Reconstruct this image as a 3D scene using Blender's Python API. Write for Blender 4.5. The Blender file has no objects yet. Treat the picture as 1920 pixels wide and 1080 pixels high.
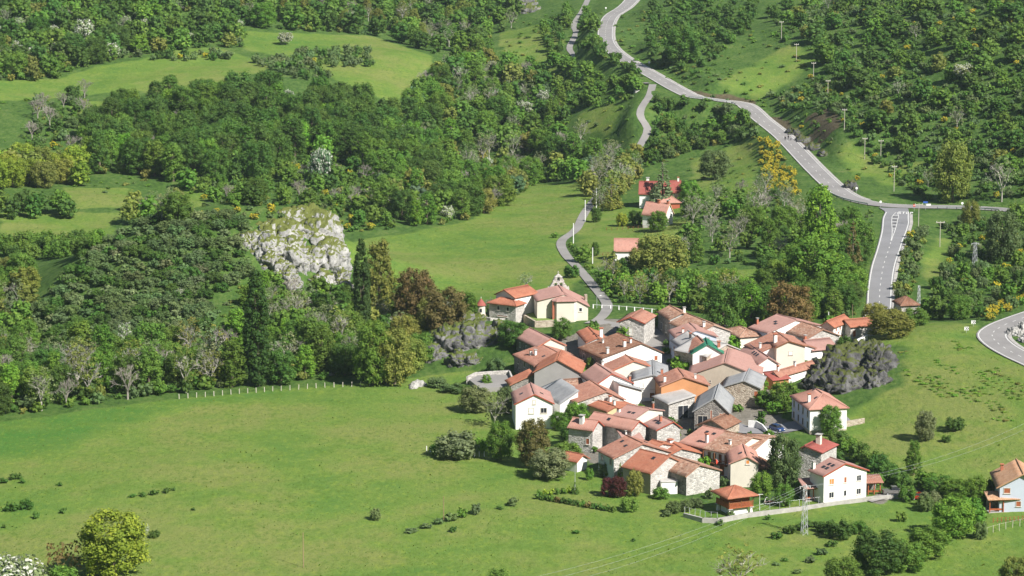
import bpy, bmesh, math, random
import numpy as np
from mathutils import Vector, Matrix

# ------------------------------------------------------------------ camera, sky, sun, exposure
SC = bpy.context.scene
COL = SC.collection
CAMZ, PITCH, F = 160.0, math.radians(10.75), 5500.0      # F: focal length in pixels of the 1920 px wide photograph
cam_data = bpy.data.cameras.new('camera')
cam_data.sensor_width = 36.0
cam_data.lens = F / 1920 * 36.0
cam_data.clip_start = 1.0
cam_data.clip_end = 12000.0
cam = bpy.data.objects.new('camera', cam_data)
COL.objects.link(cam)
cam.location = (0, 0, CAMZ)
cam.rotation_euler = (math.pi / 2 - PITCH, 0, 0)
SC.camera = cam

SUN_EL, SUN_AZ = math.radians(42), math.radians(45)      # azimuth: from the right, turned towards the camera
TOSUN = Vector((math.cos(SUN_EL) * math.cos(SUN_AZ), -math.cos(SUN_EL) * math.sin(SUN_AZ), math.sin(SUN_EL)))
world = bpy.data.worlds.new('World')
SC.world = world
world.use_nodes = True
wn = world.node_tree
sky = wn.nodes.new('ShaderNodeTexSky')
sky.sky_type = 'NISHITA'
sky.sun_disc = False
sky.sun_elevation = SUN_EL
sky.sun_rotation = math.atan2(TOSUN.x, TOSUN.y)
sky.altitude = 900
bg = wn.nodes['Background']
bg.inputs['Strength'].default_value = 0.055
wn.links.new(sky.outputs[0], bg.inputs['Color'])
sun_data = bpy.data.lights.new('sun', 'SUN')
sun_data.energy = 4.9
sun_data.angle = math.radians(0.53)
sun_data.color = (1.0, 0.95, 0.87)
sun = bpy.data.objects.new('sun', sun_data)
COL.objects.link(sun)
sun.rotation_euler = TOSUN.to_track_quat('Z', 'Y').to_euler()
sun.location = (300, 500, 400)
SC.view_settings.view_transform = 'Standard'
SC.view_settings.look = 'None'
SC.view_settings.gamma = 1.0
SC.view_settings.exposure = 0.78
SC.cycles.max_bounces = 5
SC.cycles.volume_bounces = 1
SC.cycles.diffuse_bounces = 3
SC.cycles.transmission_bounces = 3
SC.cycles.glossy_bounces = 2
SC.cycles.transparent_max_bounces = 4
SC.cycles.use_adaptive_sampling = True
SC.cycles.adaptive_threshold = 0.02

rng = np.random.default_rng(7)
random.seed(7)

# ------------------------------------------------------------------ pixel <-> world
CP, SP = math.cos(PITCH), math.sin(PITCH)

def ray(px, py):
    a, b = (px - 960) / F, (540 - py) / F
    return np.array([a, CP + b * SP, -SP + b * CP])

def at_z(px, py, z):
    d = ray(px, py)
    t = (z - CAMZ) / d[2]
    return np.array([d[0] * t, d[1] * t, z])

def at_y(px, py, y):
    d = ray(px, py)
    t = y / d[1]
    return np.array([d[0] * t, y, CAMZ + d[2] * t])

def project(p):
    p = np.asarray(p, float)
    x, y, z = p[..., 0], p[..., 1], p[..., 2] - CAMZ
    dep = y * CP - z * SP
    up = y * SP + z * CP
    return np.stack([960 + F * x / dep, 540 - F * up / dep], -1)

def ppm(y):                                              # pixels of the photograph per metre at distance y
    return F / y

# ------------------------------------------------------------------ numpy noise
def _hash(ix, iy, iz, seed):
    h = (ix * 374761393 + iy * 668265263 + iz * 2147483647 + seed * 1274126177) & 0xFFFFFFFF
    h = ((h ^ (h >> 13)) * 1274126177) & 0xFFFFFFFF
    return ((h ^ (h >> 16)) & 0xFFFFFF) / float(0xFFFFFF)

def vnoise(p, seed=0):
    p = np.asarray(p, float)
    i = np.floor(p).astype(np.int64)
    f = p - i
    f = f * f * f * (f * (f * 6 - 15) + 10)
    out = 0
    for dx in (0, 1):
        for dy in (0, 1):
            for dz in (0, 1):
                w = (f[:, 0] if dx else 1 - f[:, 0]) * (f[:, 1] if dy else 1 - f[:, 1]) * (f[:, 2] if dz else 1 - f[:, 2])
                out = out + w * _hash(i[:, 0] + dx, i[:, 1] + dy, i[:, 2] + dz, seed)
    return out * 2 - 1

def fbm(p, octaves=4, seed=0, ridged=False):
    s, a, t = 0, 1.0, 0
    p = np.array(p, float)
    for k in range(octaves):
        n = vnoise(p, seed + k * 17)
        if ridged:
            n = 1 - 2 * np.abs(n)
        s = s + a * n
        t += a
        a *= 0.5
        p = p * 2.03 + 3.7
    return s / t

def catmull(pts, step):
    pts = np.asarray(pts, float)
    P = np.vstack([2 * pts[0] - pts[1], pts, 2 * pts[-1] - pts[-2]])
    out = []
    for i in range(1, len(P) - 2):
        n = max(2, int(np.linalg.norm(P[i + 1][:2] - P[i][:2]) / step))
        for k in range(n):
            t = k / n
            out.append(0.5 * (2 * P[i] + (P[i + 1] - P[i - 1]) * t + (2 * P[i - 1] - 5 * P[i] + 4 * P[i + 1] - P[i + 2]) * t * t
                              + (3 * P[i] - P[i - 1] - 3 * P[i + 1] + P[i + 2]) * t ** 3))
    out.append(pts[-1])
    return np.array(out)

def in_poly(x, y, poly):
    x, y = np.asarray(x, float), np.asarray(y, float)
    ins = np.zeros(x.shape, bool)
    n = len(poly)
    for i in range(n):
        x1, y1 = poly[i]
        x2, y2 = poly[(i + 1) % n]
        if y1 == y2:
            continue
        c = ((y1 > y) != (y2 > y)) & (x < (x2 - x1) * (y - y1) / (y2 - y1) + x1)
        ins ^= c
    return ins

# ------------------------------------------------------------------ object helpers
def link(o, parent=None):
    COL.objects.link(o)
    if parent is not None:
        o.parent = parent
    return o

def tag(o, label=None, cat=None, group=None, kind=None):
    if label: o['label'] = label
    if cat: o['category'] = cat
    if group: o['group'] = group
    if kind: o['kind'] = kind
    return o

def empty(name, loc=(0, 0, 0), rz=0.0):
    o = bpy.data.objects.new(name, None)
    o.empty_display_size = 0.5
    o.location = loc
    o.rotation_euler = (0, 0, rz)
    return link(o)

def np_mesh(name, V, faces, mats=(), smooth=False, mi=None):
    """V (n,3); faces (m,3) or (m,4) array"""
    V = np.ascontiguousarray(V, np.float32)
    Fc = np.ascontiguousarray(faces, np.int32)
    me = bpy.data.meshes.new(name)
    m, k = Fc.shape
    me.vertices.add(len(V)); me.vertices.foreach_set('co', V.ravel())
    me.loops.add(m * k); me.loops.foreach_set('vertex_index', Fc.ravel())
    me.polygons.add(m)
    me.polygons.foreach_set('loop_start', np.arange(0, m * k, k, dtype=np.int32))
    me.polygons.foreach_set('loop_total', np.full(m, k, np.int32))
    if smooth:
        me.polygons.foreach_set('use_smooth', np.ones(m, bool))
    if mi is not None:
        me.polygons.foreach_set('material_index', np.ascontiguousarray(mi, np.int32))
    for a in mats:
        me.materials.append(a)
    me.update(calc_edges=True)
    me.validate()
    return me

def fattr(me, name, vals, dom='POINT', typ='FLOAT'):
    a = me.attributes.new(name, typ, dom)
    if typ == 'FLOAT':
        a.data.foreach_set('value', np.ascontiguousarray(vals, np.float32))
    else:
        a.data.foreach_set('color', np.ascontiguousarray(vals, np.float32).ravel())

class MB:
    """collects simple shapes into one mesh"""
    def __init__(s):
        s.v, s.f, s.uv = [], [], {}
    def poly(s, pts):
        i = len(s.v)
        s.v += [tuple(p) for p in pts]
        s.f.append(tuple(range(i, i + len(pts))))
        return s
    def hexa(s, b, t):
        i = len(s.v)
        s.v += [tuple(p) for p in b] + [tuple(p) for p in t]
        n = len(b)
        s.f.append(tuple(i + k for k in reversed(range(n))))
        s.f.append(tuple(i + n + k for k in range(n)))
        for k in range(n):
            j = (k + 1) % n
            s.f.append((i + k, i + j, i + n + j, i + n + k))
        return s
    def box(s, x0, y0, z0, x1, y1, z1):
        return s.hexa([(x0, y0, z0), (x1, y0, z0), (x1, y1, z0), (x0, y1, z0)], [(x0, y0, z1), (x1, y0, z1), (x1, y1, z1), (x0, y1, z1)])
    def tube(s, a, b, r0, r1=None, n=6, cap=True):
        a, b = Vector(a), Vector(b)
        r1 = r0 if r1 is None else r1
        d = (b - a).normalized()
        u = d.orthogonal().normalized()
        w = d.cross(u)
        A = [a + (u * math.cos(2 * math.pi * k / n) + w * math.sin(2 * math.pi * k / n)) * r0 for k in range(n)]
        B = [b + (u * math.cos(2 * math.pi * k / n) + w * math.sin(2 * math.pi * k / n)) * r1 for k in range(n)]
        return s.hexa(A, B)
    def cyl(s, x, y, z0, z1, r0, r1=None, n=12):
        r1 = r0 if r1 is None else r1
        c = [(math.cos(2 * math.pi * k / n), math.sin(2 * math.pi * k / n)) for k in range(n)]
        return s.hexa([(x + a * r0, y + b * r0, z0) for a, b in c], [(x + a * r1, y + b * r1, z1) for a, b in c])
    def mesh(s, name, mat=None, smooth=False):
        me = bpy.data.meshes.new(name)
        me.from_pydata(s.v, [], s.f)
        if mat: me.materials.append(mat)
        if smooth:
            for p in me.polygons: p.use_smooth = True
        me.update()
        return me
    def build(s, name, mat, parent=None, smooth=False):
        return link(bpy.data.objects.new(name, s.mesh(name, mat, smooth)), parent)

def copy_tree(o, parent=None):
    c = o.copy()
    COL.objects.link(c)
    c.parent = parent
    for ch in list(o.children):
        copy_tree(ch, c)
    return c

# ------------------------------------------------------------------ materials
class NT:
    def __init__(s, name, rough=0.9, spec=0.2):
        s.m = bpy.data.materials.new(name)
        s.m.use_nodes = True
        s.t = s.m.node_tree
        s.b = s.t.nodes['Principled BSDF']
        s.b.inputs['Roughness'].default_value = rough
        s.b.inputs['Specular IOR Level'].default_value = spec
        s.tc = None
    def n(s, typ, **kw):
        nd = s.t.nodes.new(typ)
        for k, v in kw.items(): setattr(nd, k, v)
        return nd
    def put(s, sock, v):
        if hasattr(v, 'is_linked') or isinstance(v, bpy.types.NodeSocket):
            s.t.links.new(v, sock)
        elif isinstance(v, (tuple, list)):
            sock.default_value = (*v, 1.0) if len(v) == 3 and sock.type == 'RGBA' else v
        else:
            sock.default_value = v
    def coord(s, kind='Object'):
        if s.tc is None: s.tc = s.n('ShaderNodeTexCoord')
        return s.tc.outputs[kind]
    def world(s):
        return s.n('ShaderNodeNewGeometry').outputs['Position']
    def noise(s, scale, detail=3, vec=None, rough=0.55, dist=0.0, out='Fac'):
        nd = s.n('ShaderNodeTexNoise')
        nd.inputs['Scale'].default_value = scale
        nd.inputs['Detail'].default_value = detail
        nd.inputs['Roughness'].default_value = rough
        nd.inputs['Distortion'].default_value = dist
        s.t.links.new(vec if vec is not None else s.coord(), nd.inputs['Vector'])
        return nd.outputs[out]
    def voronoi(s, scale, vec=None, feature='F1', out='Distance', rand=1.0):
        nd = s.n('ShaderNodeTexVoronoi', feature=feature)
        nd.inputs['Scale'].default_value = scale
        nd.inputs['Randomness'].default_value = rand
        s.t.links.new(vec if vec is not None else s.coord(), nd.inputs['Vector'])
        return nd.outputs[out]
    def mapr(s, v, a, b, c=0.0, d=1.0):
        nd = s.n('ShaderNodeMapRange')
        s.put(nd.inputs[0], v)
        for i, q in zip((1, 2, 3, 4), (a, b, c, d)): nd.inputs[i].default_value = q
        return nd.outputs[0]
    def math(s, op, a, b=0.0):
        nd = s.n('ShaderNodeMath', operation=op)
        s.put(nd.inputs[0], a); s.put(nd.inputs[1], b)
        return nd.outputs[0]
    def mix(s, f, a, b, blend='MIX'):
        nd = s.n('ShaderNodeMix', data_type='RGBA', blend_type=blend)
        s.put(nd.inputs[0], f); s.put(nd.inputs[6], a); s.put(nd.inputs[7], b)
        return nd.outputs[2]
    def attr(s, name, out='Fac'):
        nd = s.n('ShaderNodeAttribute', attribute_name=name)
        return nd.outputs[out]
    def ramp(s, f, stops):
        nd = s.n('ShaderNodeValToRGB')
        e = nd.color_ramp.elements
        while len(e) < len(stops): e.new(0.5)
        for k, (p, c) in enumerate(stops):
            e[k].position = p; e[k].color = (*c, 1)
        s.put(nd.inputs[0], f)
        return nd.outputs[0]
    def bump(s, h, strength=0.5, dist=0.1):
        nd = s.n('ShaderNodeBump')
        nd.inputs['Strength'].default_value = strength
        nd.inputs['Distance'].default_value = dist
        s.put(nd.inputs['Height'], h)
        s.t.links.new(nd.outputs[0], s.b.inputs['Normal'])
        return s
    def col(s, c):
        s.put(s.b.inputs['Base Color'], c)
        return s

def plain(name, c, rough=0.7, var=0.15, scale=1.5, metal=0.0):
    t = NT(name, rough)
    n = t.noise(scale, 4)
    dark = tuple(v * (1 - var) for v in c)
    lite = tuple(min(1, v * (1 + var)) for v in c)
    t.col(t.mix(t.mapr(n, 0.3, 0.7), dark, lite))
    t.b.inputs['Metallic'].default_value = metal
    return t.m
# ------------------------------------------------------------------ roads as (photo x, photo y, height) -> world
ROAD_MAIN = [(1196, -40, 49), (1188, -8, 47), (1172, 12, 45.5), (1146, 30, 44), (1136, 52, 42.5), (1138, 80, 40), (1162, 105, 37.5), (1222, 140, 34), (1290, 177, 30.3),
             (1345, 187, 28.7), (1395, 197, 27), (1428, 224, 24.5), (1470, 258, 21.5), (1525, 315, 17.5), (1560, 348, 15), (1592, 369, 13.5), (1640, 382, 12.4),
             (1700, 387, 12), (1780, 388, 12.2), (1860, 391, 12.6), (1950, 399, 13.2), (2060, 409, 14), (2180, 420, 14.5)]
ROAD_BRANCH = [(1684, 390, 12), (1678, 410, 11.4), (1675, 435, 10.6), (1667, 465, 9.6), (1656, 500, 8.4), (1650, 540, 7), (1648, 575, 6), (1640, 600, 5.6), (1615, 625, 5.2)]
ROAD_BEND = [(2060, 540, 11), (1960, 581, 10.5), (1915, 597, 10.2), (1878, 612, 10), (1860, 627, 10), (1872, 644, 10), (1905, 664, 10), (1960, 690, 10), (2050, 740, 10)]
LANE_LOW = [(1224, 158, 32.6), (1217, 180, 29.5), (1201, 205, 26), (1203, 222, 23), (1214, 242, 19.6), (1204, 266, 15.8), (1188, 290, 12), (1160, 325, 7.5), (1122, 366, 4.3), (1097, 398, 3),
            (1080, 430, 2), (1053, 452, 1.5), (1060, 476, 1.5), (1085, 503, 2), (1112, 535, 3), (1138, 570, 5.5), (1128, 594, 7.2), (1105, 606, 7.6)]
LANE_HIGH = [(1216, 156, 32.8), (1190, 152, 32), (1155, 147, 31.2), (1120, 137, 31), (1093, 120, 32), (1075, 102, 33.6), (1068, 88, 35), (1080, 62, 38), (1076, 46, 39.5), (1092, 20, 43), (1104, -5, 45.5)]
STREET = [(1590, 783, 2.4), (1545, 788, 2), (1500, 797, 1.6), (1455, 805, 1.4), (1400, 806, 1.3), (1372, 800, 1.4), (1350, 790, 1.6)]
STREET_UP = [(1232, 690, 4.2), (1222, 665, 4.8), (1222, 645, 5.4), (1245, 628, 5.7), (1200, 618, 6.2), (1150, 607, 7.3), (1115, 602, 7.6)]
TRACK_EAST = [(1625, 938, 0), (1680, 926, 0.2), (1740, 918, 0.4), (1800, 920, 0.5), (1850, 928, 0.3)]
def tilt(px, py, z):
    """heights up the valley were first read with a flatter view; lower them so that distances stay as read"""
    d0 = (140 - z) / math.tan(math.radians(9.25) + math.atan((py - 540) / F))
    z1 = CAMZ - d0 * math.tan(PITCH + math.atan((py - 540) / F))
    w = min(1.0, max(0.0, (480 - py) / 180))
    return at_z(px, py, z + w * (z1 - z))
def road_pts(spec):
    return np.array([tilt(*p) for p in spec])

# ------------------------------------------------------------------ terrain: heights at points read off the photograph, joined by a thin-plate spline
CTRL = [  # px, py, z
    (-60, 1080, 0), (300, 1080, 0), (700, 1080, -1), (1100, 1080, -1), (1500, 1080, -1), (1920, 1080, -1), (1000, 1250, 1), (0, 1250, 2), (1920, 1250, 1),
    (0, 940, 0), (400, 930, 0.5), (800, 930, 0), (1150, 960, 0), (1500, 990, -0.5), (1890, 960, 0), (0, 790, 0), (350, 745, 0), (740, 716, 0), (800, 800, 0), (600, 840, 0.5),
    (-100, 700, 1), (100, 690, 0.5), (300, 690, 0.5), (500, 680, 0.5), (700, 640, 0.5), (640, 600, 1.5), (700, 560, 1.5), (860, 700, 0.5), (790, 690, 0.3), (760, 640, 0.6),
    # village
    (960, 720, 1), (1000, 800, 0.3), (1060, 870, 0), (1150, 900, 0), (1300, 900, 0), (1200, 800, 0.8), (1200, 730, 2.2), (1090, 720, 2), (1300, 830, 0.6), (1400, 870, 0.3), (1480, 880, 0.3), (1580, 940, 0),
    (1300, 700, 4), (1380, 640, 5), (1250, 600, 6), (1060, 604, 7.8), (1180, 640, 6), (985, 690, 2.2), (960, 600, 7.8), (1004, 616, 5.2), (1036, 616, 5.4), (975, 602, 5.6), (930, 600, 7.8), (1290, 760, 2.2), (1400, 720, 3), (1450, 680, 4), (1420, 780, 1.6),
    (1000, 560, 6), (905, 585, 7.3), (820, 590, 1.8), (870, 560, 1.8), (1000, 528, 1.2), (1100, 560, 3.2), (1450, 640, 4.8), (1540, 630, 5), (1590, 610, 5.4), (1510, 790, 1.7), (1530, 700, 4.4),
    # grassy spur on the right
    (1700, 622, 9.6), (1760, 613, 10), (1640, 640, 8.8), (1700, 690, 8), (1700, 760, 5.2), (1850, 800, 5), (1700, 850, 1.6), (1900, 880, 2), (1900, 720, 8.8), (1600, 790, 2.2), (1560, 820, 1.2), (1800, 900, 0.6), (1960, 800, 6),
    # rocky hill on the left (heights put at fixed distances)
    # valley meadow and slopes
    (680, 450, 0.5), (940, 440, 0.5), (1000, 400, 1), (860, 520, 1), (1060, 350, 2), (760, 420, 2), (1150, 470, 2.5), (1230, 400, 4.5), (1300, 430, 5.5), (1350, 520, 4.5), (1250, 520, 3), (1180, 540, 3.2), (1300, 350, 9),
    (1350, 320, 11), (1420, 300, 16), (1440, 420, 9), (1560, 440, 9), (1500, 520, 6), (1560, 560, 5.5), (1590, 480, 8), (1400, 570, 4.8), (1300, 590, 5.6),
    (40, 490, 0.5), (150, 420, 4), (40, 400, 6), (200, 370, 9), (60, 300, 14), (330, 370, 6), (420, 340, 10), (560, 360, 7), (640, 400, 4), (300, 250, 19), (500, 230, 20), (700, 290, 10), (850, 330, 4),
    (-100, 170, 30), (60, 165, 29), (300, 135, 32), (480, 110, 34), (650, 110, 33), (780, 110, 32), (400, 80, 38), (180, 60, 43), (0, 20, 50), (300, 0, 52), (600, 20, 44), (720, 170, 25), (560, 170, 28),
    (850, 200, 18), (950, 260, 9), (1040, 300, 5), (1000, 190, 17), (900, 90, 27), (960, 70, 33), (990, 110, 30), (1040, 60, 38), (950, 0, 42), (800, 0, 40), (1100, 225, 19), (1060, 160, 24), (1130, 300, 7),
    (1260, 250, 17), (1300, 290, 13.5), (1340, 230, 20),
    # slope above the road
    (1250, 80, 39), (1300, 50, 43), (1400, 100, 41), (1350, 0, 51), (1450, 170, 31), (1500, 60, 49), (1560, 150, 37), (1600, 240, 28), (1640, 300, 19.5), (1700, 100, 47), (1700, 200, 34), (1700, 350, 14), (1620, 20, 56), (1800, 0, 62),
    (1900, 0, 65), (1800, 120, 47), (1900, 200, 37), (1800, 300, 22), (1900, 350, 18), (2000, 250, 33), (2000, 0, 68), (1500, -60, 60),
    # below the junction, right
    (1760, 430, 9.5), (1850, 450, 8.5), (1800, 500, 7), (1720, 500, 7), (1880, 530, 8), (1720, 570, 6.2), (1800, 580, 7), (1690, 600, 6.2), (1940, 470, 9.5),
]
HILL = [  # px, py, distance: the rounded hill with the cliff, heights follow from the distance
    (60, 640, 770), (120, 560, 790), (180, 480, 815), (250, 425, 835), (330, 402, 850), (420, 393, 855), (520, 388, 850), (590, 425, 835), (630, 500, 815),
    (300, 520, 790), (420, 480, 800), (430, 580, 765), (300, 610, 765), (180, 620, 765), (540, 590, 775), (480, 640, 750), (620, 600, 790),
    (20, 590, 800), (60, 530, 830)]
cp = [tilt(*c) for c in CTRL] + [at_y(a, b, d) for a, b, d in HILL]
for r in (ROAD_MAIN, ROAD_BRANCH, ROAD_BEND, LANE_LOW, LANE_HIGH):
    cp += [tilt(*c) for c in r]
cp += [np.array(p, float) for p in [(-330, 1500, 46), (-150, 1650, 50), (0, 1650, 42), (150, 1650, 52), (330, 1500, 72), (330, 1200, 62), (330, 900, 14), (330, 700, 12), (300, 560, 0), (-300, 560, 0), (-300, 760, 6),
                                    (-330, 900, 12), (-330, 1100, 22), (-160, 905, 2), (-100, 905, 1), (-60, 890, 1), (-120, 935, 3), (-170, 950, 5)]]
cp = np.array(cp)

def tps_k(r2):
    return 0.5 * r2 * np.log(np.maximum(r2, 1e-9))

S = 100.0
A0 = cp[:, :2] / S
K = tps_k(((A0[:, None, :] - A0[None]) ** 2).sum(-1)) + np.eye(len(cp)) * 0.004
Pm = np.hstack([np.ones((len(cp), 1)), A0])
M = np.block([[K, Pm], [Pm.T, np.zeros((3, 3))]])
W = np.linalg.solve(M, np.concatenate([cp[:, 2], np.zeros(3)]))

def tps(x, y):
    q = np.stack([x, y], -1) / S
    out = np.empty(len(q))
    for i in range(0, len(q), 20000):
        b = q[i:i + 20000]
        k = tps_k(((b[:, None, :] - A0[None]) ** 2).sum(-1))
        out[i:i + 20000] = k @ W[:-3] + W[-3] + b @ W[-2:]
    return out

GX = np.concatenate([[-1600, -1200, -850, -620, -500, -430, -380], np.arange(-345, 346, 2.3), [380, 430, 500, 620, 850, 1200, 1600]])
GY = np.concatenate([[-250, -100, 0, 80, 160, 240, 310, 370, 420, 450], np.arange(470, 1150, 1.9), np.arange(1150, 1700, 3.2), [1740, 1800, 1900, 2050, 2300, 2600]])
XX, YY = np.meshgrid(GX, GY)                              # rows: y
cx, cy = np.clip(XX, -335, 335), np.clip(YY, 480, 1680)
Z = tps(cx.ravel(), cy.ravel()).reshape(XX.shape)
Z += np.maximum(0, YY - 1680) * 0.22 + np.maximum(0, np.abs(XX) - 335) * np.where(YY > 800, 0.25, 0.12)
near = np.clip((480 - YY) / 480, 0, 1.6)
Z += 156 * near ** 2.2
g3 = np.stack([XX.ravel(), YY.ravel(), np.zeros(XX.size)], -1)
rough = fbm(g3 / 26, 3, 5).reshape(XX.shape) * 0.8 + fbm(g3 / 7, 2, 9).reshape(XX.shape) * 0.28
vil = np.clip((np.hypot((XX - 40) / 75, (YY - 680) / 120)) - 0.85, 0, 1)
Z += rough * (0.15 + 0.85 * np.clip(vil * 3, 0, 1)) * np.where(YY > 900, 1.0, 0.45)

def zsample(x, y, G=None):
    G = Z if G is None else G
    x, y = np.atleast_1d(np.asarray(x, float)), np.atleast_1d(np.asarray(y, float))
    i = np.clip(np.searchsorted(GX, x) - 1, 0, len(GX) - 2)
    j = np.clip(np.searchsorted(GY, y) - 1, 0, len(GY) - 2)
    u = (x - GX[i]) / (GX[i + 1] - GX[i])
    v = (y - GY[j]) / (GY[j + 1] - GY[j])
    return G[j, i] * (1 - u) * (1 - v) + G[j, i + 1] * u * (1 - v) + G[j + 1, i] * (1 - u) * v + G[j + 1, i + 1] * u * v

def gz(x, y):
    return float(zsample(x, y)[0])

def hit_many(px, py):
    """first meeting of each photo ray with the ground"""
    px, py = np.asarray(px, float), np.asarray(py, float)
    a, b = (px - 960) / F, (540 - py) / F
    D = np.stack([a, CP + b * SP, -SP + b * CP], -1)
    D = D / D[:, 1:2]
    ys = np.arange(440, 2300, 1.5)
    res = np.full((len(px), 3), np.nan)
    for s in range(0, len(px), 400):
        d = D[s:s + 400]
        X = d[:, 0:1] * ys
        H = CAMZ + d[:, 2:3] * ys
        T = zsample(X.ravel(), np.broadcast_to(ys, X.shape).ravel()).reshape(X.shape)
        below = H < T
        k = np.argmax(below, 1)
        ok = below.any(1) & (k > 0)
        kk = np.maximum(k, 1)
        r = np.arange(len(d))
        g1, g0 = (H - T)[r, kk], (H - T)[r, kk - 1]
        y = ys[kk - 1] + 1.5 * g0 / np.maximum(g0 - g1, 1e-6)
        P = np.stack([d[:, 0] * y, y, CAMZ + d[:, 2] * y], -1)
        P[~ok] = np.nan
        res[s:s + 400] = P
    return res

def hit(px, py):
    return hit_many([px], [py])[0]

# ---- flatten the ground under the roads
ROADS = []
def road_line(spec, step=3.0):
    p = catmull(road_pts(spec), step)
    for _ in range(6):
        p[1:-1, 2] = 0.25 * p[:-2, 2] + 0.5 * p[1:-1, 2] + 0.25 * p[2:, 2]
    return p

def flatten(line, half, soft):
    x0, x1 = line[:, 0].min() - half - soft - 4, line[:, 0].max() + half + soft + 4
    y0, y1 = line[:, 1].min() - half - soft - 4, line[:, 1].max() + half + soft + 4
    ii = np.where((GX >= x0) & (GX <= x1))[0]
    jj = np.where((GY >= y0) & (GY <= y1))[0]
    if len(ii) == 0 or len(jj) == 0: return
    sub = np.ix_(jj, ii)
    gx, gy = XX[sub].ravel(), YY[sub].ravel()
    best = np.full(len(gx), 1e9); zz = np.zeros(len(gx))
    for a, b in zip(line[:-1], line[1:]):
        d = b[:2] - a[:2]
        L = max((d ** 2).sum(), 1e-6)
        t = np.clip(((gx - a[0]) * d[0] + (gy - a[1]) * d[1]) / L, 0, 1)
        dist = np.hypot(gx - a[0] - t * d[0], gy - a[1] - t * d[1])
        m = dist < best
        best[m] = dist[m]
        zz[m] = (a[2] + t * (b[2] - a[2]))[m]
    w = 1 - np.clip((best - half) / soft, 0, 1)
    w = w * w * (3 - 2 * w)
    z = Z[sub].ravel()
    Z[sub] = (z * (1 - w) + (zz - 0.22) * w).reshape(len(jj), len(ii))

LN = {k: road_line(v) for k, v in dict(main=ROAD_MAIN, branch=ROAD_BRANCH, bend=ROAD_BEND, low=LANE_LOW, high=LANE_HIGH, street=STREET, up=STREET_UP, east=TRACK_EAST).items()}
for k in ('street', 'up', 'east'):
    flatten(LN[k], 3.2, 4)
for k in ('low', 'high'):
    flatten(LN[k], 3.0, 5)
for k in ('main', 'branch', 'bend'):
    flatten(LN[k], 6.2, 8)
# ------------------------------------------------------------------ ground cover masks (read off the photograph, stored on the terrain)
PIX = project(np.stack([XX.ravel(), YY.ravel(), Z.ravel()], -1))
PX, PY = PIX[:, 0], PIX[:, 1]
YR = YY.ravel()
jit = fbm(g3 / 9, 2, 31)
def mask(polys, ymin=0, ymax=9999, wob=6):
    m = np.zeros(len(PX), bool)
    qx, qy = PX + jit * wob, PY + jit * wob * 0.35
    for p in polys:
        m |= in_poly(qx, qy, p)
    m &= (YR >= ymin) & (YR <= ymax)
    return m.astype(float)
def soften(m, it=2):
    g = m.reshape(XX.shape).copy()
    for _ in range(it):
        g[1:-1, 1:-1] = (g[1:-1, 1:-1] * 2 + g[:-2, 1:-1] + g[2:, 1:-1] + g[1:-1, :-2] + g[1:-1, 2:]) / 6
    return g.ravel()
P_FRONT = [(-900, 1700), (-900, 810), (0, 792), (330, 748), (560, 728), (740, 712), (870, 695), (960, 700), (1000, 760), (1100, 880), (1240, 930), (1340, 948), (1640, 930), (1760, 915), (1880, 945), (2600, 945), (2600, 1700)]
P_VALLEY = [(630, 455), (760, 437), (880, 415), (985, 345), (1118, 345), (1112, 400), (1045, 450), (1055, 480), (1095, 515), (1060, 560), (900, 575), (830, 550), (720, 530), (650, 490)]
P_UPPER = [[(-60, 150), (100, 150), (150, 132), (330, 95), (400, 88), (515, 122), (480, 140), (340, 168), (190, 175), (90, 187), (-60, 190)],
           [(452, 58), (700, 68), (812, 105), (790, 150), (740, 195), (620, 145), (550, 112), (455, 92)],
           [(935, 62), (1060, 35), (1050, 110), (1040, 135), (950, 135)], [(1078, 212), (1165, 196), (1150, 250), (1080, 250)],
           [(0, 400), (235, 398), (205, 442), (0, 446)], [(-60, 478), (75, 495), (50, 520), (-60, 520)], [(120, 352), (245, 352), (240, 388), (130, 392)], [(330, 345), (395, 345), (380, 392), (325, 392)],
           [(120, 185), (200, 190), (190, 240), (150, 260)]]
P_GARDEN = [[(1122, 385), (1300, 388), (1300, 435), (1215, 485), (1095, 505), (1072, 440)], [(1275, 515), (1470, 498), (1440, 532), (1290, 555)], [(1290, 300), (1425, 255), (1425, 385), (1300, 372)], [(1330, 160), (1490, 78), (1545, 110), (1430, 192)],
            [(1560, 290), (1610, 255), (1660, 330), (1600, 335)], [(1640, 310), (1740, 300), (1720, 350), (1640, 350)], [(1720, 480), (1760, 440), (1790, 450), (1760, 540), (1730, 540)]]
P_SPUR = [(1580, 655), (1640, 618), (1760, 604), (1835, 606), (1850, 640), (2000, 720), (2100, 800), (2100, 930), (1720, 905), (1560, 840), (1515, 805), (1600, 762), (1690, 722), (1690, 650)]
P_DRY = [[(1700, 640), (1830, 630), (1900, 700), (1800, 690)], [(1640, 800), (1760, 720), (1900, 780), (1800, 860), (1680, 850)], [(560, 800), (900, 790), (880, 900), (600, 890)], [(300, 1000), (700, 960), (760, 1060), (400, 1080)], [(1640, 780), (1720, 690), (1800, 700), (1770, 770), (1640, 850)], [(-50, 1000), (150, 960), (330, 975), (300, 1010), (-50, 1040)], [(250, 880), (520, 870), (500, 910), (270, 905)], [(430, 560), (470, 540), (470, 600), (410, 620)]]
P_LUSH = [[(-100, 800), (330, 745), (560, 735), (330, 770), (120, 840), (-100, 870)]]
P_EARTH = [[(1510, 215), (1585, 198), (1578, 235), (1535, 272)], [(1430, 215), (1475, 225), (1540, 285), (1500, 280)], [(1250, 165), (1400, 182), (1430, 200), (1300, 178)]]
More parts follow.
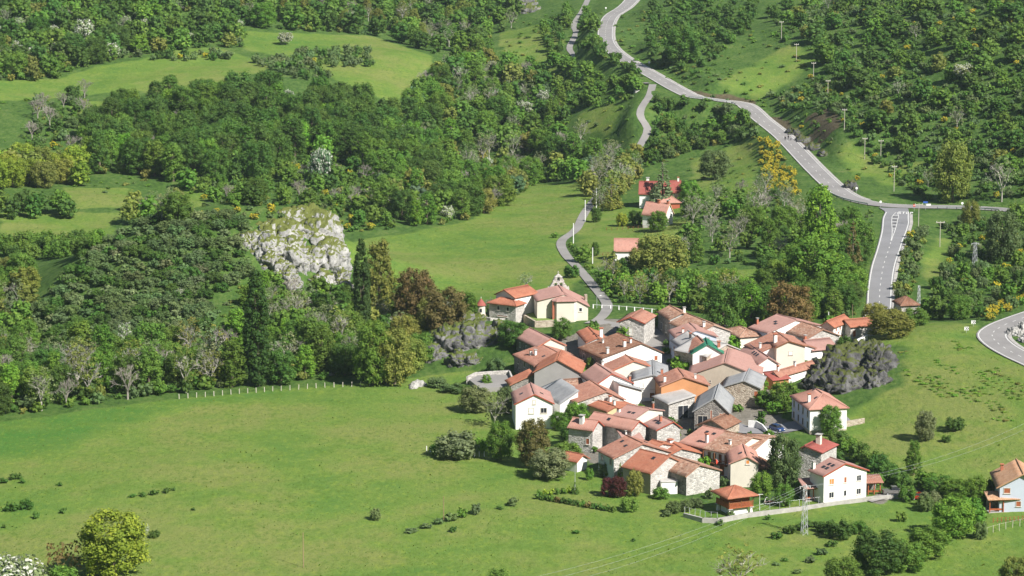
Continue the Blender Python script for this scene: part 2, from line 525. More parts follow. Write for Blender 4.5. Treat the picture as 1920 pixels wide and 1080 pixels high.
P_VILL = [(985, 690), (1010, 650), (1090, 620), (1160, 600), (1250, 595), (1330, 605), (1420, 610), (1560, 605), (1600, 625), (1530, 660), (1470, 700), (1440, 740), (1460, 780), (1500, 800), (1450, 830), (1440, 870), (1360, 905), (1280, 915), (1170, 890), (1090, 860), (1060, 800), (1060, 760), (960, 730)]
P_YARD2 = [[(1620, 950), (1640, 925), (1760, 910), (1760, 925), (1700, 935)], [(1110, 598), (1240, 600), (1230, 690), (1150, 650)]]
cov_y = soften(np.clip(mask([P_VILL], 560, 800, 8) + mask(P_YARD2, 560, 900, 4), 0, 1), 2)
cov_m = soften(np.clip(mask([P_FRONT], 0, 760) + mask([P_VALLEY], 780, 1200) + mask(P_UPPER, 860) + 0.7 * mask(P_GARDEN, 790) + 0.75 * mask([P_SPUR], 560, 760), 0, 1))
cov_d = soften(np.clip(mask(P_DRY, 0, 780, 14), 0, 1), 5)
cov_l = soften(np.clip(mask(P_LUSH, 0, 720, 14), 0, 1), 5)
cov_e = soften(np.clip(mask(P_EARTH, 900, 1300, 10), 0, 1), 2)

t = NT('ground_cover', 0.95, 0.1)
wp = t.world()
big, mid, fine = t.noise(0.018, 3, wp), t.noise(0.11, 4, wp), t.noise(0.9, 4, wp, 0.65)
tiny = t.noise(3.2, 3, wp, 0.7)
mp = t.n('ShaderNodeMapping'); mp.inputs['Scale'].default_value = (0.35, 1.0, 1.0); t.t.links.new(wp, mp.inputs['Vector'])
streak = t.noise(0.55, 3, mp.outputs[0], 0.6)
lush, mead, dry = (0.090, 0.176, 0.033), (0.129, 0.204, 0.039), (0.176, 0.209, 0.058)
a = t.math('ADD', t.math('MULTIPLY', t.mapr(big, 0.35, 0.65), 0.6), t.math('MULTIPLY', t.mapr(mid, 0.3, 0.7), 0.5))
a = t.math('ADD', t.math('ADD', a, 0.08), t.math('MULTIPLY', t.attr('dry'), 0.35))
a = t.math('SUBTRACT', a, t.math('MULTIPLY', t.attr('lush'), 0.5))
mcol = t.ramp(a, [(0.0, (0.060, 0.160, 0.028)), (0.28, lush), (0.58, mead), (0.95, dry)])
mpa = t.n('ShaderNodeMapping'); mpa.inputs['Scale'].default_value = (1.0, 0.5, 1.0); t.t.links.new(wp, mpa.inputs['Vector'])
s1, s2, s3 = t.noise(0.8, 1.5, mpa.outputs[0]), t.noise(1.9, 1.0, mpa.outputs[0]), t.noise(0.27, 2.0, mpa.outputs[0])
patch = t.mapr(t.noise(0.05, 3, wp), 0.35, 0.65, 0.35, 1.0)
mcol = t.mix(t.math('MULTIPLY', t.mapr(s3, 0.48, 0.68, 0, 0.4), patch), mcol, (0.10, 0.175, 0.02))
mcol = t.mix(t.math('MULTIPLY', t.mapr(s1, 0.53, 0.66, 0, 0.62), patch), mcol, (0.085, 0.15, 0.022))
mcol = t.mix(t.mapr(s1, 0.45, 0.3, 0, 0.2), mcol, (0.28, 0.34, 0.04))
mcol = t.mix(t.mapr(s2, 0.56, 0.7, 0, 0.5), mcol, (0.09, 0.15, 0.022))
rcol = t.ramp(t.math('ADD', t.math('MULTIPLY', mid, 0.5), t.math('MULTIPLY', s1, 0.55)), [(0.3, (0.028, 0.060, 0.014)), (0.5, (0.060, 0.120, 0.024)), (0.68, (0.104, 0.160, 0.040)), (0.82, (0.152, 0.160, 0.060))])
mm = t.math('ADD', t.attr('meadow'), t.math('MULTIPLY', t.math('SUBTRACT', mid, 0.5), 0.7))
c = t.mix(t.mapr(mm, 0.35, 0.65), rcol, mcol)
ecol = t.ramp(fine, [(0.3, (0.06, 0.05, 0.03)), (0.7, (0.12, 0.10, 0.06))])
c = t.mix(t.mapr(t.math('ADD', t.attr('earth'), t.math('MULTIPLY', t.math('SUBTRACT', mid, 0.5), 0.9)), 0.4, 0.6), c, ecol)
ycol = t.ramp(t.math('ADD', t.math('MULTIPLY', mid, .5), t.math('MULTIPLY', fine, .5)), [(0.3, (0.10, 0.095, 0.075)), (0.5, (0.19, 0.175, 0.15)), (0.7, (0.25, 0.235, 0.205))])
yc = t.mapr(t.math('ADD', t.attr('yard'), t.math('MULTIPLY', t.math('SUBTRACT', t.noise(0.2, 3, wp), 0.5), 1.3)), 0.45, 0.62)
c = t.mix(yc, c, ycol)
t.col(c)
t.bump(t.math('ADD', t.math('MULTIPLY', fine, 0.7), t.math('MULTIPLY', tiny, 0.3)), 0.9, 0.5)
M_GROUND = t.m
nx, ny = len(GX), len(GY)
idx = np.arange(nx * ny).reshape(ny, nx)
quads = np.stack([idx[:-1, :-1], idx[:-1, 1:], idx[1:, 1:], idx[1:, :-1]], -1).reshape(-1, 4)
me = np_mesh('terrain', np.stack([XX.ravel(), YY.ravel(), Z.ravel()], -1), quads, [M_GROUND], True)
for nm, v in (('meadow', cov_m), ('dry', cov_d), ('lush', cov_l), ('earth', cov_e), ('yard', cov_y)):
    fattr(me, nm, v)
terrain = tag(link(bpy.data.objects.new('terrain', me)), kind='structure')

# ------------------------------------------------------------------ roads
def mk_asphalt(name, c, var=0.12):
    t = NT(name, 0.9, 0.25)
    wp = t.world()
    n1, n2 = t.noise(0.12, 4, wp), t.noise(1.6, 4, wp, 0.7)
    k = t.mix(t.mapr(n1, 0.3, 0.7), tuple(v * (1 - var) for v in c), tuple(v * (1 + var) for v in c))
    t.col(t.mix(t.mapr(n2, 0.5, 0.8, 0, 0.25), k, tuple(v * 0.65 for v in c)))
    t.bump(n2, 0.3, 0.05)
    return t.m
M_ASPH = mk_asphalt('asphalt_worn', (0.25, 0.24, 0.235))
M_ASPH2 = mk_asphalt('asphalt_new', (0.22, 0.22, 0.23))
M_LANE = mk_asphalt('lane_concrete', (0.25, 0.24, 0.23))
M_PAINT = plain('road_paint', (0.6, 0.6, 0.58), 0.6, 0.12, 2.0)
M_CONC = plain('concrete', (0.38, 0.365, 0.345), 0.9, 0.2, 0.8)

def normals2(p):
    d = np.gradient(p[:, :2], axis=0)
    d /= np.maximum(np.linalg.norm(d, axis=1), 1e-6)[:, None]
    return np.stack([-d[:, 1], d[:, 0]], -1)                # left of travel

def strip(name, line, o0, o1, dz, mat, parent=None, drape=False, sel=None):
    """ribbon between sideways offsets o0..o1 (left positive), o may be arrays"""
    o0 = np.broadcast_to(o0, len(line)); o1 = np.broadcast_to(o1, len(line))
    n = normals2(line)
    if sel is not None:
        line, n, o0, o1 = (q[sel[0]:sel[1]] for q in (line, n, o0, o1))
    k = 5 if drape else 3
    cols = []
    for s in np.linspace(0, 1, k):
        o = o0 + (o1 - o0) * s
        q = line.copy()
        q[:, :2] += n * o[:, None]
        q[:, 2] += dz
        if drape: q[:, 2] = zsample(q[:, 0], q[:, 1]) + dz
        cols.append(q)
    V = np.stack(cols, 1).reshape(-1, 3)
    idx = np.arange(len(V)).reshape(-1, k)
    f = np.stack([idx[:-1, 1:], idx[:-1, :-1], idx[1:, :-1], idx[1:, 1:]], -1).reshape(-1, 4)
    return link(bpy.data.objects.new(name, np_mesh(name, V, f, [mat], True)), parent)

def dashes(name, line, off, w, L, gap, dz, parent):
    d = np.concatenate([[0], np.cumsum(np.linalg.norm(np.diff(line[:, :2], axis=0), axis=1))])
    n = normals2(line)
    s, k = 0.0, 0
    while s + L < d[-1]:
        tt = np.linspace(s, s + L, 3)
        q = np.stack([np.interp(tt, d, line[:, i]) for i in range(3)], -1)
        nn = np.stack([np.interp(tt, d, n[:, i]) for i in range(2)], -1)
        a, b = q.copy(), q.copy()
        a[:, :2] += nn * (off + w / 2); b[:, :2] += nn * (off - w / 2)
        V = np.vstack([a, b]); V[:, 2] += dz
        m = np_mesh(name, V, np.array([[0, 3, 4, 1], [1, 4, 5, 2]])[:, ::-1].copy(), [M_PAINT])
        link(bpy.data.objects.new(name, m), parent)
        s += L + gap; k += 1

def make_road(name, line, half_l, half_r, mat, gutter=0):
    r = tag(strip(name, line, half_l, -np.asarray(half_r), 0.0, mat), kind='structure')
    return r
mainL, brL, beL = LN['main'], LN['branch'], LN['bend']
road = make_road('road', mainL, 3.5, 3.5, M_ASPH)
jm = int(np.argmin(np.hypot(mainL[:, 0] - tilt(1684, 386, 12)[0], mainL[:, 1] - tilt(1684, 386, 12)[1])))
strip('edge_line', mainL, 3.25, 3.0, 0.018, M_PAINT, road)
strip('edge_line', mainL, -3.0, -3.25, 0.018, M_PAINT, road, sel=(0, jm - 4))
strip('edge_line', mainL, -3.0, -3.25, 0.018, M_PAINT, road, sel=(jm + 5, len(mainL)))
strip('gutter', mainL, 4.5, 3.52, 0.03, M_CONC, road, sel=(0, jm - 3))
dashes('dash_line', mainL[:jm - 4], 0, 0.16, 2.6, 5.2, 0.018, road)
# branch widens towards the junction
dist = np.concatenate([[0], np.cumsum(np.linalg.norm(np.diff(brL[:, :2], axis=0), axis=1))])
wl = np.interp(dist, [0, 12, 30, 60, 90], [3.2, 4.2, 4.8, 3.7, 3.5])
wr = np.interp(dist, [0, 8, 20, 60, 90], [6.2, 3.6, 3.9, 3.7, 3.5])
# travel runs towards the camera: left of travel is the right side of the photograph
branch = tag(strip('road', brL, wl, -wr, 0.006, M_ASPH2), kind='structure')
strip('edge_line', brL, wl - 0.25, wl - 0.55, 0.024, M_PAINT, branch, sel=(4, len(brL)))
strip('edge_line', brL, -wr + 0.55, -wr + 0.25, 0.024, M_PAINT, branch, sel=(3, len(brL)))
strip('gutter', brL, wl + 1.0, wl + 0.03, 0.03, M_CONC, branch, sel=(4, len(brL)))
k60 = int(np.searchsorted(dist, 66)); k22 = int(np.searchsorted(dist, 12))
dashes('dash_line', brL[k60:], 0, 0.18, 2.4, 4.6, 0.024, branch)
isl = np.interp(dist, [10, 18, 34, 56, 66], [0.25, 1.05, 0.75, 0.12, 0.1])
strip('island_line', brL, isl + 0.1, isl - 0.1, 0.024, M_PAINT, branch, sel=(k22 - 1, k60))
strip('island_line', brL, -isl + 0.1, -isl - 0.1, 0.028, M_PAINT, branch, sel=(k22 - 1, k60))
for s in np.arange(15, 44, 2.1):
    i = int(np.searchsorted(dist, s))
    c0, n0 = brL[i], normals2(brL)[i]
    dv = np.array([-n0[1], n0[0]])
    w0 = isl[i] - 0.12
    V = [(*(c0[:2] + n0 * sx * w0 + dv * sy * 0.35), c0[2] + 0.036) for sx, sy in ((-1, -1), (1, -1), (1, 1), (-1, 1))]
    link(bpy.data.objects.new('hatch_stripe', np_mesh('hatch_stripe', V, [[0, 1, 2, 3]], [M_PAINT])), branch)
# STOP lettering painted on the lane that joins the main road (read from the camera side)
LET = {'S': ["###", "#..", "###", "..#", "###"], 'T': ["###", ".#.", ".#.", ".#.", ".#."], 'O': ["###", "#.#", "#.#", "#.#", "###"], 'P': ["###", "#.#", "###", "#..", "#.."]}
def stop_paint():
    i = int(np.searchsorted(dist, 8.0))
    c0, n0 = brL[i], normals2(brL)[i]
    dv = np.array([-n0[1], n0[0]])                          # towards the camera or away
    if dv[1] > 0: dv = -dv
    mb = MB()
    for k, ch in enumerate('STOP'):
        for r, row in enumerate(LET[ch]):
            for q, b in enumerate(row):
                if b == '#':
                    u = 0.5 + k * 1.25 + q * 0.3
                    vv = -1.5 + r * 0.85
                    pts = [c0[:2] + n0 * (u + a * 0.3) + dv * (vv + bb * 0.85) for a, bb in ((0, 0), (0, 1), (1, 1), (1, 0))]
                    mb.poly([(*p, c0[2] + 0.05) for p in pts])
    mb.build('stop_lettering', M_PAINT, branch)
stop_paint()
bend = make_road('road', beL, 3.9, 3.9, M_ASPH)
strip('edge_line', beL, 3.55, 3.25, 0.018, M_PAINT, bend)
strip('edge_line', beL, -3.25, -3.55, 0.018, M_PAINT, bend)
dashes('dash_line', beL, 0, 0.2, 1.8, 3.2, 0.018, bend)
strip('gutter', beL, 4.9, 3.93, 0.03, M_CONC, bend)
lane = make_road('lane', LN['low'], 1.5, 1.5, M_LANE)
lane2 = make_road('lane', LN['high'], 1.4, 1.4, M_LANE)
st = tag(strip('street', LN['street'], 3.6, -3.6, 0.0, M_ASPH2), kind='structure')
su = tag(strip('street', LN['up'], 2.8, -2.8, 0.0, M_LANE), kind='structure')
te = tag(strip('track', LN['east'], 1.7, -1.7, 0.02, M_LANE), kind='structure')
# ------------------------------------------------------------------ building materials
def mk_tile(name, c1, c2, c3, patch=0.5, lichen=0.25):
    t = NT(name, 0.85, 0.25)
    uv = t.coord('UV')
    ob = t.n('ShaderNodeObjectInfo').outputs['Random']
    mp = t.n('ShaderNodeMapping'); t.t.links.new(uv, mp.inputs['Vector'])
    cb = t.n('ShaderNodeCombineXYZ'); t.put(cb.inputs[0], t.math('MULTIPLY', ob, 91.0)); t.t.links.new(cb.outputs[0], mp.inputs['Location'])
    v = mp.outputs[0]
    n1, n2 = t.noise(0.5, 4, v, 0.6), t.noise(3.0, 3, v, 0.6)
    mp2 = t.n('ShaderNodeMapping'); t.t.links.new(v, mp2.inputs['Vector']); mp2.inputs['Scale'].default_value = (2.2, 2.6, 1)
    cell = t.voronoi(1.0, mp2.outputs[0], out='Color')
    sp = t.n('ShaderNodeSeparateColor'); t.t.links.new(cell, sp.inputs[0])
    c = t.mix(t.mapr(n1, 0.32, 0.68), c1, c2)
    c = t.mix(t.mapr(sp.outputs[0], 0.5, 1.0, 0, patch), c, c3)
    c = t.mix(t.mapr(sp.outputs[1], 0.6, 1.0, 0, patch), c, tuple(x * 0.6 for x in c1))
    st = t.noise(0.9, 4, v, 0.7)
    c = t.mix(t.mapr(st, 0.56, 0.74, 0, lichen), c, (0.13, 0.11, 0.085))
    t.col(c)
    t.bump(n2, 0.4, 0.06)
    return t.m
ROOF = {
    'orange': mk_tile('tile_orange', (0.327, 0.118, 0.072), (0.375, 0.154, 0.094), (0.425, 0.206, 0.138), 0.35, 0.4),
    'terra': mk_tile('tile_terracotta', (0.311, 0.141, 0.100), (0.359, 0.180, 0.129), (0.402, 0.239, 0.189), 0.45, 0.5),
    'pink': mk_tile('tile_rose', (0.338, 0.190, 0.162), (0.373, 0.218, 0.187), (0.401, 0.253, 0.225), 0.22, 0.42),
    'salmon': mk_tile('tile_salmon', (0.408, 0.204, 0.158), (0.436, 0.236, 0.187), (0.458, 0.282, 0.232), 0.25, 0.4),
    'sand': mk_tile('tile_sand', (0.405, 0.220, 0.123), (0.466, 0.282, 0.176), (0.528, 0.370, 0.264), 0.4, 0.4),
    'old': mk_tile('tile_old', (0.282, 0.151, 0.102), (0.366, 0.211, 0.148), (0.444, 0.324, 0.253), 0.8, 0.5),
    'brown': mk_tile('tile_brown', (0.190, 0.088, 0.056), (0.253, 0.134, 0.088), (0.303, 0.197, 0.141), 0.6, 0.5),
    'red': mk_tile('tile_red', (0.272, 0.070, 0.058), (0.306, 0.094, 0.077), (0.342, 0.136, 0.109), 0.25, 0.35),
    'grey': mk_tile('fibre_cement', (0.253, 0.260, 0.271), (0.324, 0.331, 0.338), (0.352, 0.352, 0.352), 0.15, 0.5),
    'pale': mk_tile('fibre_pale', (0.387, 0.373, 0.359), (0.451, 0.436, 0.422), (0.422, 0.408, 0.387), 0.15, 0.3),
    'green': mk_tile('sheet_green', (0.025, 0.155, 0.092), (0.035, 0.197, 0.120), (0.042, 0.211, 0.141), 0.1, 0.1),
}
def mk_wall(name, c, var=0.12, dirt=0.3, bump=0.15):
    t = NT(name, 0.9, 0.15)
    wp = t.world()
    n1, n2 = t.noise(0.35, 4, wp), t.noise(2.5, 4, wp, 0.65)
    k = t.mix(t.mapr(n1, 0.3, 0.7), tuple(v * (1 - var) for v in c), tuple(min(1, v * (1 + var * 0.5)) for v in c))
    mp = t.n('ShaderNodeMapping'); t.t.links.new(wp, mp.inputs['Vector']); mp.inputs['Scale'].default_value = (1, 1, 0.25)
    st = t.noise(0.9, 4, mp.outputs[0], 0.7)
    k = t.mix(t.mapr(st, 0.55, 0.78, 0, dirt), k, tuple(v * 0.62 for v in (c[0], c[1] * 0.98, c[2] * 0.93)))
    t.col(k)
    t.bump(n2, bump, 0.05)
    return t.m
def mk_stone(name, c1, c2, mortar, scale=1.6, mix=0.5):
    t = NT(name, 0.95, 0.1)
    wp = t.world()
    mp = t.n('ShaderNodeMapping'); t.t.links.new(wp, mp.inputs['Vector']); mp.inputs['Scale'].default_value = (1, 1, 1.5)
    cell = t.voronoi(scale, mp.outputs[0], out='Color')
    ed = t.voronoi(scale, mp.outputs[0], 'DISTANCE_TO_EDGE')
    sp = t.n('ShaderNodeSeparateColor'); t.t.links.new(cell, sp.inputs[0])
    k = t.mix(sp.outputs[0], c1, c2)
    k = t.mix(t.mapr(t.noise(0.5, 4, wp), 0.35, 0.7, 0, 0.4), k, mortar)
    k = t.mix(t.mapr(ed, 0.03, 0.12, mix, 0.0), k, mortar)
    t.col(k)
    t.bump(t.mapr(ed, 0.0, 0.2), 0.7, 0.12)
    return t.m
WALL = {
    'white': mk_wall('plaster_white', (0.800, 0.790, 0.767), 0.04, 0.12),
    'cream': mk_wall('plaster_cream', (0.67, 0.62, 0.535), 0.08, 0.2),
    'yellow': mk_wall('plaster_yellow', (0.622, 0.487, 0.286), 0.08, 0.22),
    'ochre': mk_wall('brick_orange', (0.554, 0.269, 0.130), 0.1, 0.2),
    'blue': mk_wall('plaster_blue_and_shade', (0.504, 0.554, 0.655), 0.06, 0.15),  # bluish tone also stands in for shade on some left walls
    'tan': mk_wall('plaster_tan', (0.470, 0.412, 0.336), 0.12, 0.35),
    'grey': mk_wall('render_grey', (0.353, 0.344, 0.336), 0.12, 0.3),
    'redbrick': mk_wall('plaster_red', (0.378, 0.109, 0.063), 0.1, 0.2),
    'stone': mk_stone('rubble_stone', (0.336, 0.319, 0.302), (0.588, 0.563, 0.538), (0.538, 0.512, 0.479)),
    'pebble': mk_stone('rubble_bright', (0.286, 0.273, 0.260), (0.672, 0.647, 0.613), (0.571, 0.546, 0.504), 2.0, 0.35),
    'warm': mk_stone('rubble_warm', (0.252, 0.193, 0.143), (0.521, 0.454, 0.370), (0.487, 0.428, 0.353)),
    'dark': mk_stone('rubble_dark_and_shade', (0.134, 0.126, 0.122), (0.319, 0.302, 0.281), (0.286, 0.269, 0.252)),  # on left walls of paler houses it paints their shade
}
M_WOOD = plain('wood_brown', (0.20, 0.085, 0.04), 0.8, 0.3, 3)
M_WOODR = plain('wood_red', (0.33, 0.10, 0.045), 0.75, 0.3, 3)
M_GLASS = plain('window_dark', (0.025, 0.028, 0.035), 0.15, 0.2, 2)
M_SHUT = plain('shutter_white', (0.76, 0.75, 0.72), 0.6, 0.08)
M_ORSH = plain('shutter_orange', (0.55, 0.22, 0.06), 0.6, 0.15)
M_FRAMEW = plain('frame_white', (0.74, 0.73, 0.70), 0.6, 0.08)
M_SURR = plain('stone_surround', (0.55, 0.50, 0.44), 0.9, 0.15)
M_BRICK = plain('brick_red', (0.42, 0.15, 0.09), 0.9, 0.2, 4)
M_FASCIA = plain('fascia_red', (0.34, 0.075, 0.045), 0.8, 0.15)
M_METAL = plain('galvanised_steel', (0.52, 0.54, 0.57), 0.45, 0.1, 3, 0.35)
M_DARK = plain('dark_metal', (0.05, 0.05, 0.055), 0.6, 0.2)
M_POLE = plain('pole_concrete', (0.46, 0.43, 0.37), 0.9, 0.1)
M_POLEW = plain('pole_timber', (0.30, 0.22, 0.13), 0.9, 0.2)
M_WHITE = plain('white_paint', (0.8, 0.8, 0.79), 0.6, 0.05)
M_MOSS = plain('terrace_grass', (0.15, 0.22, 0.05), 0.95, 0.35, 1.2)

FOOT = []                                                  # ground taken by buildings (x, y, radius): no trees there

def fit_box(Bp, Cp, Ap, h, w=None, d=None, zg=None, ang=None):
    """eave corners in the photograph -> corner, angle, width (B>C) and depth (B>A) of a level rectangle at eave height"""
    z = 2.0
    for _ in range(6):
        b = at_z(*Bp, z + h)
        z = gz(b[0], b[1]) if zg is None else zg
    b = at_z(*Bp, z + h)
    best = None
    angs = np.radians(np.arange(-30, 75, 1.0)) if ang is None else [math.radians(ang)]
    for th in angs:
        u, v = np.array([math.cos(th), math.sin(th)]), np.array([-math.sin(th), math.cos(th)])
        e, res = 0, []
        for tgt, dr, fixed, lo, hi in ((Cp, u, w, 3, 24), (Ap, v, d, 3.5, 22)):
            if tgt is None:
                res.append(fixed or 8.0); continue
            Ls = np.linspace(lo, hi, 80) if fixed is None else np.array([fixed])
            Q = np.stack([b[0] + dr[0] * Ls, b[1] + dr[1] * Ls, np.full(len(Ls), z + h)], -1)
            pr = project(Q)
            er = ((pr - np.array(tgt)) ** 2 * np.array([1.0, 2.0])).sum(1)
            k = int(np.argmin(er)); e += er[k]; res.append(Ls[k])
        if best is None or e < best[0]:
            best = (e, th, res)
    return b, z, best[1], best[2][0], best[2][1]

def fit_ridge(R, b, z, h, dr, lim=None):
    """distance along dr and rise of the roof peak seen at photo pixel R"""
    ms = np.linspace(1.4, 10 if lim is None else lim * .85, 70); rs = np.linspace(.5, 4.6, 60)
    Mg, Rg = np.meshgrid(ms, rs)
    P = np.stack([b[0] + dr[0] * Mg, b[1] + dr[1] * Mg, z + h + Rg], -1)
    pr = project(P)
    slope = Rg / Mg
    e = (pr[..., 0] - R[0]) ** 2 + (pr[..., 1] - R[1]) ** 2 + 25 * np.clip(slope - .62, 0, 9) ** 2 * 100 + 100 * 25 * np.clip(.26 - slope, 0, 9) ** 2
    i = np.unravel_index(np.argmin(e), e.shape)
    return float(Mg[i]), float(Rg[i])

def roof_slope(name, p00, p10, p11, p01, mat, parent, tile=0.42, thick=0.16, seed=0, flat=False):
    """one pitch: p00-p10 along the eave, p01-p11 along the ridge; barrel rows of tiles run up the slope"""
    p00, p10, p11, p01 = (np.array(p, float) for p in (p00, p10, p11, p01))
    L = max(np.linalg.norm(p10 - p00), np.linalg.norm(p11 - p01), 0.5)
    Hs = max(np.linalg.norm(p01 - p00), np.linalg.norm(p11 - p10))
    nrm = np.cross(p10 - p00, p01 - p00 if np.linalg.norm(p01 - p00) > 0.01 else p11 - p00)
    nrm /= np.linalg.norm(nrm)
    if nrm[2] < 0: nrm = -nrm
    nu = min(4 * max(4, int(L / tile)), 240) if not flat else 12
    nv = max(3, int(Hs / 1.1))
    U, Vv = np.meshgrid(np.linspace(0, 1, nu + 1), np.linspace(0, 1, nv + 1))
    P = ((1 - U)[..., None] * (1 - Vv)[..., None] * p00 + U[..., None] * (1 - Vv)[..., None] * p10 + U[..., None] * Vv[..., None] * p11 + (1 - U)[..., None] * Vv[..., None] * p01).reshape(-1, 3)
    sag = fbm(np.stack([U.ravel() * L / 2.5 + seed * 13.1, Vv.ravel() * Hs / 2.5, np.full(U.size, seed * 3.3)], -1), 2, 3) * (0.07 if not flat else 0.02)
    wav = (np.abs(np.sin(U.ravel() * L / tile * math.pi)) - 0.5) * (0.10 if not flat else 0.0)
    top = P + nrm * (sag + wav + thick)[:, None]
    bot = P.copy()
    n = len(P)
    idx = np.arange(n).reshape(nv + 1, nu + 1)
    q = lambda a: np.stack([a[:-1, :-1], a[:-1, 1:], a[1:, 1:], a[1:, :-1]], -1).reshape(-1, 4)
    f = [q(idx), q(idx + n)[:, ::-1]]
    for e in (idx[0], idx[-1][::-1], idx[:, 0][::-1], idx[:, -1]):
        f.append(np.stack([e[:-1] + n, e[1:] + n, e[1:], e[:-1]], -1))
    V = np.vstack([top, bot])
    me = np_mesh(name, V, np.vstack(f), [mat])
    uvl = me.uv_layers.new(name='uv')
    uvv = np.stack([U.ravel() * L, Vv.ravel() * Hs], -1)
    uvv = np.vstack([uvv, uvv])
    li = np.empty(len(me.loops), np.int32); me.loops.foreach_get('vertex_index', li)
    uvl.data.foreach_set('uv', uvv[li].astype(np.float32).ravel())
    me.update()
    return link(bpy.data.objects.new(name, me), parent)

def opening(root, wall, pos, z, w, h, kind, dims, surround=None, seed=0):
    """window or door on wall f (y=0), s (x=0), e (x=w); pos along the wall in metres"""
    W, Dp = dims
    def xf(a, out):                                         # a along the wall, out of the wall
        if wall == 'f': return (a, -out)
        if wall == 's': return (-out, Dp - a)
        return (W + out, a)
    def slab(m, a0, a1, z0, z1, o0, o1):
        c = [xf(a0, o0), xf(a1, o0), xf(a1, o1), xf(a0, o1)]
        if wall == 'e': c = c
        m.hexa([(*p, z0) for p in c], [(*p, z1) for p in c])
    a0, a1, z0, z1 = pos - w / 2, pos + w / 2, z - h / 2, z + h / 2
    fr = MB(); t = 0.11
    for s in ((a0 - t, a0, z0 - t, z1 + t), (a1, a1 + t, z0 - t, z1 + t), (a0, a1, z1, z1 + t), (a0, a1, z0 - t, z0)):
        slab(fr, s[0], s[1], s[2], s[3], -0.05, 0.07)
    door = kind in ('door', 'gate')
    o = fr.build('door' if door else 'window', surround or (M_SURR if seed % 2 else M_FRAMEW), root)
    pn = MB()
    slab(pn, a0, a1, z0, z1, -0.05, 0.025)
    pn.build('leaf' if door else 'pane', {'door': M_WOOD, 'gate': M_WOOD, 'dark': M_GLASS, 'shut': M_SHUT, 'orange': M_ORSH, 'brown': M_WOODR, 'light': M_SHUT}.get(kind, M_GLASS), o)
    if not door:
        sl = MB(); slab(sl, a0 - 0.2, a1 + 0.2, z0 - t - 0.08, z0 - t - 0.002, -0.05, 0.16)
        sl.build('sill', M_SURR, o)
        if kind in ('dark', 'orange') and w > 0.8:
            mb = MB(); slab(mb, pos - 0.03, pos + 0.03, z0, z1, 0.026, 0.05)
            mb.build('mullion', M_FRAMEW, o)
    return o

def chimney(root, x, y, z0, z1, s=0.55, mat=None, seed=0):
    c = MB().box(x - s / 2, y - s / 2, z0, x + s / 2, y + s / 2, z1).build('chimney', mat or M_SHUT, root)
    cap = MB()
    for sx in (-1, 1):
        cap.box(x + sx * s * 0.34 - 0.07, y - s * 0.45, z1, x + sx * s * 0.34 + 0.07, y + s * 0.45, z1 + 0.28)
    cap.box(x - s * 0.72, y - s * 0.72, z1 + 0.282, x + s * 0.72, y + s * 0.72, z1 + 0.38)
    cap.build('cap', M_BRICK if seed % 2 else M_CONC, c)
    return c

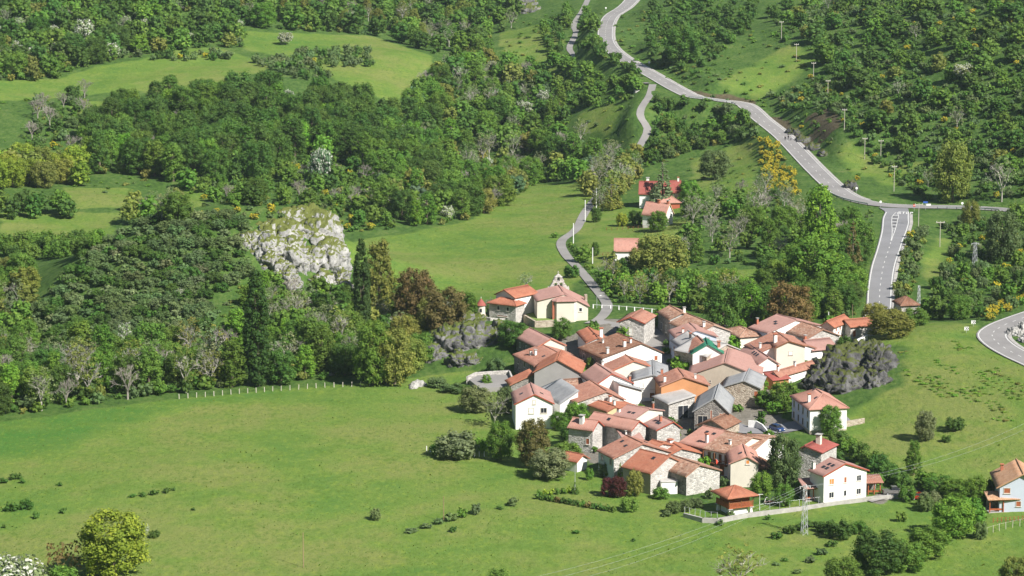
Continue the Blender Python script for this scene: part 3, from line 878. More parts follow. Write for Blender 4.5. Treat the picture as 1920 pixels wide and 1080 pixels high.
def house(name, label, B, C=None, A=None, h=5.0, roof='gable', rise=None, rm='terra', wm='stone', wm2=None, w=None, d=None, zg=None, ang=None, over=0.45, peak=0.5,
          win=(), chim=(), sky=(), cat='house', group=None, fascia=None, auto=None, base=None, R=None):
    w_in = w
    b, z, th, w, d = fit_box(B, C, A, h, w, d, zg, ang)
    root = tag(empty(name, (b[0], b[1], z), th), label, cat, group)
    u, v = np.array([math.cos(th), math.sin(th)]), np.array([-math.sin(th), math.cos(th)])
    if R is not None:
        if roof == 'gablex':
            mm, rise = fit_ridge(R, b, z, h, v, d if A is not None else None)
            if A is None: d = 2 * mm
            peak = min(.75, max(.25, mm / d))
        else:
            mm, rise = fit_ridge(R, b, z, h, u, w if C is not None else None)
            if C is None: w = 2 * mm
            peak = min(.75, max(.25, mm / w))
    cpt = b[:2] + u * w / 2 + v * d / 2
    FOOT.append((cpt[0], cpt[1], max(w, d) * 0.62))
    lows = [gz(*(b[:2] + u * w * i + v * d * j)) for i in (0, 1) for j in (0, 1)]
    zb = min(lows) - z - 0.6
    seed = len(FOOT)
    rise = rise if rise is not None else {'gable': 0.2 * w, 'gablex': 0.2 * d, 'hip': 0.2 * min(w, d), 'shed': 0.22 * w, 'shedy': 0.22 * d, 'shedr': 0.22 * w, 'flat': 0.0}[roof]
    R = ROOF[rm]
    corners = [(0, 0), (w, 0), (w, d), (0, d)]
    ht = {'gable': [h] * 4, 'gablex': [h] * 4, 'hip': [h] * 4, 'flat': [h] * 4, 'shed': [h, h + rise, h + rise, h], 'shedr': [h + rise, h, h, h + rise], 'shedy': [h, h, h + rise, h + rise]}[roof]
    # walls, one mesh; a second material may cover the side wall, often a tone painted for shade
    mb = MB()
    P = lambda i, zz: (*corners[i], zz)
    def wallpoly(i, j, extra=None):
        pts = [P(i, zb), P(j, zb), P(j, ht[j])] + ([extra] if extra else []) + [P(i, ht[i])]
        mb.poly(pts)
    if roof == 'gable':
        wallpoly(0, 1, (w * peak, 0, h + rise)); wallpoly(1, 2); wallpoly(2, 3, (w * peak, d, h + rise)); wallpoly(3, 0)
    elif roof == 'gablex':
        wallpoly(0, 1); wallpoly(1, 2, (w, d * peak, h + rise)); wallpoly(2, 3); wallpoly(3, 0, (0, d * peak, h + rise))
    else:
        for i in range(4): wallpoly(i, (i + 1) % 4)
    wo = mb.build('wall', WALL[wm], root)
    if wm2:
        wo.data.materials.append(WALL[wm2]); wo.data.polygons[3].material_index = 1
    if base:
        q = MB().box(-0.04, -0.04, zb, w + 0.04, d + 0.04, base[1]); q.build('plinth', WALL[base[0]], root)
    # roof
    o = over
    k = rise / max(w * peak, 0.1)
    def slope(nm, *pts, **kw):
        return roof_slope(nm, *pts, R, root, seed=seed + len(nm), flat=rm in ('grey', 'pale', 'green'), **kw)
    ridge_pts = None
    eaves = []
    if roof == 'gable':
        kr = rise / max(w * (1 - peak), 0.1)
        e0, e1 = h - k * o, h - kr * o
        slope('roof_slope', (-o, d + o * .7, e0), (-o, -o * .7, e0), (w * peak, -o * .7, h + rise), (w * peak, d + o * .7, h + rise))
        slope('roof_slope', (w + o, -o * .7, e1), (w + o, d + o * .7, e1), (w * peak, d + o * .7, h + rise), (w * peak, -o * .7, h + rise))
        ridge_pts = ((w * peak, -o * .75, h + rise + .19), (w * peak, d + o * .75, h + rise + .19))
        verge = [((-o, -o * .72, e0), (w * peak, -o * .72, h + rise)), ((w * peak, -o * .72, h + rise), (w + o, -o * .72, e1))]
    elif roof == 'gablex':
        k = rise / (d * peak); kr = rise / (d * (1 - peak))
        e0, e1 = h - k * o, h - kr * o
        slope('roof_slope', (-o * .7, -o, e0), (w + o * .7, -o, e0), (w + o * .7, d * peak, h + rise), (-o * .7, d * peak, h + rise))
        slope('roof_slope', (w + o * .7, d + o, e1), (-o * .7, d + o, e1), (-o * .7, d * peak, h + rise), (w + o * .7, d * peak, h + rise))
        ridge_pts = ((-o * .75, d * peak, h + rise + .19), (w + o * .75, d * peak, h + rise + .19))
        verge = [((-o * .72, -o, e0), (-o * .72, d * peak, h + rise)), ((w + o * .72, -o, e0), (w + o * .72, d * peak, h + rise))]
    elif roof == 'hip':
        m = min(w, d) / 2
        ez = h - rise / m * o
        if w >= d: r0, r1 = (m, d / 2, h + rise), (w - m, d / 2, h + rise)
        else: r0, r1 = (w / 2, m, h + rise), (w / 2, d - m, h + rise)
        c = [(-o, -o, ez), (w + o, -o, ez), (w + o, d + o, ez), (-o, d + o, ez)]
        if w >= d: q = [(c[0], c[1], r1, r0), (c[1], c[2], r1, r1), (c[2], c[3], r0, r1), (c[3], c[0], r0, r0)]
        else: q = [(c[0], c[1], r0, r0), (c[1], c[2], r1, r0), (c[2], c[3], r1, r1), (c[3], c[0], r0, r1)]
        for s in q: slope('roof_slope', *s)
        if abs(w - d) > 0.4: ridge_pts = ((r0[0], r0[1], r0[2] + .19), (r1[0], r1[1], r1[2] + .19))
        for ci in range(4):
            rr = r0 if (math.dist(c[ci][:2], r0[:2]) <= math.dist(c[ci][:2], r1[:2])) else r1
            MB().tube((c[ci][0], c[ci][1], c[ci][2] + .16), (rr[0], rr[1], rr[2] + .2), .13, .13, 6).build('hip_cap', R, root)
        verge = []
    elif roof in ('shed', 'shedr', 'shedy', 'flat'):
        if roof == 'shed': c = [(-o, d + o, h - k0(rise, w) * o), (-o, -o, h - k0(rise, w) * o), (w + o * .3, -o, h + rise + k0(rise, w) * o * .3), (w + o * .3, d + o, h + rise + k0(rise, w) * o * .3)]
        elif roof == 'shedr': c = [(w + o, -o, h - k0(rise, w) * o), (w + o, d + o, h - k0(rise, w) * o), (-o * .3, d + o, h + rise + k0(rise, w) * o * .3), (-o * .3, -o, h + rise + k0(rise, w) * o * .3)]
        else: c = [(-o, -o, h - k0(rise, d) * o), (w + o, -o, h - k0(rise, d) * o), (w + o, d + o * .3, h + rise + k0(rise, d) * o * .3), (-o, d + o * .3, h + rise + k0(rise, d) * o * .3)]
        slope('roof_slope', *c)
        verge = [(c[1], c[2])] if roof != 'shedy' else []
    if ridge_pts:
        MB().tube(*ridge_pts, .15, .15, 6).build('ridge_cap', R, root)
    for a_, b_ in verge:
        a_, b_ = Vector(a_), Vector(b_)
        vb = MB()
        hh = 0.2
        n_ = (b_ - a_).cross(Vector((0, 0, 1))).normalized() * 0.04
        vb.hexa([a_ - n_ - Vector((0, 0, hh * .3)), b_ - n_ - Vector((0, 0, hh * .3)), b_ + n_ - Vector((0, 0, hh * .3)), a_ + n_ - Vector((0, 0, hh * .3))],
                [a_ - n_ + Vector((0, 0, hh)), b_ - n_ + Vector((0, 0, hh)), b_ + n_ + Vector((0, 0, hh)), a_ + n_ + Vector((0, 0, hh))])
        vb.build('verge_board', fascia or R, root)
    def roof_z(x, y):
        if roof == 'gable': return h + (rise * x / (w * peak) if x < w * peak else rise * (w - x) / (w * (1 - peak)))
        if roof == 'gablex': return h + (rise * y / (d * peak) if y < d * peak else rise * (d - y) / (d * (1 - peak)))
        if roof == 'hip': return h + rise * min(1, min(x, y, w - x, d - y) / (min(w, d) / 2))
        if roof == 'shed': return h + rise * x / w
        if roof == 'shedr': return h + rise * (w - x) / w
        return h + rise * y / d
    for i, c in enumerate(chim):
        fx, fy, hh = c[:3]
        zz = roof_z(fx * w, fy * d)
        chimney(root, fx * w, fy * d, zz - 0.4, zz + hh, c[3] if len(c) > 3 else 0.6, c[4] if len(c) > 4 else None, seed + i)
    for fx, fy in sky:
        e = 0.01
        x0, y0 = fx * w, fy * d
        sx = (roof_z(x0 + e, y0) - roof_z(x0 - e, y0)) / (2 * e); sy = (roof_z(x0, y0 + e) - roof_z(x0, y0 - e)) / (2 * e)
        q = [(x0 + a * .38, y0 + bb * .42) for a, bb in ((-1, -1), (1, -1), (1, 1), (-1, 1))]
        zz = lambda p, dz: roof_z(x0, y0) + sx * (p[0] - x0) + sy * (p[1] - y0) + dz
        sk = MB().hexa([(*p, zz(p, .1)) for p in q], [(*p, zz(p, .3)) for p in q]).build('skylight', M_DARK, root)
        q2 = [(x0 + (p[0] - x0) * .75, y0 + (p[1] - y0) * .75) for p in q]
        MB().hexa([(*p, zz(p, .3)) for p in q2], [(*p, zz(p, .32)) for p in q2]).build('pane', M_GLASS, sk)
    for i, wdef in enumerate(win):
        wl, pos, zc, ww, wh, kind = wdef[:6]
        Lw = w if wl == 'f' else d
        opening(root, wl, pos * Lw, zc, ww, wh, kind, (w, d), seed=seed)
    if auto:
        rs = random.Random(seed * 7 + 1)
        for wl in auto:
            Lw = w if wl == 'f' else d
            n = max(1, int(Lw / 3.2))
            for fl in range(max(1, int(h / 2.6))):
                for i in range(n):
                    if rs.random() < 0.72:
                        zc = 1.5 + fl * 2.6
                        if zc + 0.7 > h: continue
                        if fl == 0 and rs.random() < 0.3:
                            opening(root, wl, (i + .5) / n * Lw, 1.0, 1.0, 2.0, 'door', (w, d), seed=seed)
                        else:
                            opening(root, wl, (i + .5) / n * Lw, zc, 0.75, 0.95, rs.choice(['dark', 'dark', 'brown', 'shut']), (w, d), seed=seed)
    return root, dict(w=w, d=d, z=z, b=b, th=th, rise=rise, zb=zb, roof_z=roof_z)
def k0(r, w): return r / max(w, .1)

ICO = None
def ico(sub=1):
    bm = bmesh.new()
    bmesh.ops.create_icosphere(bm, subdivisions=sub, radius=1)
    v = np.array([x.co[:] for x in bm.verts]); f = np.array([[q.index for q in p.verts] for p in bm.faces])
    bm.free()
    return v, f
# ------------------------------------------------------------------ the village houses (eave corners read off the photograph)
def H(*a, **k):
    if 'd' in k and k.get('group') == GV and k['d'] >= 7: k['d'] *= 1.18
    return house(*a, **k)
GV = 'tiled village houses'
# --- church side
H('priest_house', 'orange roofed white house with gabled end immediately left of the church', (965, 558), (1007, 549), (930, 551), R=(946, 544), h=5.6, roof='gablex', rm='orange', wm='white', zg=7.4, group=GV,
  win=[('s', .35, 4.2, .8, 1.2, 'dark'), ('s', .68, 4.2, .8, 1.2, 'dark'), ('f', .3, 1.6, .7, .7, 'dark')])
H('gatehouse', 'small square stone building with hipped orange roof below the white house by the church', (967, 573), (979, 568), (921, 567), h=4.4, roof='hip', rm='orange', wm='stone', zg=6.9, rise=1.1, d=7, w=4.4, group=GV,
  win=[('s', .35, 3.2, .7, 1.0, 'dark'), ('s', .7, 3.2, .7, 1.0, 'dark'), ('s', .5, 1.2, 3.2, .25, 'brown')])
H('link_building', 'plain white walled annex joining the orange roofed house to the church', (990, 555), (1008, 552), None, h=3.6, roof='flat', rm='pale', wm='white', zg=7.4, d=4, ang=12, group=GV)
# --- west side
H('village_house', 'long house with rose tiled roof below the church terrace wall', (1007, 651), (1058, 644), (968, 631), R=(1033, 635), h=5.2, rm='pink', wm='cream', wm2='dark', group=GV, fascia=M_BRICK,
  win=[('s', .2, 3.6, .7, 1.1, 'dark'), ('s', .5, 3.6, .7, 1.1, 'dark'), ('s', .8, 3.6, .7, 1.1, 'dark'), ('s', .35, 1.2, .7, 1.0, 'dark')])
H('village_house', 'tall dark walled house with wide orange roof and white chimneys at the west edge', (1003, 686), (1098, 684), (962, 667), R=(1056, 667), h=4.8, rm='terra', wm='tan', wm2='dark', group=GV,
  win=[('s', .2, 3.8, .8, 1.3, 'dark'), ('s', .5, 3.8, .8, 1.3, 'dark'), ('s', .8, 3.8, .8, 1.3, 'dark'), ('s', .25, 1.4, .8, 1.2, 'dark'), ('s', .6, 1.1, 1.0, 2.0, 'dark')],
  chim=[(.18, .62, 1.2, .6), (.23, .52, 1.3, .55)], sky=[(.3, .3)])
H('village_house', 'orange gabled house with blank pale gable wall in front of the tall west house', (1002, 697), (1089, 699), None, R=(1045, 675), h=5.4, rm='orange', wm='grey', d=9, group=GV, win=[('f', .85, 1.2, 1.2, 2.2, 'door')])
H('barn', 'low lean-to with orange tiles sloping left beside the concrete yard', (958, 721), (1000, 716), None, h=2.4, roof='shed', rise=2.4, rm='orange', wm='dark', d=5, ang=12, cat='shed')
H('village_house', 'broad brown tiled house with white gable in the upper middle of the village', (1130, 671), (1240, 657), (1088, 650), R=(1203, 644), h=6.3, rm='brown', wm='white', wm2='dark', group=GV, peak=.52,
  win=[('f', .62, 3.4, .6, .9, 'dark'), ('f', .9, 5.0, .8, 1.1, 'brown'), ('s', .2, 4.6, .9, 1.2, 'dark'), ('s', .6, 4.6, .9, 1.2, 'dark')], chim=[(.12, .1, 1.4, .6), (.42, .14, 1.5, .7), (.3, .75, .8, .4), (.55, .2, 1.1, .5)])
H('village_house', 'bright orange tiled wing behind the broad brown roofed house', (1101, 642), (1140, 634), (1085, 622), h=5.6, rm='orange', wm='white', group=GV, chim=[(.75, .2, 2.2, .8)])
H('village_house', 'red tiled house with cream side wall stepping down from the white gable', (1129, 703), None, (1114, 692), h=5.2, R=(1188, 677), rm='terra', wm='cream', wm2='dark', group=GV, chim=[(.12, .9, 1.0, .5)], fascia=M_BRICK)
H('village_house', 'isolated stone house with red gable roof above the lane near the church', (1160, 603), (1208, 608), None, R=(1182, 595), h=5.6, rm='terra', wm='pebble', d=9, ang=-18, zg=5.4, group=GV, fascia=M_FASCIA,
  win=[('f', .22, 3.4, .8, 1.6, 'shut'), ('f', .48, 3.2, .8, 1.8, 'shut')])
H('village_house', 'rubble stone house with old roof beside the white road railing', (1256, 598), (1301, 597), (1234, 585), R=(1278, 587), h=5.6, rm='old', wm='stone', wm2='dark', zg=5.2, group=GV, win=[('s', .3, 2.4, .9, 1.8, 'dark'), ('s', .7, 2.4, .9, 1.8, 'dark'), ('f', .3, 3.6, .5, .5, 'dark')], chim=[(.75, .3, 1.3, .6)])
# --- north rows
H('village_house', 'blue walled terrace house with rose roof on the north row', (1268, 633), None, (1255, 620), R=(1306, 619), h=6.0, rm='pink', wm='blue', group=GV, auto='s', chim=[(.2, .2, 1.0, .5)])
H('village_house', 'terrace house with weathered tiles and grey patch behind the green roof', (1305, 626), (1372, 632), None, h=5.6, roof='gable', rm='old', wm='stone', d=13, ang=22, group=GV, chim=[(.3, .1, 1.2, .6)])
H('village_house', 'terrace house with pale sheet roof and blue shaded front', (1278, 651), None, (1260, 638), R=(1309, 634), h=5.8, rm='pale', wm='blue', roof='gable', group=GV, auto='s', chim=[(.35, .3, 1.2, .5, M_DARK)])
H('village_house', 'terrace house with red brown roof left of the green roof', (1290, 661), None, (1279, 650), R=(1318, 640), h=6.0, rm='terra', wm='white', group=GV, auto='s', chim=[(.75, .5, 1.2, .6, M_BRICK)])
H('village_house', 'narrow house with bright green sheet roof', (1299, 662), None, (1296, 650), R=(1327, 646), h=6.9, rm='green', wm='white', roof='gable', group=GV, win=[('s', .5, 2.8, .8, 1.6, 'brown'), ('f', .45, 2.2, .4, 3.0, 'brown')], chim=[(.9, .4, 1.6, .7, M_BRICK)])
H('barn', 'stone gable with grey eaves boards right of the green roofed house', (1325, 668), (1384, 655), None, R=(1362, 646), h=6.4, rm='pale', wm='warm', d=9, group=GV, win=[('f', .4, 2.4, 1.0, 1.0, 'brown')])
H('village_house', 'small pinkish house with pyramid roof at the north edge of the village', (1388, 632), (1402, 629), (1366, 619), h=4.4, rm='old', wm='cream', group=GV, win=[('s', .6, 2.8, .6, .8, 'brown')], roof='hip', w=6, d=8)
H('village_house', 'large blue and white house with rose roof below the dark copper tree', (1440, 624), None, (1406, 614), R=(1492, 600), h=5.6, rm='pink', wm='white', wm2='blue', group=GV, rise=2.6,
  win=[('s', .25, 3.6, 1.0, 1.5, 'dark'), ('s', .55, 3.6, 1.0, 1.5, 'dark'), ('s', .85, 3.6, 1.0, 1.5, 'dark')], chim=[(.12, .95, 1.4, .5, M_BRICK)], sky=[(.25, .35), (.3, .5)])
H('village_house', 'house with rough orange tiles and rubble gable next to the blue and white house', (1513, 635), (1574, 632), (1468, 619), R=(1542, 618), h=4.6, rm='old', wm='stone', group=GV)
H('village_house', 'brown tiled house with plain white side wall in the north east quarter', (1426, 660), None, (1398, 647), R=(1477, 637), h=5.8, rm='terra', wm='white', group=GV, win=[('f', .25, 1.6, 1.2, 1.2, 'dark')], chim=[(.06, .25, 1.2, .5), (.3, .12, 2.2, .8)])
H('village_house', 'cream gabled house with red brown verge and one small attic window', (1456, 651), (1509, 657), None, R=(1479, 640), h=7.2, rm='terra', wm='cream', d=10, ang=10, group=GV, fascia=M_WOOD, win=[('f', .5, 5.6, .9, .8, 'shut')])
H('village_house', 'small house with lattice gallery and bright orange roof at the north east end', (1563, 613), (1594, 600), (1543, 609), R=(1551, 602), h=4.6, roof='gablex', rm='orange', wm='white', wm2='stone', group=GV,
  win=[('f', .15, 3.7, .7, 1.0, 'brown'), ('f', .38, 3.7, .7, 1.0, 'brown'), ('f', .62, 3.7, .7, 1.0, 'brown'), ('f', .86, 3.7, .7, 1.0, 'brown'), ('f', .3, 2.6, .7, .6, 'brown'), ('f', .7, 2.6, .7, .6, 'brown'), ('f', .5, 1.0, 1, 1.8, 'door')])
H('village_house', 'low orange roofed house partly behind bushes at the north east end', (1595, 613), (1640, 602), None, h=3.6, roof='gablex', rm='orange', wm='stone', d=6, ang=22, group=GV, win=[('f', .15, 1.8, .8, 1.6, 'brown')])
H('village_house', 'small house with dull rose roof and stub chimney above the dark crag', (1524, 657), (1568, 648), None, h=3.8, roof='gablex', rm='pink', wm='white', d=7, ang=25, group=GV, chim=[(.1, .6, 1.3, .6, M_BRICK)])
H('barn', 'long low tiled shed wedged against the dark crag', (1460, 706), (1530, 686), None, R=(1466, 690), h=3.0, roof='gablex', rm='terra', wm='white', group=GV, chim=[(.1, .5, 1.0, .5), (.55, .5, .9, .5)])
H('barn', 'red tiled lean-to under the shed by the crag', (1450, 713), (1478, 703), None, h=2.6, roof='shedy', rise=1.2, rm='red', wm='ochre', d=4, ang=30, group=GV, cat='shed')
# --- middle
H('barn', 'big barn with blank tan gable wall in the centre of the village', (1292, 703), (1425, 705), None, R=(1359, 680), h=4.4, rm='pink', wm='tan', d=15, ang=-7, group=GV, peak=.54, win=[('f', .3, 3.0, .35, .35, 'dark')])
H('barn', 'barn wing with grey and rose roof right of the tan gable', (1421, 684), None, (1385, 660), R=(1437, 665), h=4.6, rm='pink', wm='white', group=GV, sky=[(.3, .35), (.3, .45), (.3, .55)])
H('barn', 'barn with rubble gable and grey and pink roof right of the grey ruin', (1357, 725), (1424, 730), None, R=(1395, 714), h=4.6, rm='grey', wm='warm', d=11, ang=-10, group=GV, win=[('f', .9, 3.0, .9, 1.6, 'brown')])
H('village_house', 'white house with grey hipped gable roof and two rows of windows in the village centre', (1188, 712), (1250, 711), None, R=(1225, 704), h=5.4, rm='grey', wm='white', d=14, ang=-2, group=GV, base=('blue', 1.0), rise=2.0,
  win=[('f', .25, 4.1, .75, 1.2, 'shut'), ('f', .56, 4.1, .9, 1.8, 'shut'), ('f', .25, 1.9, .75, 1.1, 'shut'), ('f', .56, 1.1, 1.1, 2.2, 'door')], chim=[(.85, .25, 1.2, .6, M_BRICK)])
H('village_house', 'house with bare orange brick gable in the village centre', (1240, 724), (1328, 722), None, R=(1283, 707), h=6.0, rm='terra', wm='ochre', d=8, group=GV, chim=[(.1, .2, 1.4, .6), (.75, .2, 1.0, .5)])
H('barn', 'tall pale stone pier and open barn beside the orange brick gable', (1254, 757), (1302, 750), None, h=4.0, roof='shed', rise=1.4, rm='pale', wm='stone', d=7, ang=22, group=GV, win=[('f', .55, 1.5, 2.6, 3.4, 'dark')])  # dark window pane stands in for the shade inside the open bay
H('barn', 'grey roofed barn with dark timbered gable and open bay', (1302, 770), (1366, 771), None, R=(1339, 746), h=5.0, rm='grey', wm='dark', d=13, ang=-8, group=GV, win=[('f', .25, 2.0, 2.2, 3.6, 'dark'), ('f', .78, 3.4, .4, 2.2, 'brown'), ('f', .5, 4.2, .3, 2.0, 'brown')])  # first opening is a dark pane that paints the bay's shadow
H('barn', 'small hut with mottled brown roof in front of the grey barn', (1308, 797), (1358, 803), None, R=(1335, 788), h=3.0, rm='brown', wm='warm', d=7, group=GV, rise=1.7)
# --- west front
H('village_house', 'white gabled house with rose roof and three front windows at the meadow edge', (967, 757), (1037, 758), (959, 740), R=(1002, 740), h=6.2, rm='pink', wm='white', group=GV, fascia=M_FASCIA, d=10,
  win=[('f', .5, 6.5, .6, .8, 'shut'), ('f', .42, 4.5, 1.0, 1.2, 'shut'), ('f', .76, 4.5, 1.3, 1.1, 'dark'), ('f', .42, 1.6, 1.0, 1.2, 'shut')], sky=[(.2, .5), (.75, .4)])
H('barn', 'barn with smooth grey roof behind the white gabled house', (1036, 745), (1075, 738), None, h=4.4, roof='shed', rise=2.0, rm='grey', wm='white', d=8, ang=18, group=GV)
H('barn', 'stone shed with brown tiles between the grey roofs', (1060, 727), (1098, 722), None, h=3.4, roof='gablex', rm='old', wm='stone', d=6, ang=20, group=GV)
H('barn', 'narrow grey lean-to roof with white end wall above the garden trees', (1050, 756), (1082, 745), None, h=4.2, roof='shed', rise=2.6, rm='grey', wm='white', d=10, ang=22, group=GV)
H('village_house', 'stone gabled house with rose and terracotta roof and one dark window', (1079, 755), (1170, 749), None, R=(1137, 734), h=4.6, rm='terra', wm='pebble', d=10, group=GV, peak=.6, win=[('f', .47, 2.5, 1.2, 1.2, 'dark')])
H('village_house', 'house with grey and rose roof and a bright red verge', (1117, 722), (1186, 724), None, R=(1146, 700), h=5.4, rm='pink', wm='white', d=10, ang=16, group=GV, fascia=M_FASCIA, chim=[(.98, .1, 1.2, .5, M_BRICK)])
H('barn', 'long shed with grey sheet roof running right below the red verge', (1160, 735), (1205, 742), None, h=4.0, roof='shedr', rise=2.0, rm='grey', wm='white', d=9, ang=20, group=GV)
H('village_house', 'small house with orange roof and yellow gable wall', (1139, 771), (1196, 762), None, R=(1152, 763), h=3.8, rm='orange', wm='yellow', d=9, ang=32, group=GV, peak=.42, chim=[(.3, .1, 1.1, .5), (.5, .5, 1.3, .6)])
H('village_house', 'house with smooth rose roof and white gable behind the long stone house', (1188, 786), None, (1150, 779), R=(1216, 767), h=4.6, rm='pink', wm='cream', group=GV, sky=[(.2, .3), (.2, .5)], chim=[(.15, .95, .8, .7), (.7, .05, 1.4, .4, M_BRICK)])
H('village_house', 'house with rose roof and square rubble gable above the orange roofs', (1232, 806), (1275, 799), (1208, 794), R=(1262, 791), h=4.8, rm='pink', wm='pebble', wm2='dark', group=GV, fascia=M_FASCIA, peak=.6, sky=[(.3, .35), (.3, .5)], chim=[(.45, .5, 1.3, .5, M_BRICK)])
H('village_house', 'long low stone house with rose roof and blue skylight facing the meadow', (1184, 806), None, (1106, 797), R=(1197, 789), h=5.2, rm='salmon', wm='stone', group=GV, fascia=M_FASCIA, d=11,
  win=[('s', .15, 3.8, .7, .7, 'dark'), ('f', .5, 3.6, .7, 1.1, 'dark')], sky=[(.25, .6)])
H('village_house', 'stone end house with rose roof and fat chimney at the west corner', (1111, 806), None, (1066, 800), R=(1112, 785), h=5.4, rm='salmon', wm='stone', group=GV, fascia=M_FASCIA, win=[('s', .8, 2.6, .8, 1.3, 'brown')], chim=[(.25, .55, 1.7, .9)])
H('village_house', 'house with three small skylights and brown orange roof at the front', (1151, 859), None, (1122, 844), R=(1205, 832), h=5.2, roof='gable', rm='terra', wm='pebble', wm2='blue', group=GV, win=[('s', .25, 4.0, .8, 1.0, 'dark'), ('s', .8, 4.0, .9, 1.1, 'dark')], sky=[(.3, .35), (.35, .75), (.7, .5)])
H('barn', 'small outhouse with rose roof between the front house and the long stone house', (1172, 826), (1204, 824), None, h=3.2, roof='shedy', rise=1.4, rm='pink', wm='white', d=5, ang=18, group=GV, chim=[(.25, .4, .9, .5)])
H('village_house', 'orange roofed house with white cowl chimney in the front row', (1188, 858), None, (1170, 852), R=(1243, 832), h=4.6, rm='orange', wm='stone', wm2='dark', group=GV, chim=[(.72, .5, .7, .9, M_WHITE)])
H('village_house', 'narrow orange roofed house with ragged stone gable behind the largest orange roof', (1251, 855), (1316, 861), (1220, 846), R=(1278, 841), h=4.4, rm='orange', wm='pebble', group=GV, peak=.4, fascia=M_BRICK)
H('village_house', 'largest plain orange roof of the front row', (1220, 887), None, (1168, 874), R=(1253, 856), h=4.8, rm='orange', wm='stone', wm2='tan', group=GV, sky=[(.35, .35)], win=[('s', .5, 1.4, 2.2, 2.0, 'light')])
H('village_house', 'house with mottled old tiles and large rubble gable at the front corner', (1287, 892), (1351, 887), (1233, 878), R=(1311, 872), h=4.4, rm='old', wm='pebble', wm2='dark', group=GV, peak=.45)
H('barn', 'white terrace block below the largest orange roof', (1240, 905), (1270, 903), None, h=2.6, roof='flat', rm='pale', wm='white', d=4, ang=10, group=GV, cat='annex', over=.1)
H('barn', 'small open shelter with orange roof beside the garden', (1082, 864), (1100, 857), (1055, 857), h=2.6, rm='orange', wm='white', rise=1.0, cat='shed', over=.6)
# --- south east row
H('village_house', 'house with smooth rose roof and tall chimney in the row above the courtyard', (1320, 840), None, (1276, 829), R=(1364, 810), h=5.0, rm='salmon', wm='stone', wm2='dark', group=GV, chim=[(.12, .12, 1.9, .6)], sky=[(.36, .3), (.36, .6)], auto='s')
gal, gi = H('village_house', 'house with old mottled tiles and timber gallery above the courtyard', (1369, 851), None, (1321, 841), R=(1410, 820), h=5.2, rm='old', wm='cream', wm2='white', group=GV, chim=[(.2, .35, .9, .5)])
H('village_house', 'house with pale orange old tiles at the right end of the courtyard row', (1410, 847), None, (1373, 842), R=(1442, 822), h=5.0, rm='old', wm='white', group=GV, rise=2.2)
H('village_house', 'cream gabled house with rose roof and tiny orange shutter near the big willow', (1370, 868), (1422, 865), None, R=(1401, 856), h=5.4, rm='salmon', wm='cream', d=9, ang=0, group=GV, win=[('f', .62, 5.6, .7, .8, 'orange')], sky=[(.4, .4), (.85, .5)])
H('barn', 'small brown hipped shed attached to the cream gabled house', (1406, 877), (1446, 882), None, h=3.6, roof='hip', rm='brown', wm='dark', d=5, ang=2, rise=1.6, group=GV)
H('village_house', 'square stone house with red roof and domed metal chimney right of the big willow', (1497, 843), (1537, 856), None, R=(1509, 836), h=6.4, roof='gable', rm='red', wm='stone', d=7, peak=.3, group=GV, chim=[(.55, .5, 2.0, 1.0, WALL['cream'])])
H('village_house', 'white house with hipped rose roof and blue shaded front standing apart below the crag', (1519, 767), (1587, 762), (1486, 742), h=6.0, roof='hip', rm='salmon', wm='white', wm2='blue', group=GV, rise=2.3, base=('tan', .9),  # blue side wall is white plaster tinted for shade
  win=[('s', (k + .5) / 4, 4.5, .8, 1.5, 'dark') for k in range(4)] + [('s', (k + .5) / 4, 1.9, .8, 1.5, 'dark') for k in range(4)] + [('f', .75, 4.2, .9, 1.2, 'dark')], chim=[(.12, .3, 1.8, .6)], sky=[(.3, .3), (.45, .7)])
H('village_house', 'tall white gabled house with brown framed windows at the southern edge', (1545, 892), (1625, 882), (1518, 883), R=(1584, 869), h=6.2, rm='pink', wm='white', group=GV, fascia=M_FASCIA, over=.5,
  win=[('f', .18, 4.7, 1.1, 1.15, 'orange'), ('f', .5, 4.7, .55, 1.15, 'brown'), ('f', .82, 4.7, 1.0, 1.15, 'dark'), ('f', .18, 1.8, 1.1, 1.15, 'dark'), ('f', .5, 1.8, .55, 1.15, 'dark'), ('f', .82, 1.8, 1.0, 1.15, 'dark')],
  sky=[(.18, .35), (.18, .6), (.3, .3), (.3, .55)], chim=[(.05, .9, 1.5, .55)])
H('village_house', 'pale blue house with sandy tiled roof cut by the right edge', (1875, 911), (1960, 903), (1866, 906), h=5.6, rm='sand', wm='blue', group=GV, rise=2.6, d=10, over=.8, win=[('f', .16, 4.6, 1.2, 1.0, 'brown'), ('f', .42, 1.8, .9, 1.0, 'brown')], chim=[(.15, .8, 1.2, .6, M_BRICK)])
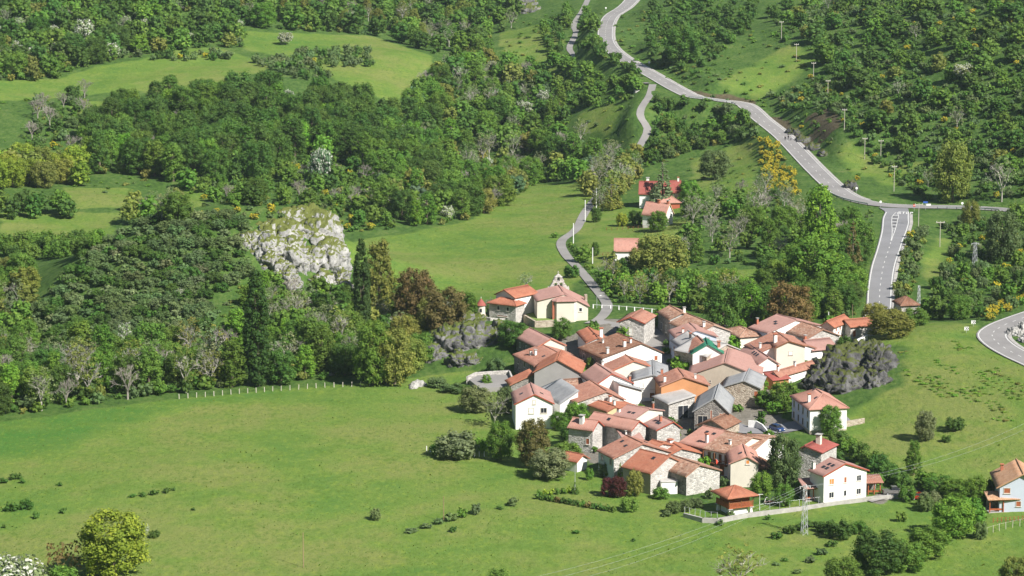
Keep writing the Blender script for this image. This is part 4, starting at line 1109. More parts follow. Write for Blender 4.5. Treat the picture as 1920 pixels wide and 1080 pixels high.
# --- up the valley
H('country_house', 'red roofed house half hidden by a grey cedar up the valley', (1199, 363), (1248, 364), None, h=5.0, roof='gablex', rm='red', wm='white', d=9, ang=-4, rise=3.4, group='houses up the valley', chim=[(.3, .55, 1.4, .9)], win=[('f', .3, 2.0, 1.2, 1.2, 'dark'), ('f', .75, 2.0, 1.2, 1.2, 'dark')])
H('country_house', 'tall red roofed wing right of the grey cedar up the valley', (1258, 360), (1276, 358), None, h=5.0, roof='gablex', rm='red', wm='cream', d=7, ang=0, rise=3.2, group='houses up the valley', chim=[(.8, .5, 1.0, .6)])
H('country_house', 'low annex with rose hipped roof up the valley', (1238, 380), (1275, 376), None, h=2.8, roof='hip', rm='salmon', wm='redbrick', d=6, ang=8, rise=1.9, group='houses up the valley')
H('country_house', 'small white house with steep rose roof in its own garden up the valley', (1247, 404), (1264, 402), (1204, 401), h=3.8, rm='salmon', wm='white', rise=3.3, d=8, w=6, ang=62, group='houses up the valley', chim=[(.5, .45, .8, .7, M_BRICK), (.5, .05, .9, .7, M_BRICK)], win=[('f', .5, 2.0, .9, 1.1, 'dark'), ('s', .3, 1.6, .9, 1.1, 'dark')], fascia=WALL['yellow'])
H('country_house', 'pink roofed cottage behind an olive green tree beside the valley lane', (1153, 470), (1196, 472), None, h=3.4, roof='gablex', rm='salmon', wm='white', d=8, ang=-2, rise=2.9, group='houses up the valley')
H('country_house', 'brown roofed hut beside a white electricity pylon behind the spur', (1690, 572), (1722, 575), None, h=3.2, roof='hip', rm='brown', wm='stone', d=6, ang=12, rise=1.6, group='houses up the valley')
# ------------------------------------------------------------------ rock
def mk_rock(name, lo, hi, green, thr=0.62, gmax=1.0):
    t = NT(name, 0.95, 0.1)
    wp = t.world()
    n1, n2, n3 = t.noise(0.25, 5, wp, 0.65), t.noise(1.2, 5, wp, 0.7), t.noise(0.09, 3, wp)
    mp = t.n('ShaderNodeMapping'); t.t.links.new(wp, mp.inputs['Vector']); mp.inputs['Scale'].default_value = (1, 1, 0.3)
    st = t.noise(0.8, 5, mp.outputs[0], 0.7)
    c = t.mix(t.mapr(n1, 0.35, 0.65), lo, hi)
    c = t.mix(t.mapr(st, 0.5, 0.7, 0, 0.7), c, tuple(v * 0.35 for v in lo))
    c = t.mix(t.mapr(n2, 0.55, 0.75, 0, 0.4), c, tuple(min(1, v * 1.25) for v in hi))
    g = t.n('ShaderNodeNewGeometry')
    sx = t.n('ShaderNodeSeparateXYZ'); t.t.links.new(g.outputs['Normal'], sx.inputs[0])
    up = t.math('ADD', sx.outputs[2], t.math('MULTIPLY', t.math('SUBTRACT', n2, 0.5), 0.9))
    up = t.math('ADD', up, t.math('MULTIPLY', t.math('SUBTRACT', n3, 0.5), 0.5))
    gc = t.mix(n2, tuple(v * 0.6 for v in green), tuple(v * 1.4 for v in green))
    c = t.mix(t.mapr(up, thr - 0.1, thr + 0.12, 0, gmax), c, gc)
    t.col(c)
    t.bump(t.math('ADD', st, t.math('MULTIPLY', n2, 0.6)), 0.9, 0.6)
    return t.m
M_LIME = mk_rock('limestone', (0.26, 0.26, 0.255), (0.47, 0.465, 0.45), (0.13, 0.15, 0.04), 0.5)
M_CRAG = mk_rock('crag_grey', (0.085, 0.085, 0.09), (0.24, 0.235, 0.235), (0.10, 0.125, 0.03), 0.6)
M_DARKROCK = mk_rock('crag_dark', (0.045, 0.045, 0.048), (0.16, 0.158, 0.16), (0.085, 0.10, 0.03), 0.72)
M_BOULDER = mk_rock('boulder_pale', (0.336, 0.328, 0.312), (0.496, 0.488, 0.464), (0.128, 0.144, 0.048), 1.2)
SPH5, SPF5 = ico(5)
SPH4, SPF4 = ico(4)
def cells3(p, seed):
    """cellular noise: a random value per cell and the gap to the next cell"""
    i = np.floor(p).astype(np.int64)
    best = np.full(len(p), 9.0); sec = np.full(len(p), 9.0); val = np.zeros(len(p))
    for dx in (-1, 0, 1):
        for dy in (-1, 0, 1):
            for dz in (-1, 0, 1):
                c = i + np.array([dx, dy, dz])
                q = np.stack([_hash(c[:, 0], c[:, 1], c[:, 2], seed + k) for k in (1, 2, 3)], -1) + c
                d = np.linalg.norm(p - q, axis=1)
                v = _hash(c[:, 0], c[:, 1], c[:, 2], seed + 9)
                m = d < best
                sec = np.where(m, best, np.minimum(sec, d))
                val = np.where(m, v, val); best = np.where(m, d, best)
    return val, sec - best

def rock(name, label, blobs, mat, amp=1.6, freq=6.0, sub=5, seed=1, cat='rock', group=None):
    base, fc = {4: (SPH4, SPF4), 5: (SPH5, SPF5)}[sub]
    Vs, Fs, n0 = [], [], 0
    for i, (px, py, y, rx, ry, rz) in enumerate(blobs):
        if y < 60:                                          # y: metres behind the ground seen at that pixel
            hp = hit(px, py)
            c = at_y(px, py, hp[1] + y)
        else: c = at_y(px, py, y)
        p = base * np.array([rx, ry, rz])
        q = p + c
        nr = base / np.array([rx, ry, rz]); nr /= np.linalg.norm(nr, axis=1)[:, None]
        sq = q * np.array([1, 1, 0.6])
        wq = sq + 1.2 * np.stack([fbm(q / 3, 2, 71), fbm(q / 3, 2, 72), fbm(q / 3, 2, 73)], -1)
        n1 = fbm(wq / freq, 3, seed + i)
        cs_ = freq * .5
        va, ga = cells3(wq / cs_ * np.array([1, 1, .8]), seed)
        vb, gb = cells3(wq / (cs_ * .4), seed + 5)
        dd = amp * (n1 * .9 + (va - .5) * 1.5 + (vb - .5) * .55 + fbm(q / .9, 2, seed + 60) * .15)
        dd -= amp * (np.clip(.12 - ga, 0, 1) / .12 * .7 + np.clip(.1 - gb, 0, 1) / .1 * .25)   # joints between the blocks
        Vs.append(q + nr * dd[:, None]); Fs.append(fc + n0); n0 += len(base)
        FOOT.append((c[0], c[1], max(rx, ry) * .55))
    me = np_mesh(name, np.vstack(Vs), np.vstack(Fs), [mat])
    return tag(link(bpy.data.objects.new(name, me)), label, cat, group)
rock('limestone_crag', 'pale limestone cliff at the right end of the scrubby hill', [(575, 420, 6, 9, 9, 5), (595, 450, 3, 7, 8, 7), (622, 495, 3, 5, 7, 8), (640, 535, 2, 2.8, 4, 5), (545, 485, 1, 5.5, 6, 7), (505, 478, 1, 5.5, 5, 6), (472, 462, 1.5, 4, 4, 4), (525, 440, 3, 7, 7, 5), (590, 500, 3, 4, 5, 6), (540, 415, 5, 6, 6, 3.5), (530, 515, .5, 3.6, 3, 4.5), (506, 500, .5, 3.6, 3, 4), (646, 556, 1, 2.4, 3, 4), (560, 505, 1, 3, 3, 4.5), (540, 530, 1, 4, 3.5, 4.2), (604, 538, 1.5, 3.6, 4, 5), (648, 572, 1, 2.2, 3, 3.6)], M_LIME, 1.2, 4.5, 5, 3)
rock('rock_outcrop', 'small pale outcrop among trees below the limestone cliff', [(567, 592, 1, 2.8, 3.5, 4.6), (571, 606, 1, 2.4, 3, 4)], M_LIME, .6, 3.5, 5, 7)
rock('church_crag', 'grey crag under the church with the small turret on top', [(848, 655, 3, 7, 6, 6.2), (898, 645, 3, 7.5, 6, 6), (812, 672, 1, 3.6, 4, 4), (935, 635, 3, 5, 4, 4.5), (872, 620, 5, 7, 6, 4.5), (870, 680, 1, 5, 4, 3)], M_CRAG, 1.35, 3.6, 5, 13)
rock('dark_crag', 'dark overgrown crag beside the white hipped roof house', [(1600, 695, 4, 9.5, 8, 6), (1560, 706, 3, 5.5, 6, 5.5), (1645, 695, 3, 4.8, 6, 5.5), (1532, 728, 2, 3, 4, 3.5), (1590, 728, 1, 8, 4.5, 4.2), (1640, 722, 1.5, 4, 4, 3.2), (1625, 668, 4, 6, 6, 3.5)], M_DARKROCK, 1.4, 3.2, 5, 23)
rock('roadside_rock', 'dark blasted rock edge above the road where the hikers walk', [(1488, 252, 1, 2.6, 4, 2.2), (1505, 266, 1, 3, 4, 2.2), (1525, 280, 1, 3.4, 4, 2), (1545, 290, 1, 2.6, 4, 1.6)], M_DARKROCK, .9, 3, 4, 31)
rock('roadside_rock', 'black and white rock beside the road just above the junction', [(1596, 352, 0, 2.4, 3, 2.6), (1601, 357, 0, 1.4, 2, 1.4)], M_DARKROCK, .7, 2.4, 4, 37)
rock('roadside_rock', 'pale rock cutting inside the road bend at the right edge', [(1908, 628, 1, 2.6, 3.5, 1.8), (1922, 624, 1, 2.8, 4, 2.4), (1934, 640, 1, 3, 3.5, 2)], M_BOULDER, .8, 2.6, 5, 41)
rock('boulder', 'large white boulder at the corner of the wide meadow', [(784, 723, 0, 2.1, 2, 1.3), (775, 728, 0, 1.2, 1.2, .8)], M_BOULDER, .35, 1.6, 4, 43)
rock('scree_cliff', 'grey scree cliff between trees at the top of the picture', [(975, 14, 2, 9, 8, 7), (990, 22, 1, 6, 6, 4)], M_CRAG, 1.6, 5, 5, 47)
rock('boulder', 'white boulder half hidden under trees behind the meadow fence', [(672, 692, 0, .9, .9, .5)], M_BOULDER, .15, 1, 4, 53)
rock('boulder', 'flat white boulder at the end of the meadow fence', [(619, 703, 0, 1.1, .8, .5)], M_BOULDER, .15, 1, 4, 57)
rock('field_rock', 'grey rock standing where the lane leaves the main road', [(1194, 172, 0, 1.2, 1.2, 1.6)], M_BOULDER, .3, 1.4, 4, 59)

# ------------------------------------------------------------------ church
def church():
    p = at_z(1060, 601, 7.7)
    th = math.radians(6)
    root = tag(empty('church', (p[0], p[1], 7.7), th), 'cream village church with rose roof and stone bell gable', 'church')
    FOOT.append((p[0], p[1] + 8, 10))
    zb = -2.5
    W_ = WALL['cream']
    L, Rr, y0, y1, eL, eR, rz = -7.2, 6.3, 2.2, 15.0, 5.0, 3.4, 6.5
    m = MB()
    fr = [(L, eL), (0, rz), (Rr, eR)]
    m.poly([(L, y0, zb), (Rr, y0, zb), (Rr, y0, eR), (0, y0, rz), (L, y0, eL)])
    m.poly([(Rr, y1, zb), (L, y1, zb), (L, y1, eL), (0, y1, rz), (Rr, y1, eR)])
    m.poly([(L, y1, zb), (L, y0, zb), (L, y0, eL), (L, y1, eL)])
    m.poly([(Rr, y0, zb), (Rr, y1, zb), (Rr, y1, eR), (Rr, y0, eR)])
    m.build('nave_wall', W_, root)
    # apse: five sides
    ap = [(-3.0, 2.25), (-3.0, 0.9), (-2.3, 0), (2.3, 0), (2.95, 0.9), (2.95, 2.25)]
    m = MB()
    for a, b in zip(ap[:-1], ap[1:]): m.poly([(*a, zb), (*b, zb), (*b, 5.1), (*a, 5.1)])
    m.build('apse_wall', W_, root)
    R_ = ROOF['pink']
    o = .4
    roof_slope('roof_slope', (L - o, y1, eL - .14), (L - o, y0 - o, eL - .14), (0, y0 - o * .4, rz), (0, y1, rz), R_, root)
    roof_slope('roof_slope', (Rr + o, y0 - o, eR - .26), (Rr + o, y1, eR - .26), (0, y1, rz), (0, y0 - o * .4, rz), R_, root)
    ap2 = [(-3.45, 3.5), (-3.45, 0.75), (-2.5, -.4), (2.5, -.4), (3.35, 0.75), (3.35, 3.5)]
    for a, b in zip(ap2[:-1], ap2[1:]):
        roof_slope('roof_slope', (*a, 5.0), (*b, 5.0), (0, 4.6, rz + .2), (0, 4.6, rz + .2), R_, root)
    MB().tube((0, 4.5, rz + .22), (0, y1, rz + .22), .15, .15, 6).build('ridge_cap', R_, root)
    for a in ap2[1:5]: MB().tube((*a, 5.15), (0, 4.6, rz + .38), .12, .12, 6).build('hip_cap', R_, root)
    MB().box(-3.35, .4, zb, -2.95, 1.2, 4.9).build('buttress', M_BRICK, root)
    MB().box(6.3, 9.0, zb, 7.0, 10.4, 5.0).build('buttress', WALL['warm'], root)
    opening(root, 'f', 4.3, 2.4, .7, .9, 'dark', (6, 6))
    root.children[-1].location = (0, y0, 0)
    # bell gable
    by, dz = y1 + .1, -1.3
    g = MB()
    g.box(-3.3, by, zb, 3.3, by + 1.0, 7.6)
    g.box(-2.4, by, 7.6, 2.4, by + 1.0, 8.3)
    for x0, x1 in ((-1.75, -1.25), (-.4, .4), (1.25, 1.75)): g.box(x0, by, 8.3, x1, by + 1.0, 9.5)
    g.box(-1.75, by, 9.5, 1.75, by + 1.0, 10.1)
    for x0, x1 in ((-1.15, -.42), (.42, 1.15)): g.box(x0, by, 10.1, x1, by + 1.0, 11.2)
    g.hexa([(-1.3, by - .1, 11.2), (1.3, by - .1, 11.2), (1.3, by + 1.1, 11.2), (-1.3, by + 1.1, 11.2)], [(-.12, by + .3, 12.2), (.12, by + .3, 12.2), (.12, by + .7, 12.2), (-.12, by + .7, 12.2)])
    for s in (-1, 1):                                       # sloping shoulders
        c = [(s * 3.3, by, 7.6), (s * 1.75, by, 9.6), (s * 1.75, by, 7.6)]
        g.hexa([(x, y, z) for x, y, z in c], [(x, y + .98, z) for x, y, z in c])
        c = [(s * 1.75, by, 10.1), (s * 1.0, by, 11.2), (s * 1.0, by, 10.1)]
        g.hexa(c, [(x, y + .96, z) for x, y, z in c])
    bg_ = g.build('bell_gable', WALL['stone'], root); bg_.location = (0, 0, dz); bg_.scale = (.88, 1, .9)
    for x in (-3.1, 3.1): MB().cyl(x, by + .5, 7.6, 8.5, .28, .05, 8).build('pinnacle', WALL['stone'], bg_)
    MB().box(-.06, by + .44, 12.2, .06, by + .56, 13.0).box(-.3, by + .44, 12.6, .3, by + .56, 12.72).build('cross', WALL['stone'], bg_)
    for x, z in ((-.82, 8.5), (.82, 8.5), (0, 10.25)):
        MB().cyl(x, by + .5, z, z + .55, .34, .2, 10).cyl(x, by + .5, z + .55, z + .75, .2, .06, 10).build('bell', M_DARK, bg_)
        for k in range(3):                                  # rounded arch head above each bell
            pass
church()

def wall_run(name, label, pts, thick, below, mat, cat='wall', cap=None):
    """pts: (px, py, z of the top)"""
    P = [at_z(a, b, z) for a, b, z in pts]
    m = MB()
    for a, b in zip(P[:-1], P[1:]):
        d = (b - a)[:2]; d = d / max(np.linalg.norm(d), 1e-6); n = np.array([-d[1], d[0]]) * thick / 2
        a2, b2 = a[:2] - d * thick * .3, b[:2] + d * thick * .3
        q = [a2 - n, b2 - n, b2 + n, a2 + n]
        zt = [a[2], b[2], b[2], a[2]]
        m.hexa([(*v, z - below) for v, z in zip(q, zt)], [(*v, z) for v, z in zip(q, zt)])
    return tag(m.build(name, mat), label, cat)
wall_run('terrace_wall', 'stone retaining wall around the churchyard', [(966, 580, 8.3), (1004, 602, 8.3), (1038, 600, 8.3)], .6, 4.5, WALL['warm'])
wall_run('parapet_wall', 'stone parapet on the crag beside the small turret', [(888, 590, 8.2), (920, 596, 8.2), (946, 597, 7.8)], .5, 2.5, WALL['stone'])
wall_run('field_wall', 'low stone wall running from the granary past the white southern house', [(1283, 962, .7), (1318, 971, .7), (1345, 972, .7), (1400, 962, .7), (1500, 950, .7), (1545, 943, .7), (1625, 932, .7), (1690, 926, .8)], .45, 1.6, M_CONC)
wall_run('street_wall', 'white railed retaining wall curving down from the village square', [(1404, 788, 3.0), (1418, 789, 3.0), (1430, 796, 2.6), (1438, 806, 2.2), (1444, 817, 1.8)], .3, 2.6, M_WHITE)
wall_run('yard_wall', 'low broken wall round the concrete yard', [(876, 706, 2.4), (892, 698, 2.4), (955, 694, 2.6), (962, 712, 2.4)], .4, 2.4, WALL['stone'])
wall_run('hedge_bank_wall', 'low stone wall beside the terraced lawn near the walnut', [(1585, 790, 3.2), (1620, 784, 3.6)], .4, 1.5, WALL['warm'])
wall_run('step_wall', 'small white wall leading down beside the dark crag', [(1606, 637, 9.2), (1626, 628, 9.6)], .4, 2.0, M_WHITE)
def slab(name, label, pts, z, mat, cat):
    P = [at_z(a, b, z) for a, b in pts]
    return tag(MB().hexa([(*p[:2], z - 3) for p in P], [tuple(p) for p in P]).build(name, mat), label, cat)
slab('concrete_yard', 'bare concrete yard left of the orange lean-to', [(962, 724), (962, 703), (900, 702), (880, 712), (900, 728)], 1.7, M_LANE, 'yard')
slab('churchyard', 'raised grassy churchyard terrace inside the stone retaining wall', [(969, 583), (1004, 604), (1040, 602), (1040, 580), (990, 575)], 8.0, M_MOSS, 'terrace')

def turret():
    p = at_z(902, 592, 7.6)
    r = tag(empty('turret', (p[0], p[1], 7.4)), 'small round lookout turret with red conical roof on the crag', 'turret')
    MB().cyl(0, 0, -2, 3.1, 1.15, 1.1, 18).build('wall', WALL['cream'], r)
    MB().cyl(0, 0, -2, .6, 1.35, 1.3, 18).build('plinth', WALL['warm'], r)
    MB().cyl(0, 0, 3.1, 4.6, 1.45, .3, 18).cyl(0, 0, 4.6, 4.9, .3, .02, 18).build('roof', ROOF['red'], r)
    MB().cyl(0, 0, 4.8, 5.3, .06, .06, 8).build('finial', M_WHITE, r)
    MB().box(-.25, -1.2, 1.4, .25, -1.0, 2.3).build('window', M_GLASS, r)
turret()

def granary():
    b, z, th, w, d = fit_box((1366, 934), (1418, 928), (1338, 921), 4.1)
    r = tag(empty('granary', (b[0], b[1], z), th), 'raised wooden granary with square orange tiled roof and dark red gallery', 'granary')
    FOOT.append((b[0], b[1] + 3, 5))
    g = .7
    MB().box(g + .4, g + .4, -.6, w - g - .4, d - g - .4, 1.55).build('base_wall', WALL['white'], r)
    for x in (g, w - g):
        for y in (g, d - g):
            MB().hexa([(x - .35, y - .35, -.6), (x + .35, y - .35, -.6), (x + .35, y + .35, -.6), (x - .35, y + .35, -.6)], [(x - .2, y - .2, 1.4), (x + .2, y - .2, 1.4), (x + .2, y + .2, 1.4), (x - .2, y + .2, 1.4)]).build('pillar', WALL['white'], r)
            MB().box(x - .5, y - .5, 1.4, x + .5, y + .5, 1.56).build('staddle', M_CONC, r)
    MB().box(.35, .35, 1.58, w - .35, d - .35, 1.85).build('floor_beam', M_WOODR, r)
    MB().box(g + .2, g + .2, 1.86, w - g - .2, d - g - .2, 4.1).build('chamber', M_WOODR, r)
    n = 22
    for k in range(n):
        x = .38 + (w - .76) * k / (n - 1)
        MB().box(x - .09, .36, 1.86, x + .09, .40, 2.75).build('plank', M_WOODR, r)
    for k in range(n):
        y = .45 + (d - .9) * k / (n - 1)
        MB().box(.36, y - .09, 1.86, .40, y + .09, 2.75).build('plank', M_WOODR, r)
    MB().box(.34, .33, 2.75, w - .34, .43, 2.87).box(.33, .43, 2.75, .43, d - .4, 2.87).build('handrail', M_WOOD, r)
    for x in (.38, w / 2, w - .38):
        MB().box(x - .07, .3, 1.85, x + .07, .44, 4.05).build('post', M_WOOD, r)
    o, h, rs = .5, 4.1, 1.5
    c = [(-o, -o, h - .2), (w + o, -o, h - .2), (w + o, d + o, h - .2), (-o, d + o, h - .2)]
    for a, q in ((0, 1), (1, 2), (2, 3), (3, 0)): roof_slope('roof_slope', c[a], c[q], (w / 2, d / 2, h + rs), (w / 2, d / 2, h + rs), ROOF['orange'], r)
    for a in range(4): MB().tube((c[a][0], c[a][1], c[a][2] + .15), (w / 2, d / 2, h + rs + .2), .12, .12, 6).build('hip_cap', ROOF['orange'], r)
granary()

def porch(label, B, C, A, h, rm, rise, w=None, d=None, ang=None, floor=None, wood=M_WOODR):
    b, z, th, w, d = fit_box(B, C, A, h, w, d, None, ang)
    r = tag(empty('porch', (b[0], b[1], z), th), label, 'porch')
    for x in (.2, w / 2, w - .2):
        MB().box(x - .1, .1, -.6, x + .1, .3, h).build('post', wood, r)
    MB().box(0, .1, h - .25, w, .3, h - .02).build('beam', wood, r)
    MB().box(.05, .35, .5, w - .05, .42, .9).build('railing', wood, r)
    if floor: MB().box(0, 0, -.8, w, d, .15).build('floor', floor, r)
    MB().box(.3, d - .25, -.6, w - .3, d, h + rise * .8).build('rear_wall', WALL['dark'], r)
    roof_slope('roof_slope', (-.4, -.4, h), (w + .4, -.4, h), (w + .4, d, h + rise), (-.4, d, h + rise), ROOF[rm], r)
    return r
porch('open porch with small rose roof left of the white southern house', (1510, 917), (1542, 913), None, 2.8, 'pink', 1.2, d=4, ang=14, floor=M_CONC)
porch('timber porch with sandy tiled roof in front of the pale blue house', (1855, 938), (1910, 938), None, 2.8, 'sand', .9, d=3.4, ang=6, floor=M_CONC)
porch('brown timber lean-to right of the white southern house', (1627, 906), (1646, 908), None, 2.6, 'terra', .8, d=4, ang=6)
def gallery():
    w, d = gi['w'], gi['d']
    for z0 in (2.55,):
        f = MB().box(-1.1, .3, z0 - .15, -.02, d - .3, z0).build('gallery', M_WOOD, gal)
        for k in range(14):
            y = .4 + (d - .8) * k / 13
            MB().box(-1.08, y - .05, z0, -1.0, y + .05, z0 + .95).build('baluster', M_WOOD, f)
        MB().box(-1.12, .3, z0 + .95, -.98, d - .3, z0 + 1.05).build('handrail', M_WOOD, f)
        for y in (.5, d / 2, d - .5): MB().box(-1.1, y - .08, z0 + 1.05, -.94, y + .08, 5.0).build('post', M_WOOD, f)
    for y in (.2, .4, .62, .85): opening(gal, 's', d * y, 3.7, .9, 1.9, 'door', (w, d))
    for y in (.3, .7): opening(gal, 's', d * y, 1.1, 1.2, 2.1, 'door', (w, d))
    fl = MB().tube((-1.1, d * .3, 3.2), (-2.3, d * .3, 4.2), .03, .03, 5).build('flagpole', M_WHITE, gal)
    MB().hexa([(-2.2, d * .3 - .02, 4.1), (-1.5, d * .3 - .02, 3.5), (-1.5, d * .3 + .02, 3.5), (-2.2, d * .3 + .02, 4.1)], [(-2.1, d * .3 - .02, 3.0), (-1.45, d * .3 - .02, 2.5), (-1.45, d * .3 + .02, 2.5), (-2.1, d * .3 + .02, 3.0)]).build('flag', plain('flag_red', (.6, .08, .05), .8), fl)
gallery()
# ------------------------------------------------------------------ vegetation prototypes
def leaf_material(name, trans=0.45, flower=None, mass=False):
    t = NT(name, 0.65, 0.2)
    oi = t.n('ShaderNodeObjectInfo')
    v = t.attr('v')
    base = (t.attr('tint', 'Color') if mass else oi.outputs['Color']) if flower is None else None
    if flower is None:
        k = t.n('ShaderNodeHueSaturation')
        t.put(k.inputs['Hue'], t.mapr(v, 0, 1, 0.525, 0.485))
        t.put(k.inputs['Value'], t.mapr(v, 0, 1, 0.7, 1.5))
        t.put(k.inputs['Color'], base)
        c = k.outputs[0]
    else:
        c = t.mix(v, tuple(x * 0.7 for x in flower), flower)
    t.col(c)
    tr = t.n('ShaderNodeBsdfTranslucent')
    t.put(tr.inputs['Color'], t.mix(0.5, c, (0.2, 0.26, 0.03)) if flower is None else c)
    ms = t.n('ShaderNodeMixShader')
    ms.inputs[0].default_value = trans
    t.t.links.new(t.b.outputs[0], ms.inputs[1]); t.t.links.new(tr.outputs[0], ms.inputs[2])
    t.t.links.new(ms.outputs[0], t.t.nodes['Material Output'].inputs['Surface'])
    return t.m
M_LEAF = leaf_material('leaf')
M_LEAFM = leaf_material('leaf_mass', mass=True)
M_YELLOW = leaf_material('broom_flower', 0.15, (0.85, 0.66, 0.04))
M_MAY = leaf_material('may_blossom', 0.15, (0.62, 0.63, 0.55))
M_BARK = plain('bark', (0.16, 0.13, 0.10), 0.95, 0.35, 2)
M_BARKP = plain('bark_pale', (0.36, 0.34, 0.30), 0.95, 0.25, 2)
M_TWIG = plain('twig_grey', (0.27, 0.245, 0.215), 0.95, 0.25, 2)

ICOV, ICOF = ico(1)

def crown_arrays(lobes, s, dens, r, core=0.7, jitter=0.75, elong=1.0, up=0.25, core_p=1.0):
    lobes = np.array(lobes, float)
    Vs, Fs, at, n0 = [], [], [], 0
    for i, (x, y, z, R) in enumerate(lobes):
        n = max(12, int(dens * 4 * math.pi * R * R / (s * s)))
        d = r.normal(size=(n, 3)); d /= np.linalg.norm(d, axis=1)[:, None]
        p = np.array([x, y, z]) + d * (R * r.uniform(0.6, 1.22, n))[:, None]
        keep = (d[:, 2] > -0.35) | (r.random(n) < 0.45)
        for j, q in enumerate(lobes):
            if j != i:
                keep &= np.linalg.norm(p - q[:3], axis=1) > q[3] * 0.72
        p, d = p[keep], d[keep]
        n = len(p)
        if n:
            nr = d + r.normal(size=(n, 3)) * jitter * 0.6 + np.array([0, 0, up])
            nr /= np.linalg.norm(nr, axis=1)[:, None]
            t1 = np.cross(nr, r.normal(size=(n, 3))); t1 /= np.linalg.norm(t1, axis=1)[:, None]
            t2 = np.cross(nr, t1)
            a, b = s * r.uniform(0.35, 0.7, n)[:, None], s * r.uniform(0.3, 0.6, n)[:, None] * elong
            bend = nr * (s * 0.18)
            V = np.stack([p - t1 * a - bend, p - t2 * b * r.uniform(.6, 1.2, (n, 1)), p + t1 * a - bend, p + t2 * b * r.uniform(.6, 1.2, (n, 1))], 1).reshape(-1, 3)
            f = np.arange(n * 4).reshape(-1, 4) + n0
            Vs.append(V); Fs.append(np.concatenate([f[:, [0, 1, 2]], f[:, [0, 2, 3]]]))
            tone = np.clip(r.normal(0.45, 0.14), 0.1, 0.8)
            vv = np.clip(tone + r.normal(0, 0.16, n), 0, 1)
            at.append(np.concatenate([vv, vv])); n0 += n * 4
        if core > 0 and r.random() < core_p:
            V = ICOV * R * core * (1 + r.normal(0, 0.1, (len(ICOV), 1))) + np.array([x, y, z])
            Vs.append(V); Fs.append(ICOF + n0); at.append(np.full(len(ICOF), 0.25)); n0 += len(V)  # darker inner ball, added to block light through the crown
    return np.vstack(Vs), np.vstack(Fs), np.concatenate(at)

def crown_mesh(name, arr, mat=None):
    V, Fc, a = arr
    me = np_mesh(name, V, Fc, [mat or M_LEAF])
    if len(a) == len(me.polygons): fattr(me, 'v', a, 'FACE')
    return me

def lobes_round(r, H, Wd, z0, n, lr=(0.16, 0.26), flat=1.0, taper=0.0):
    """lobes spread through the outside of an uneven crown from height z0 to H"""
    out = []
    R = Wd / 2
    for k in range(n):
        t = (k + r.random()) / n
        prof = math.sin(math.pi * (0.24 + (0.57 + taper * .12) * t)) ** 0.7
        prof *= 1 - taper * t * 0.55
        lr_ = r.uniform(*lr) * Wd * (0.7 + 0.3 * prof)
        a = k * 2.399963 + r.normal(0, .5)
        q = math.sqrt(r.uniform(0.45, 1.0)) * r.uniform(.85, 1.08)
        rad = max(R * prof - lr_ * .8, 0) * q
        zz = z0 + lr_ * .8 + t * (H - z0 - 1.7 * lr_)
        out.append((math.cos(a) * rad, math.sin(a) * rad, zz, lr_))
    out.append((0, 0, z0 + (H - z0) * .45, Wd * 0.22))
    return out

def trunk_mesh(name, H, r0, r, limbs=5, spread=0.3, top=0.75, mat=None):
    mb = MB()
    lean = r.normal(0, 0.03, 2)
    pts = [Vector((lean[0] * z * H, lean[1] * z * H, z * H)) for z in (-0.08, 0.15, 0.4, top)]
    rad = [r0 * 1.25, r0, r0 * 0.7, r0 * 0.3]
    for k in range(3): mb.tube(pts[k], pts[k + 1], rad[k], rad[k + 1], 7)
    for k in range(limbs):
        a = 2 * math.pi * (k + r.random()) / limbs
        z0 = H * r.uniform(0.22, 0.5)
        p = Vector((0, 0, z0)); q = Vector((math.cos(a) * spread * H * .5, math.sin(a) * spread * H * .5, z0 + H * r.uniform(.12, .25)))
        e = q + Vector((math.cos(a) * spread * H * .4, math.sin(a) * spread * H * .4, H * .12))
        mb.tube(p, q, r0 * .45, r0 * .28, 5); mb.tube(q, e, r0 * .28, r0 * .1, 5)
    return mb.mesh(name, mat or M_BARK)

def branch_arrays(H, r, levels=4, r0=0.16, up=0.5, first=0.25, thin=0.017):
    """leafless crown: recursive twigs"""
    mb = MB()
    def grow(p, d, L, rad, lv):
        q = p + d * L
        mb.tube(p, q, rad, rad * .65, 5 if lv > 2 else 3)
        if lv == 0: return
        for k in range(3 if lv > 1 else 4):
            nd = (d + Vector(r.normal(0, 0.45, 3)) + Vector((0, 0, up * .25))).normalized()
            grow(p + d * L * r.uniform(.45, 1.0), nd, L * r.uniform(.55, .78), max(rad * .55, thin), lv - 1)
    mb.tube((0, 0, -0.5), (0, 0, H * first), r0 * 1.2, r0, 6)
    for k in range(4):
        a = 2 * math.pi * (k + r.random() * .6) / 4
        d = Vector((math.cos(a) * .38, math.sin(a) * .38, .9)).normalized()
        grow(Vector((0, 0, H * first * r.uniform(.7, 1))), d, H * .27, r0 * .7, levels)
    return mb

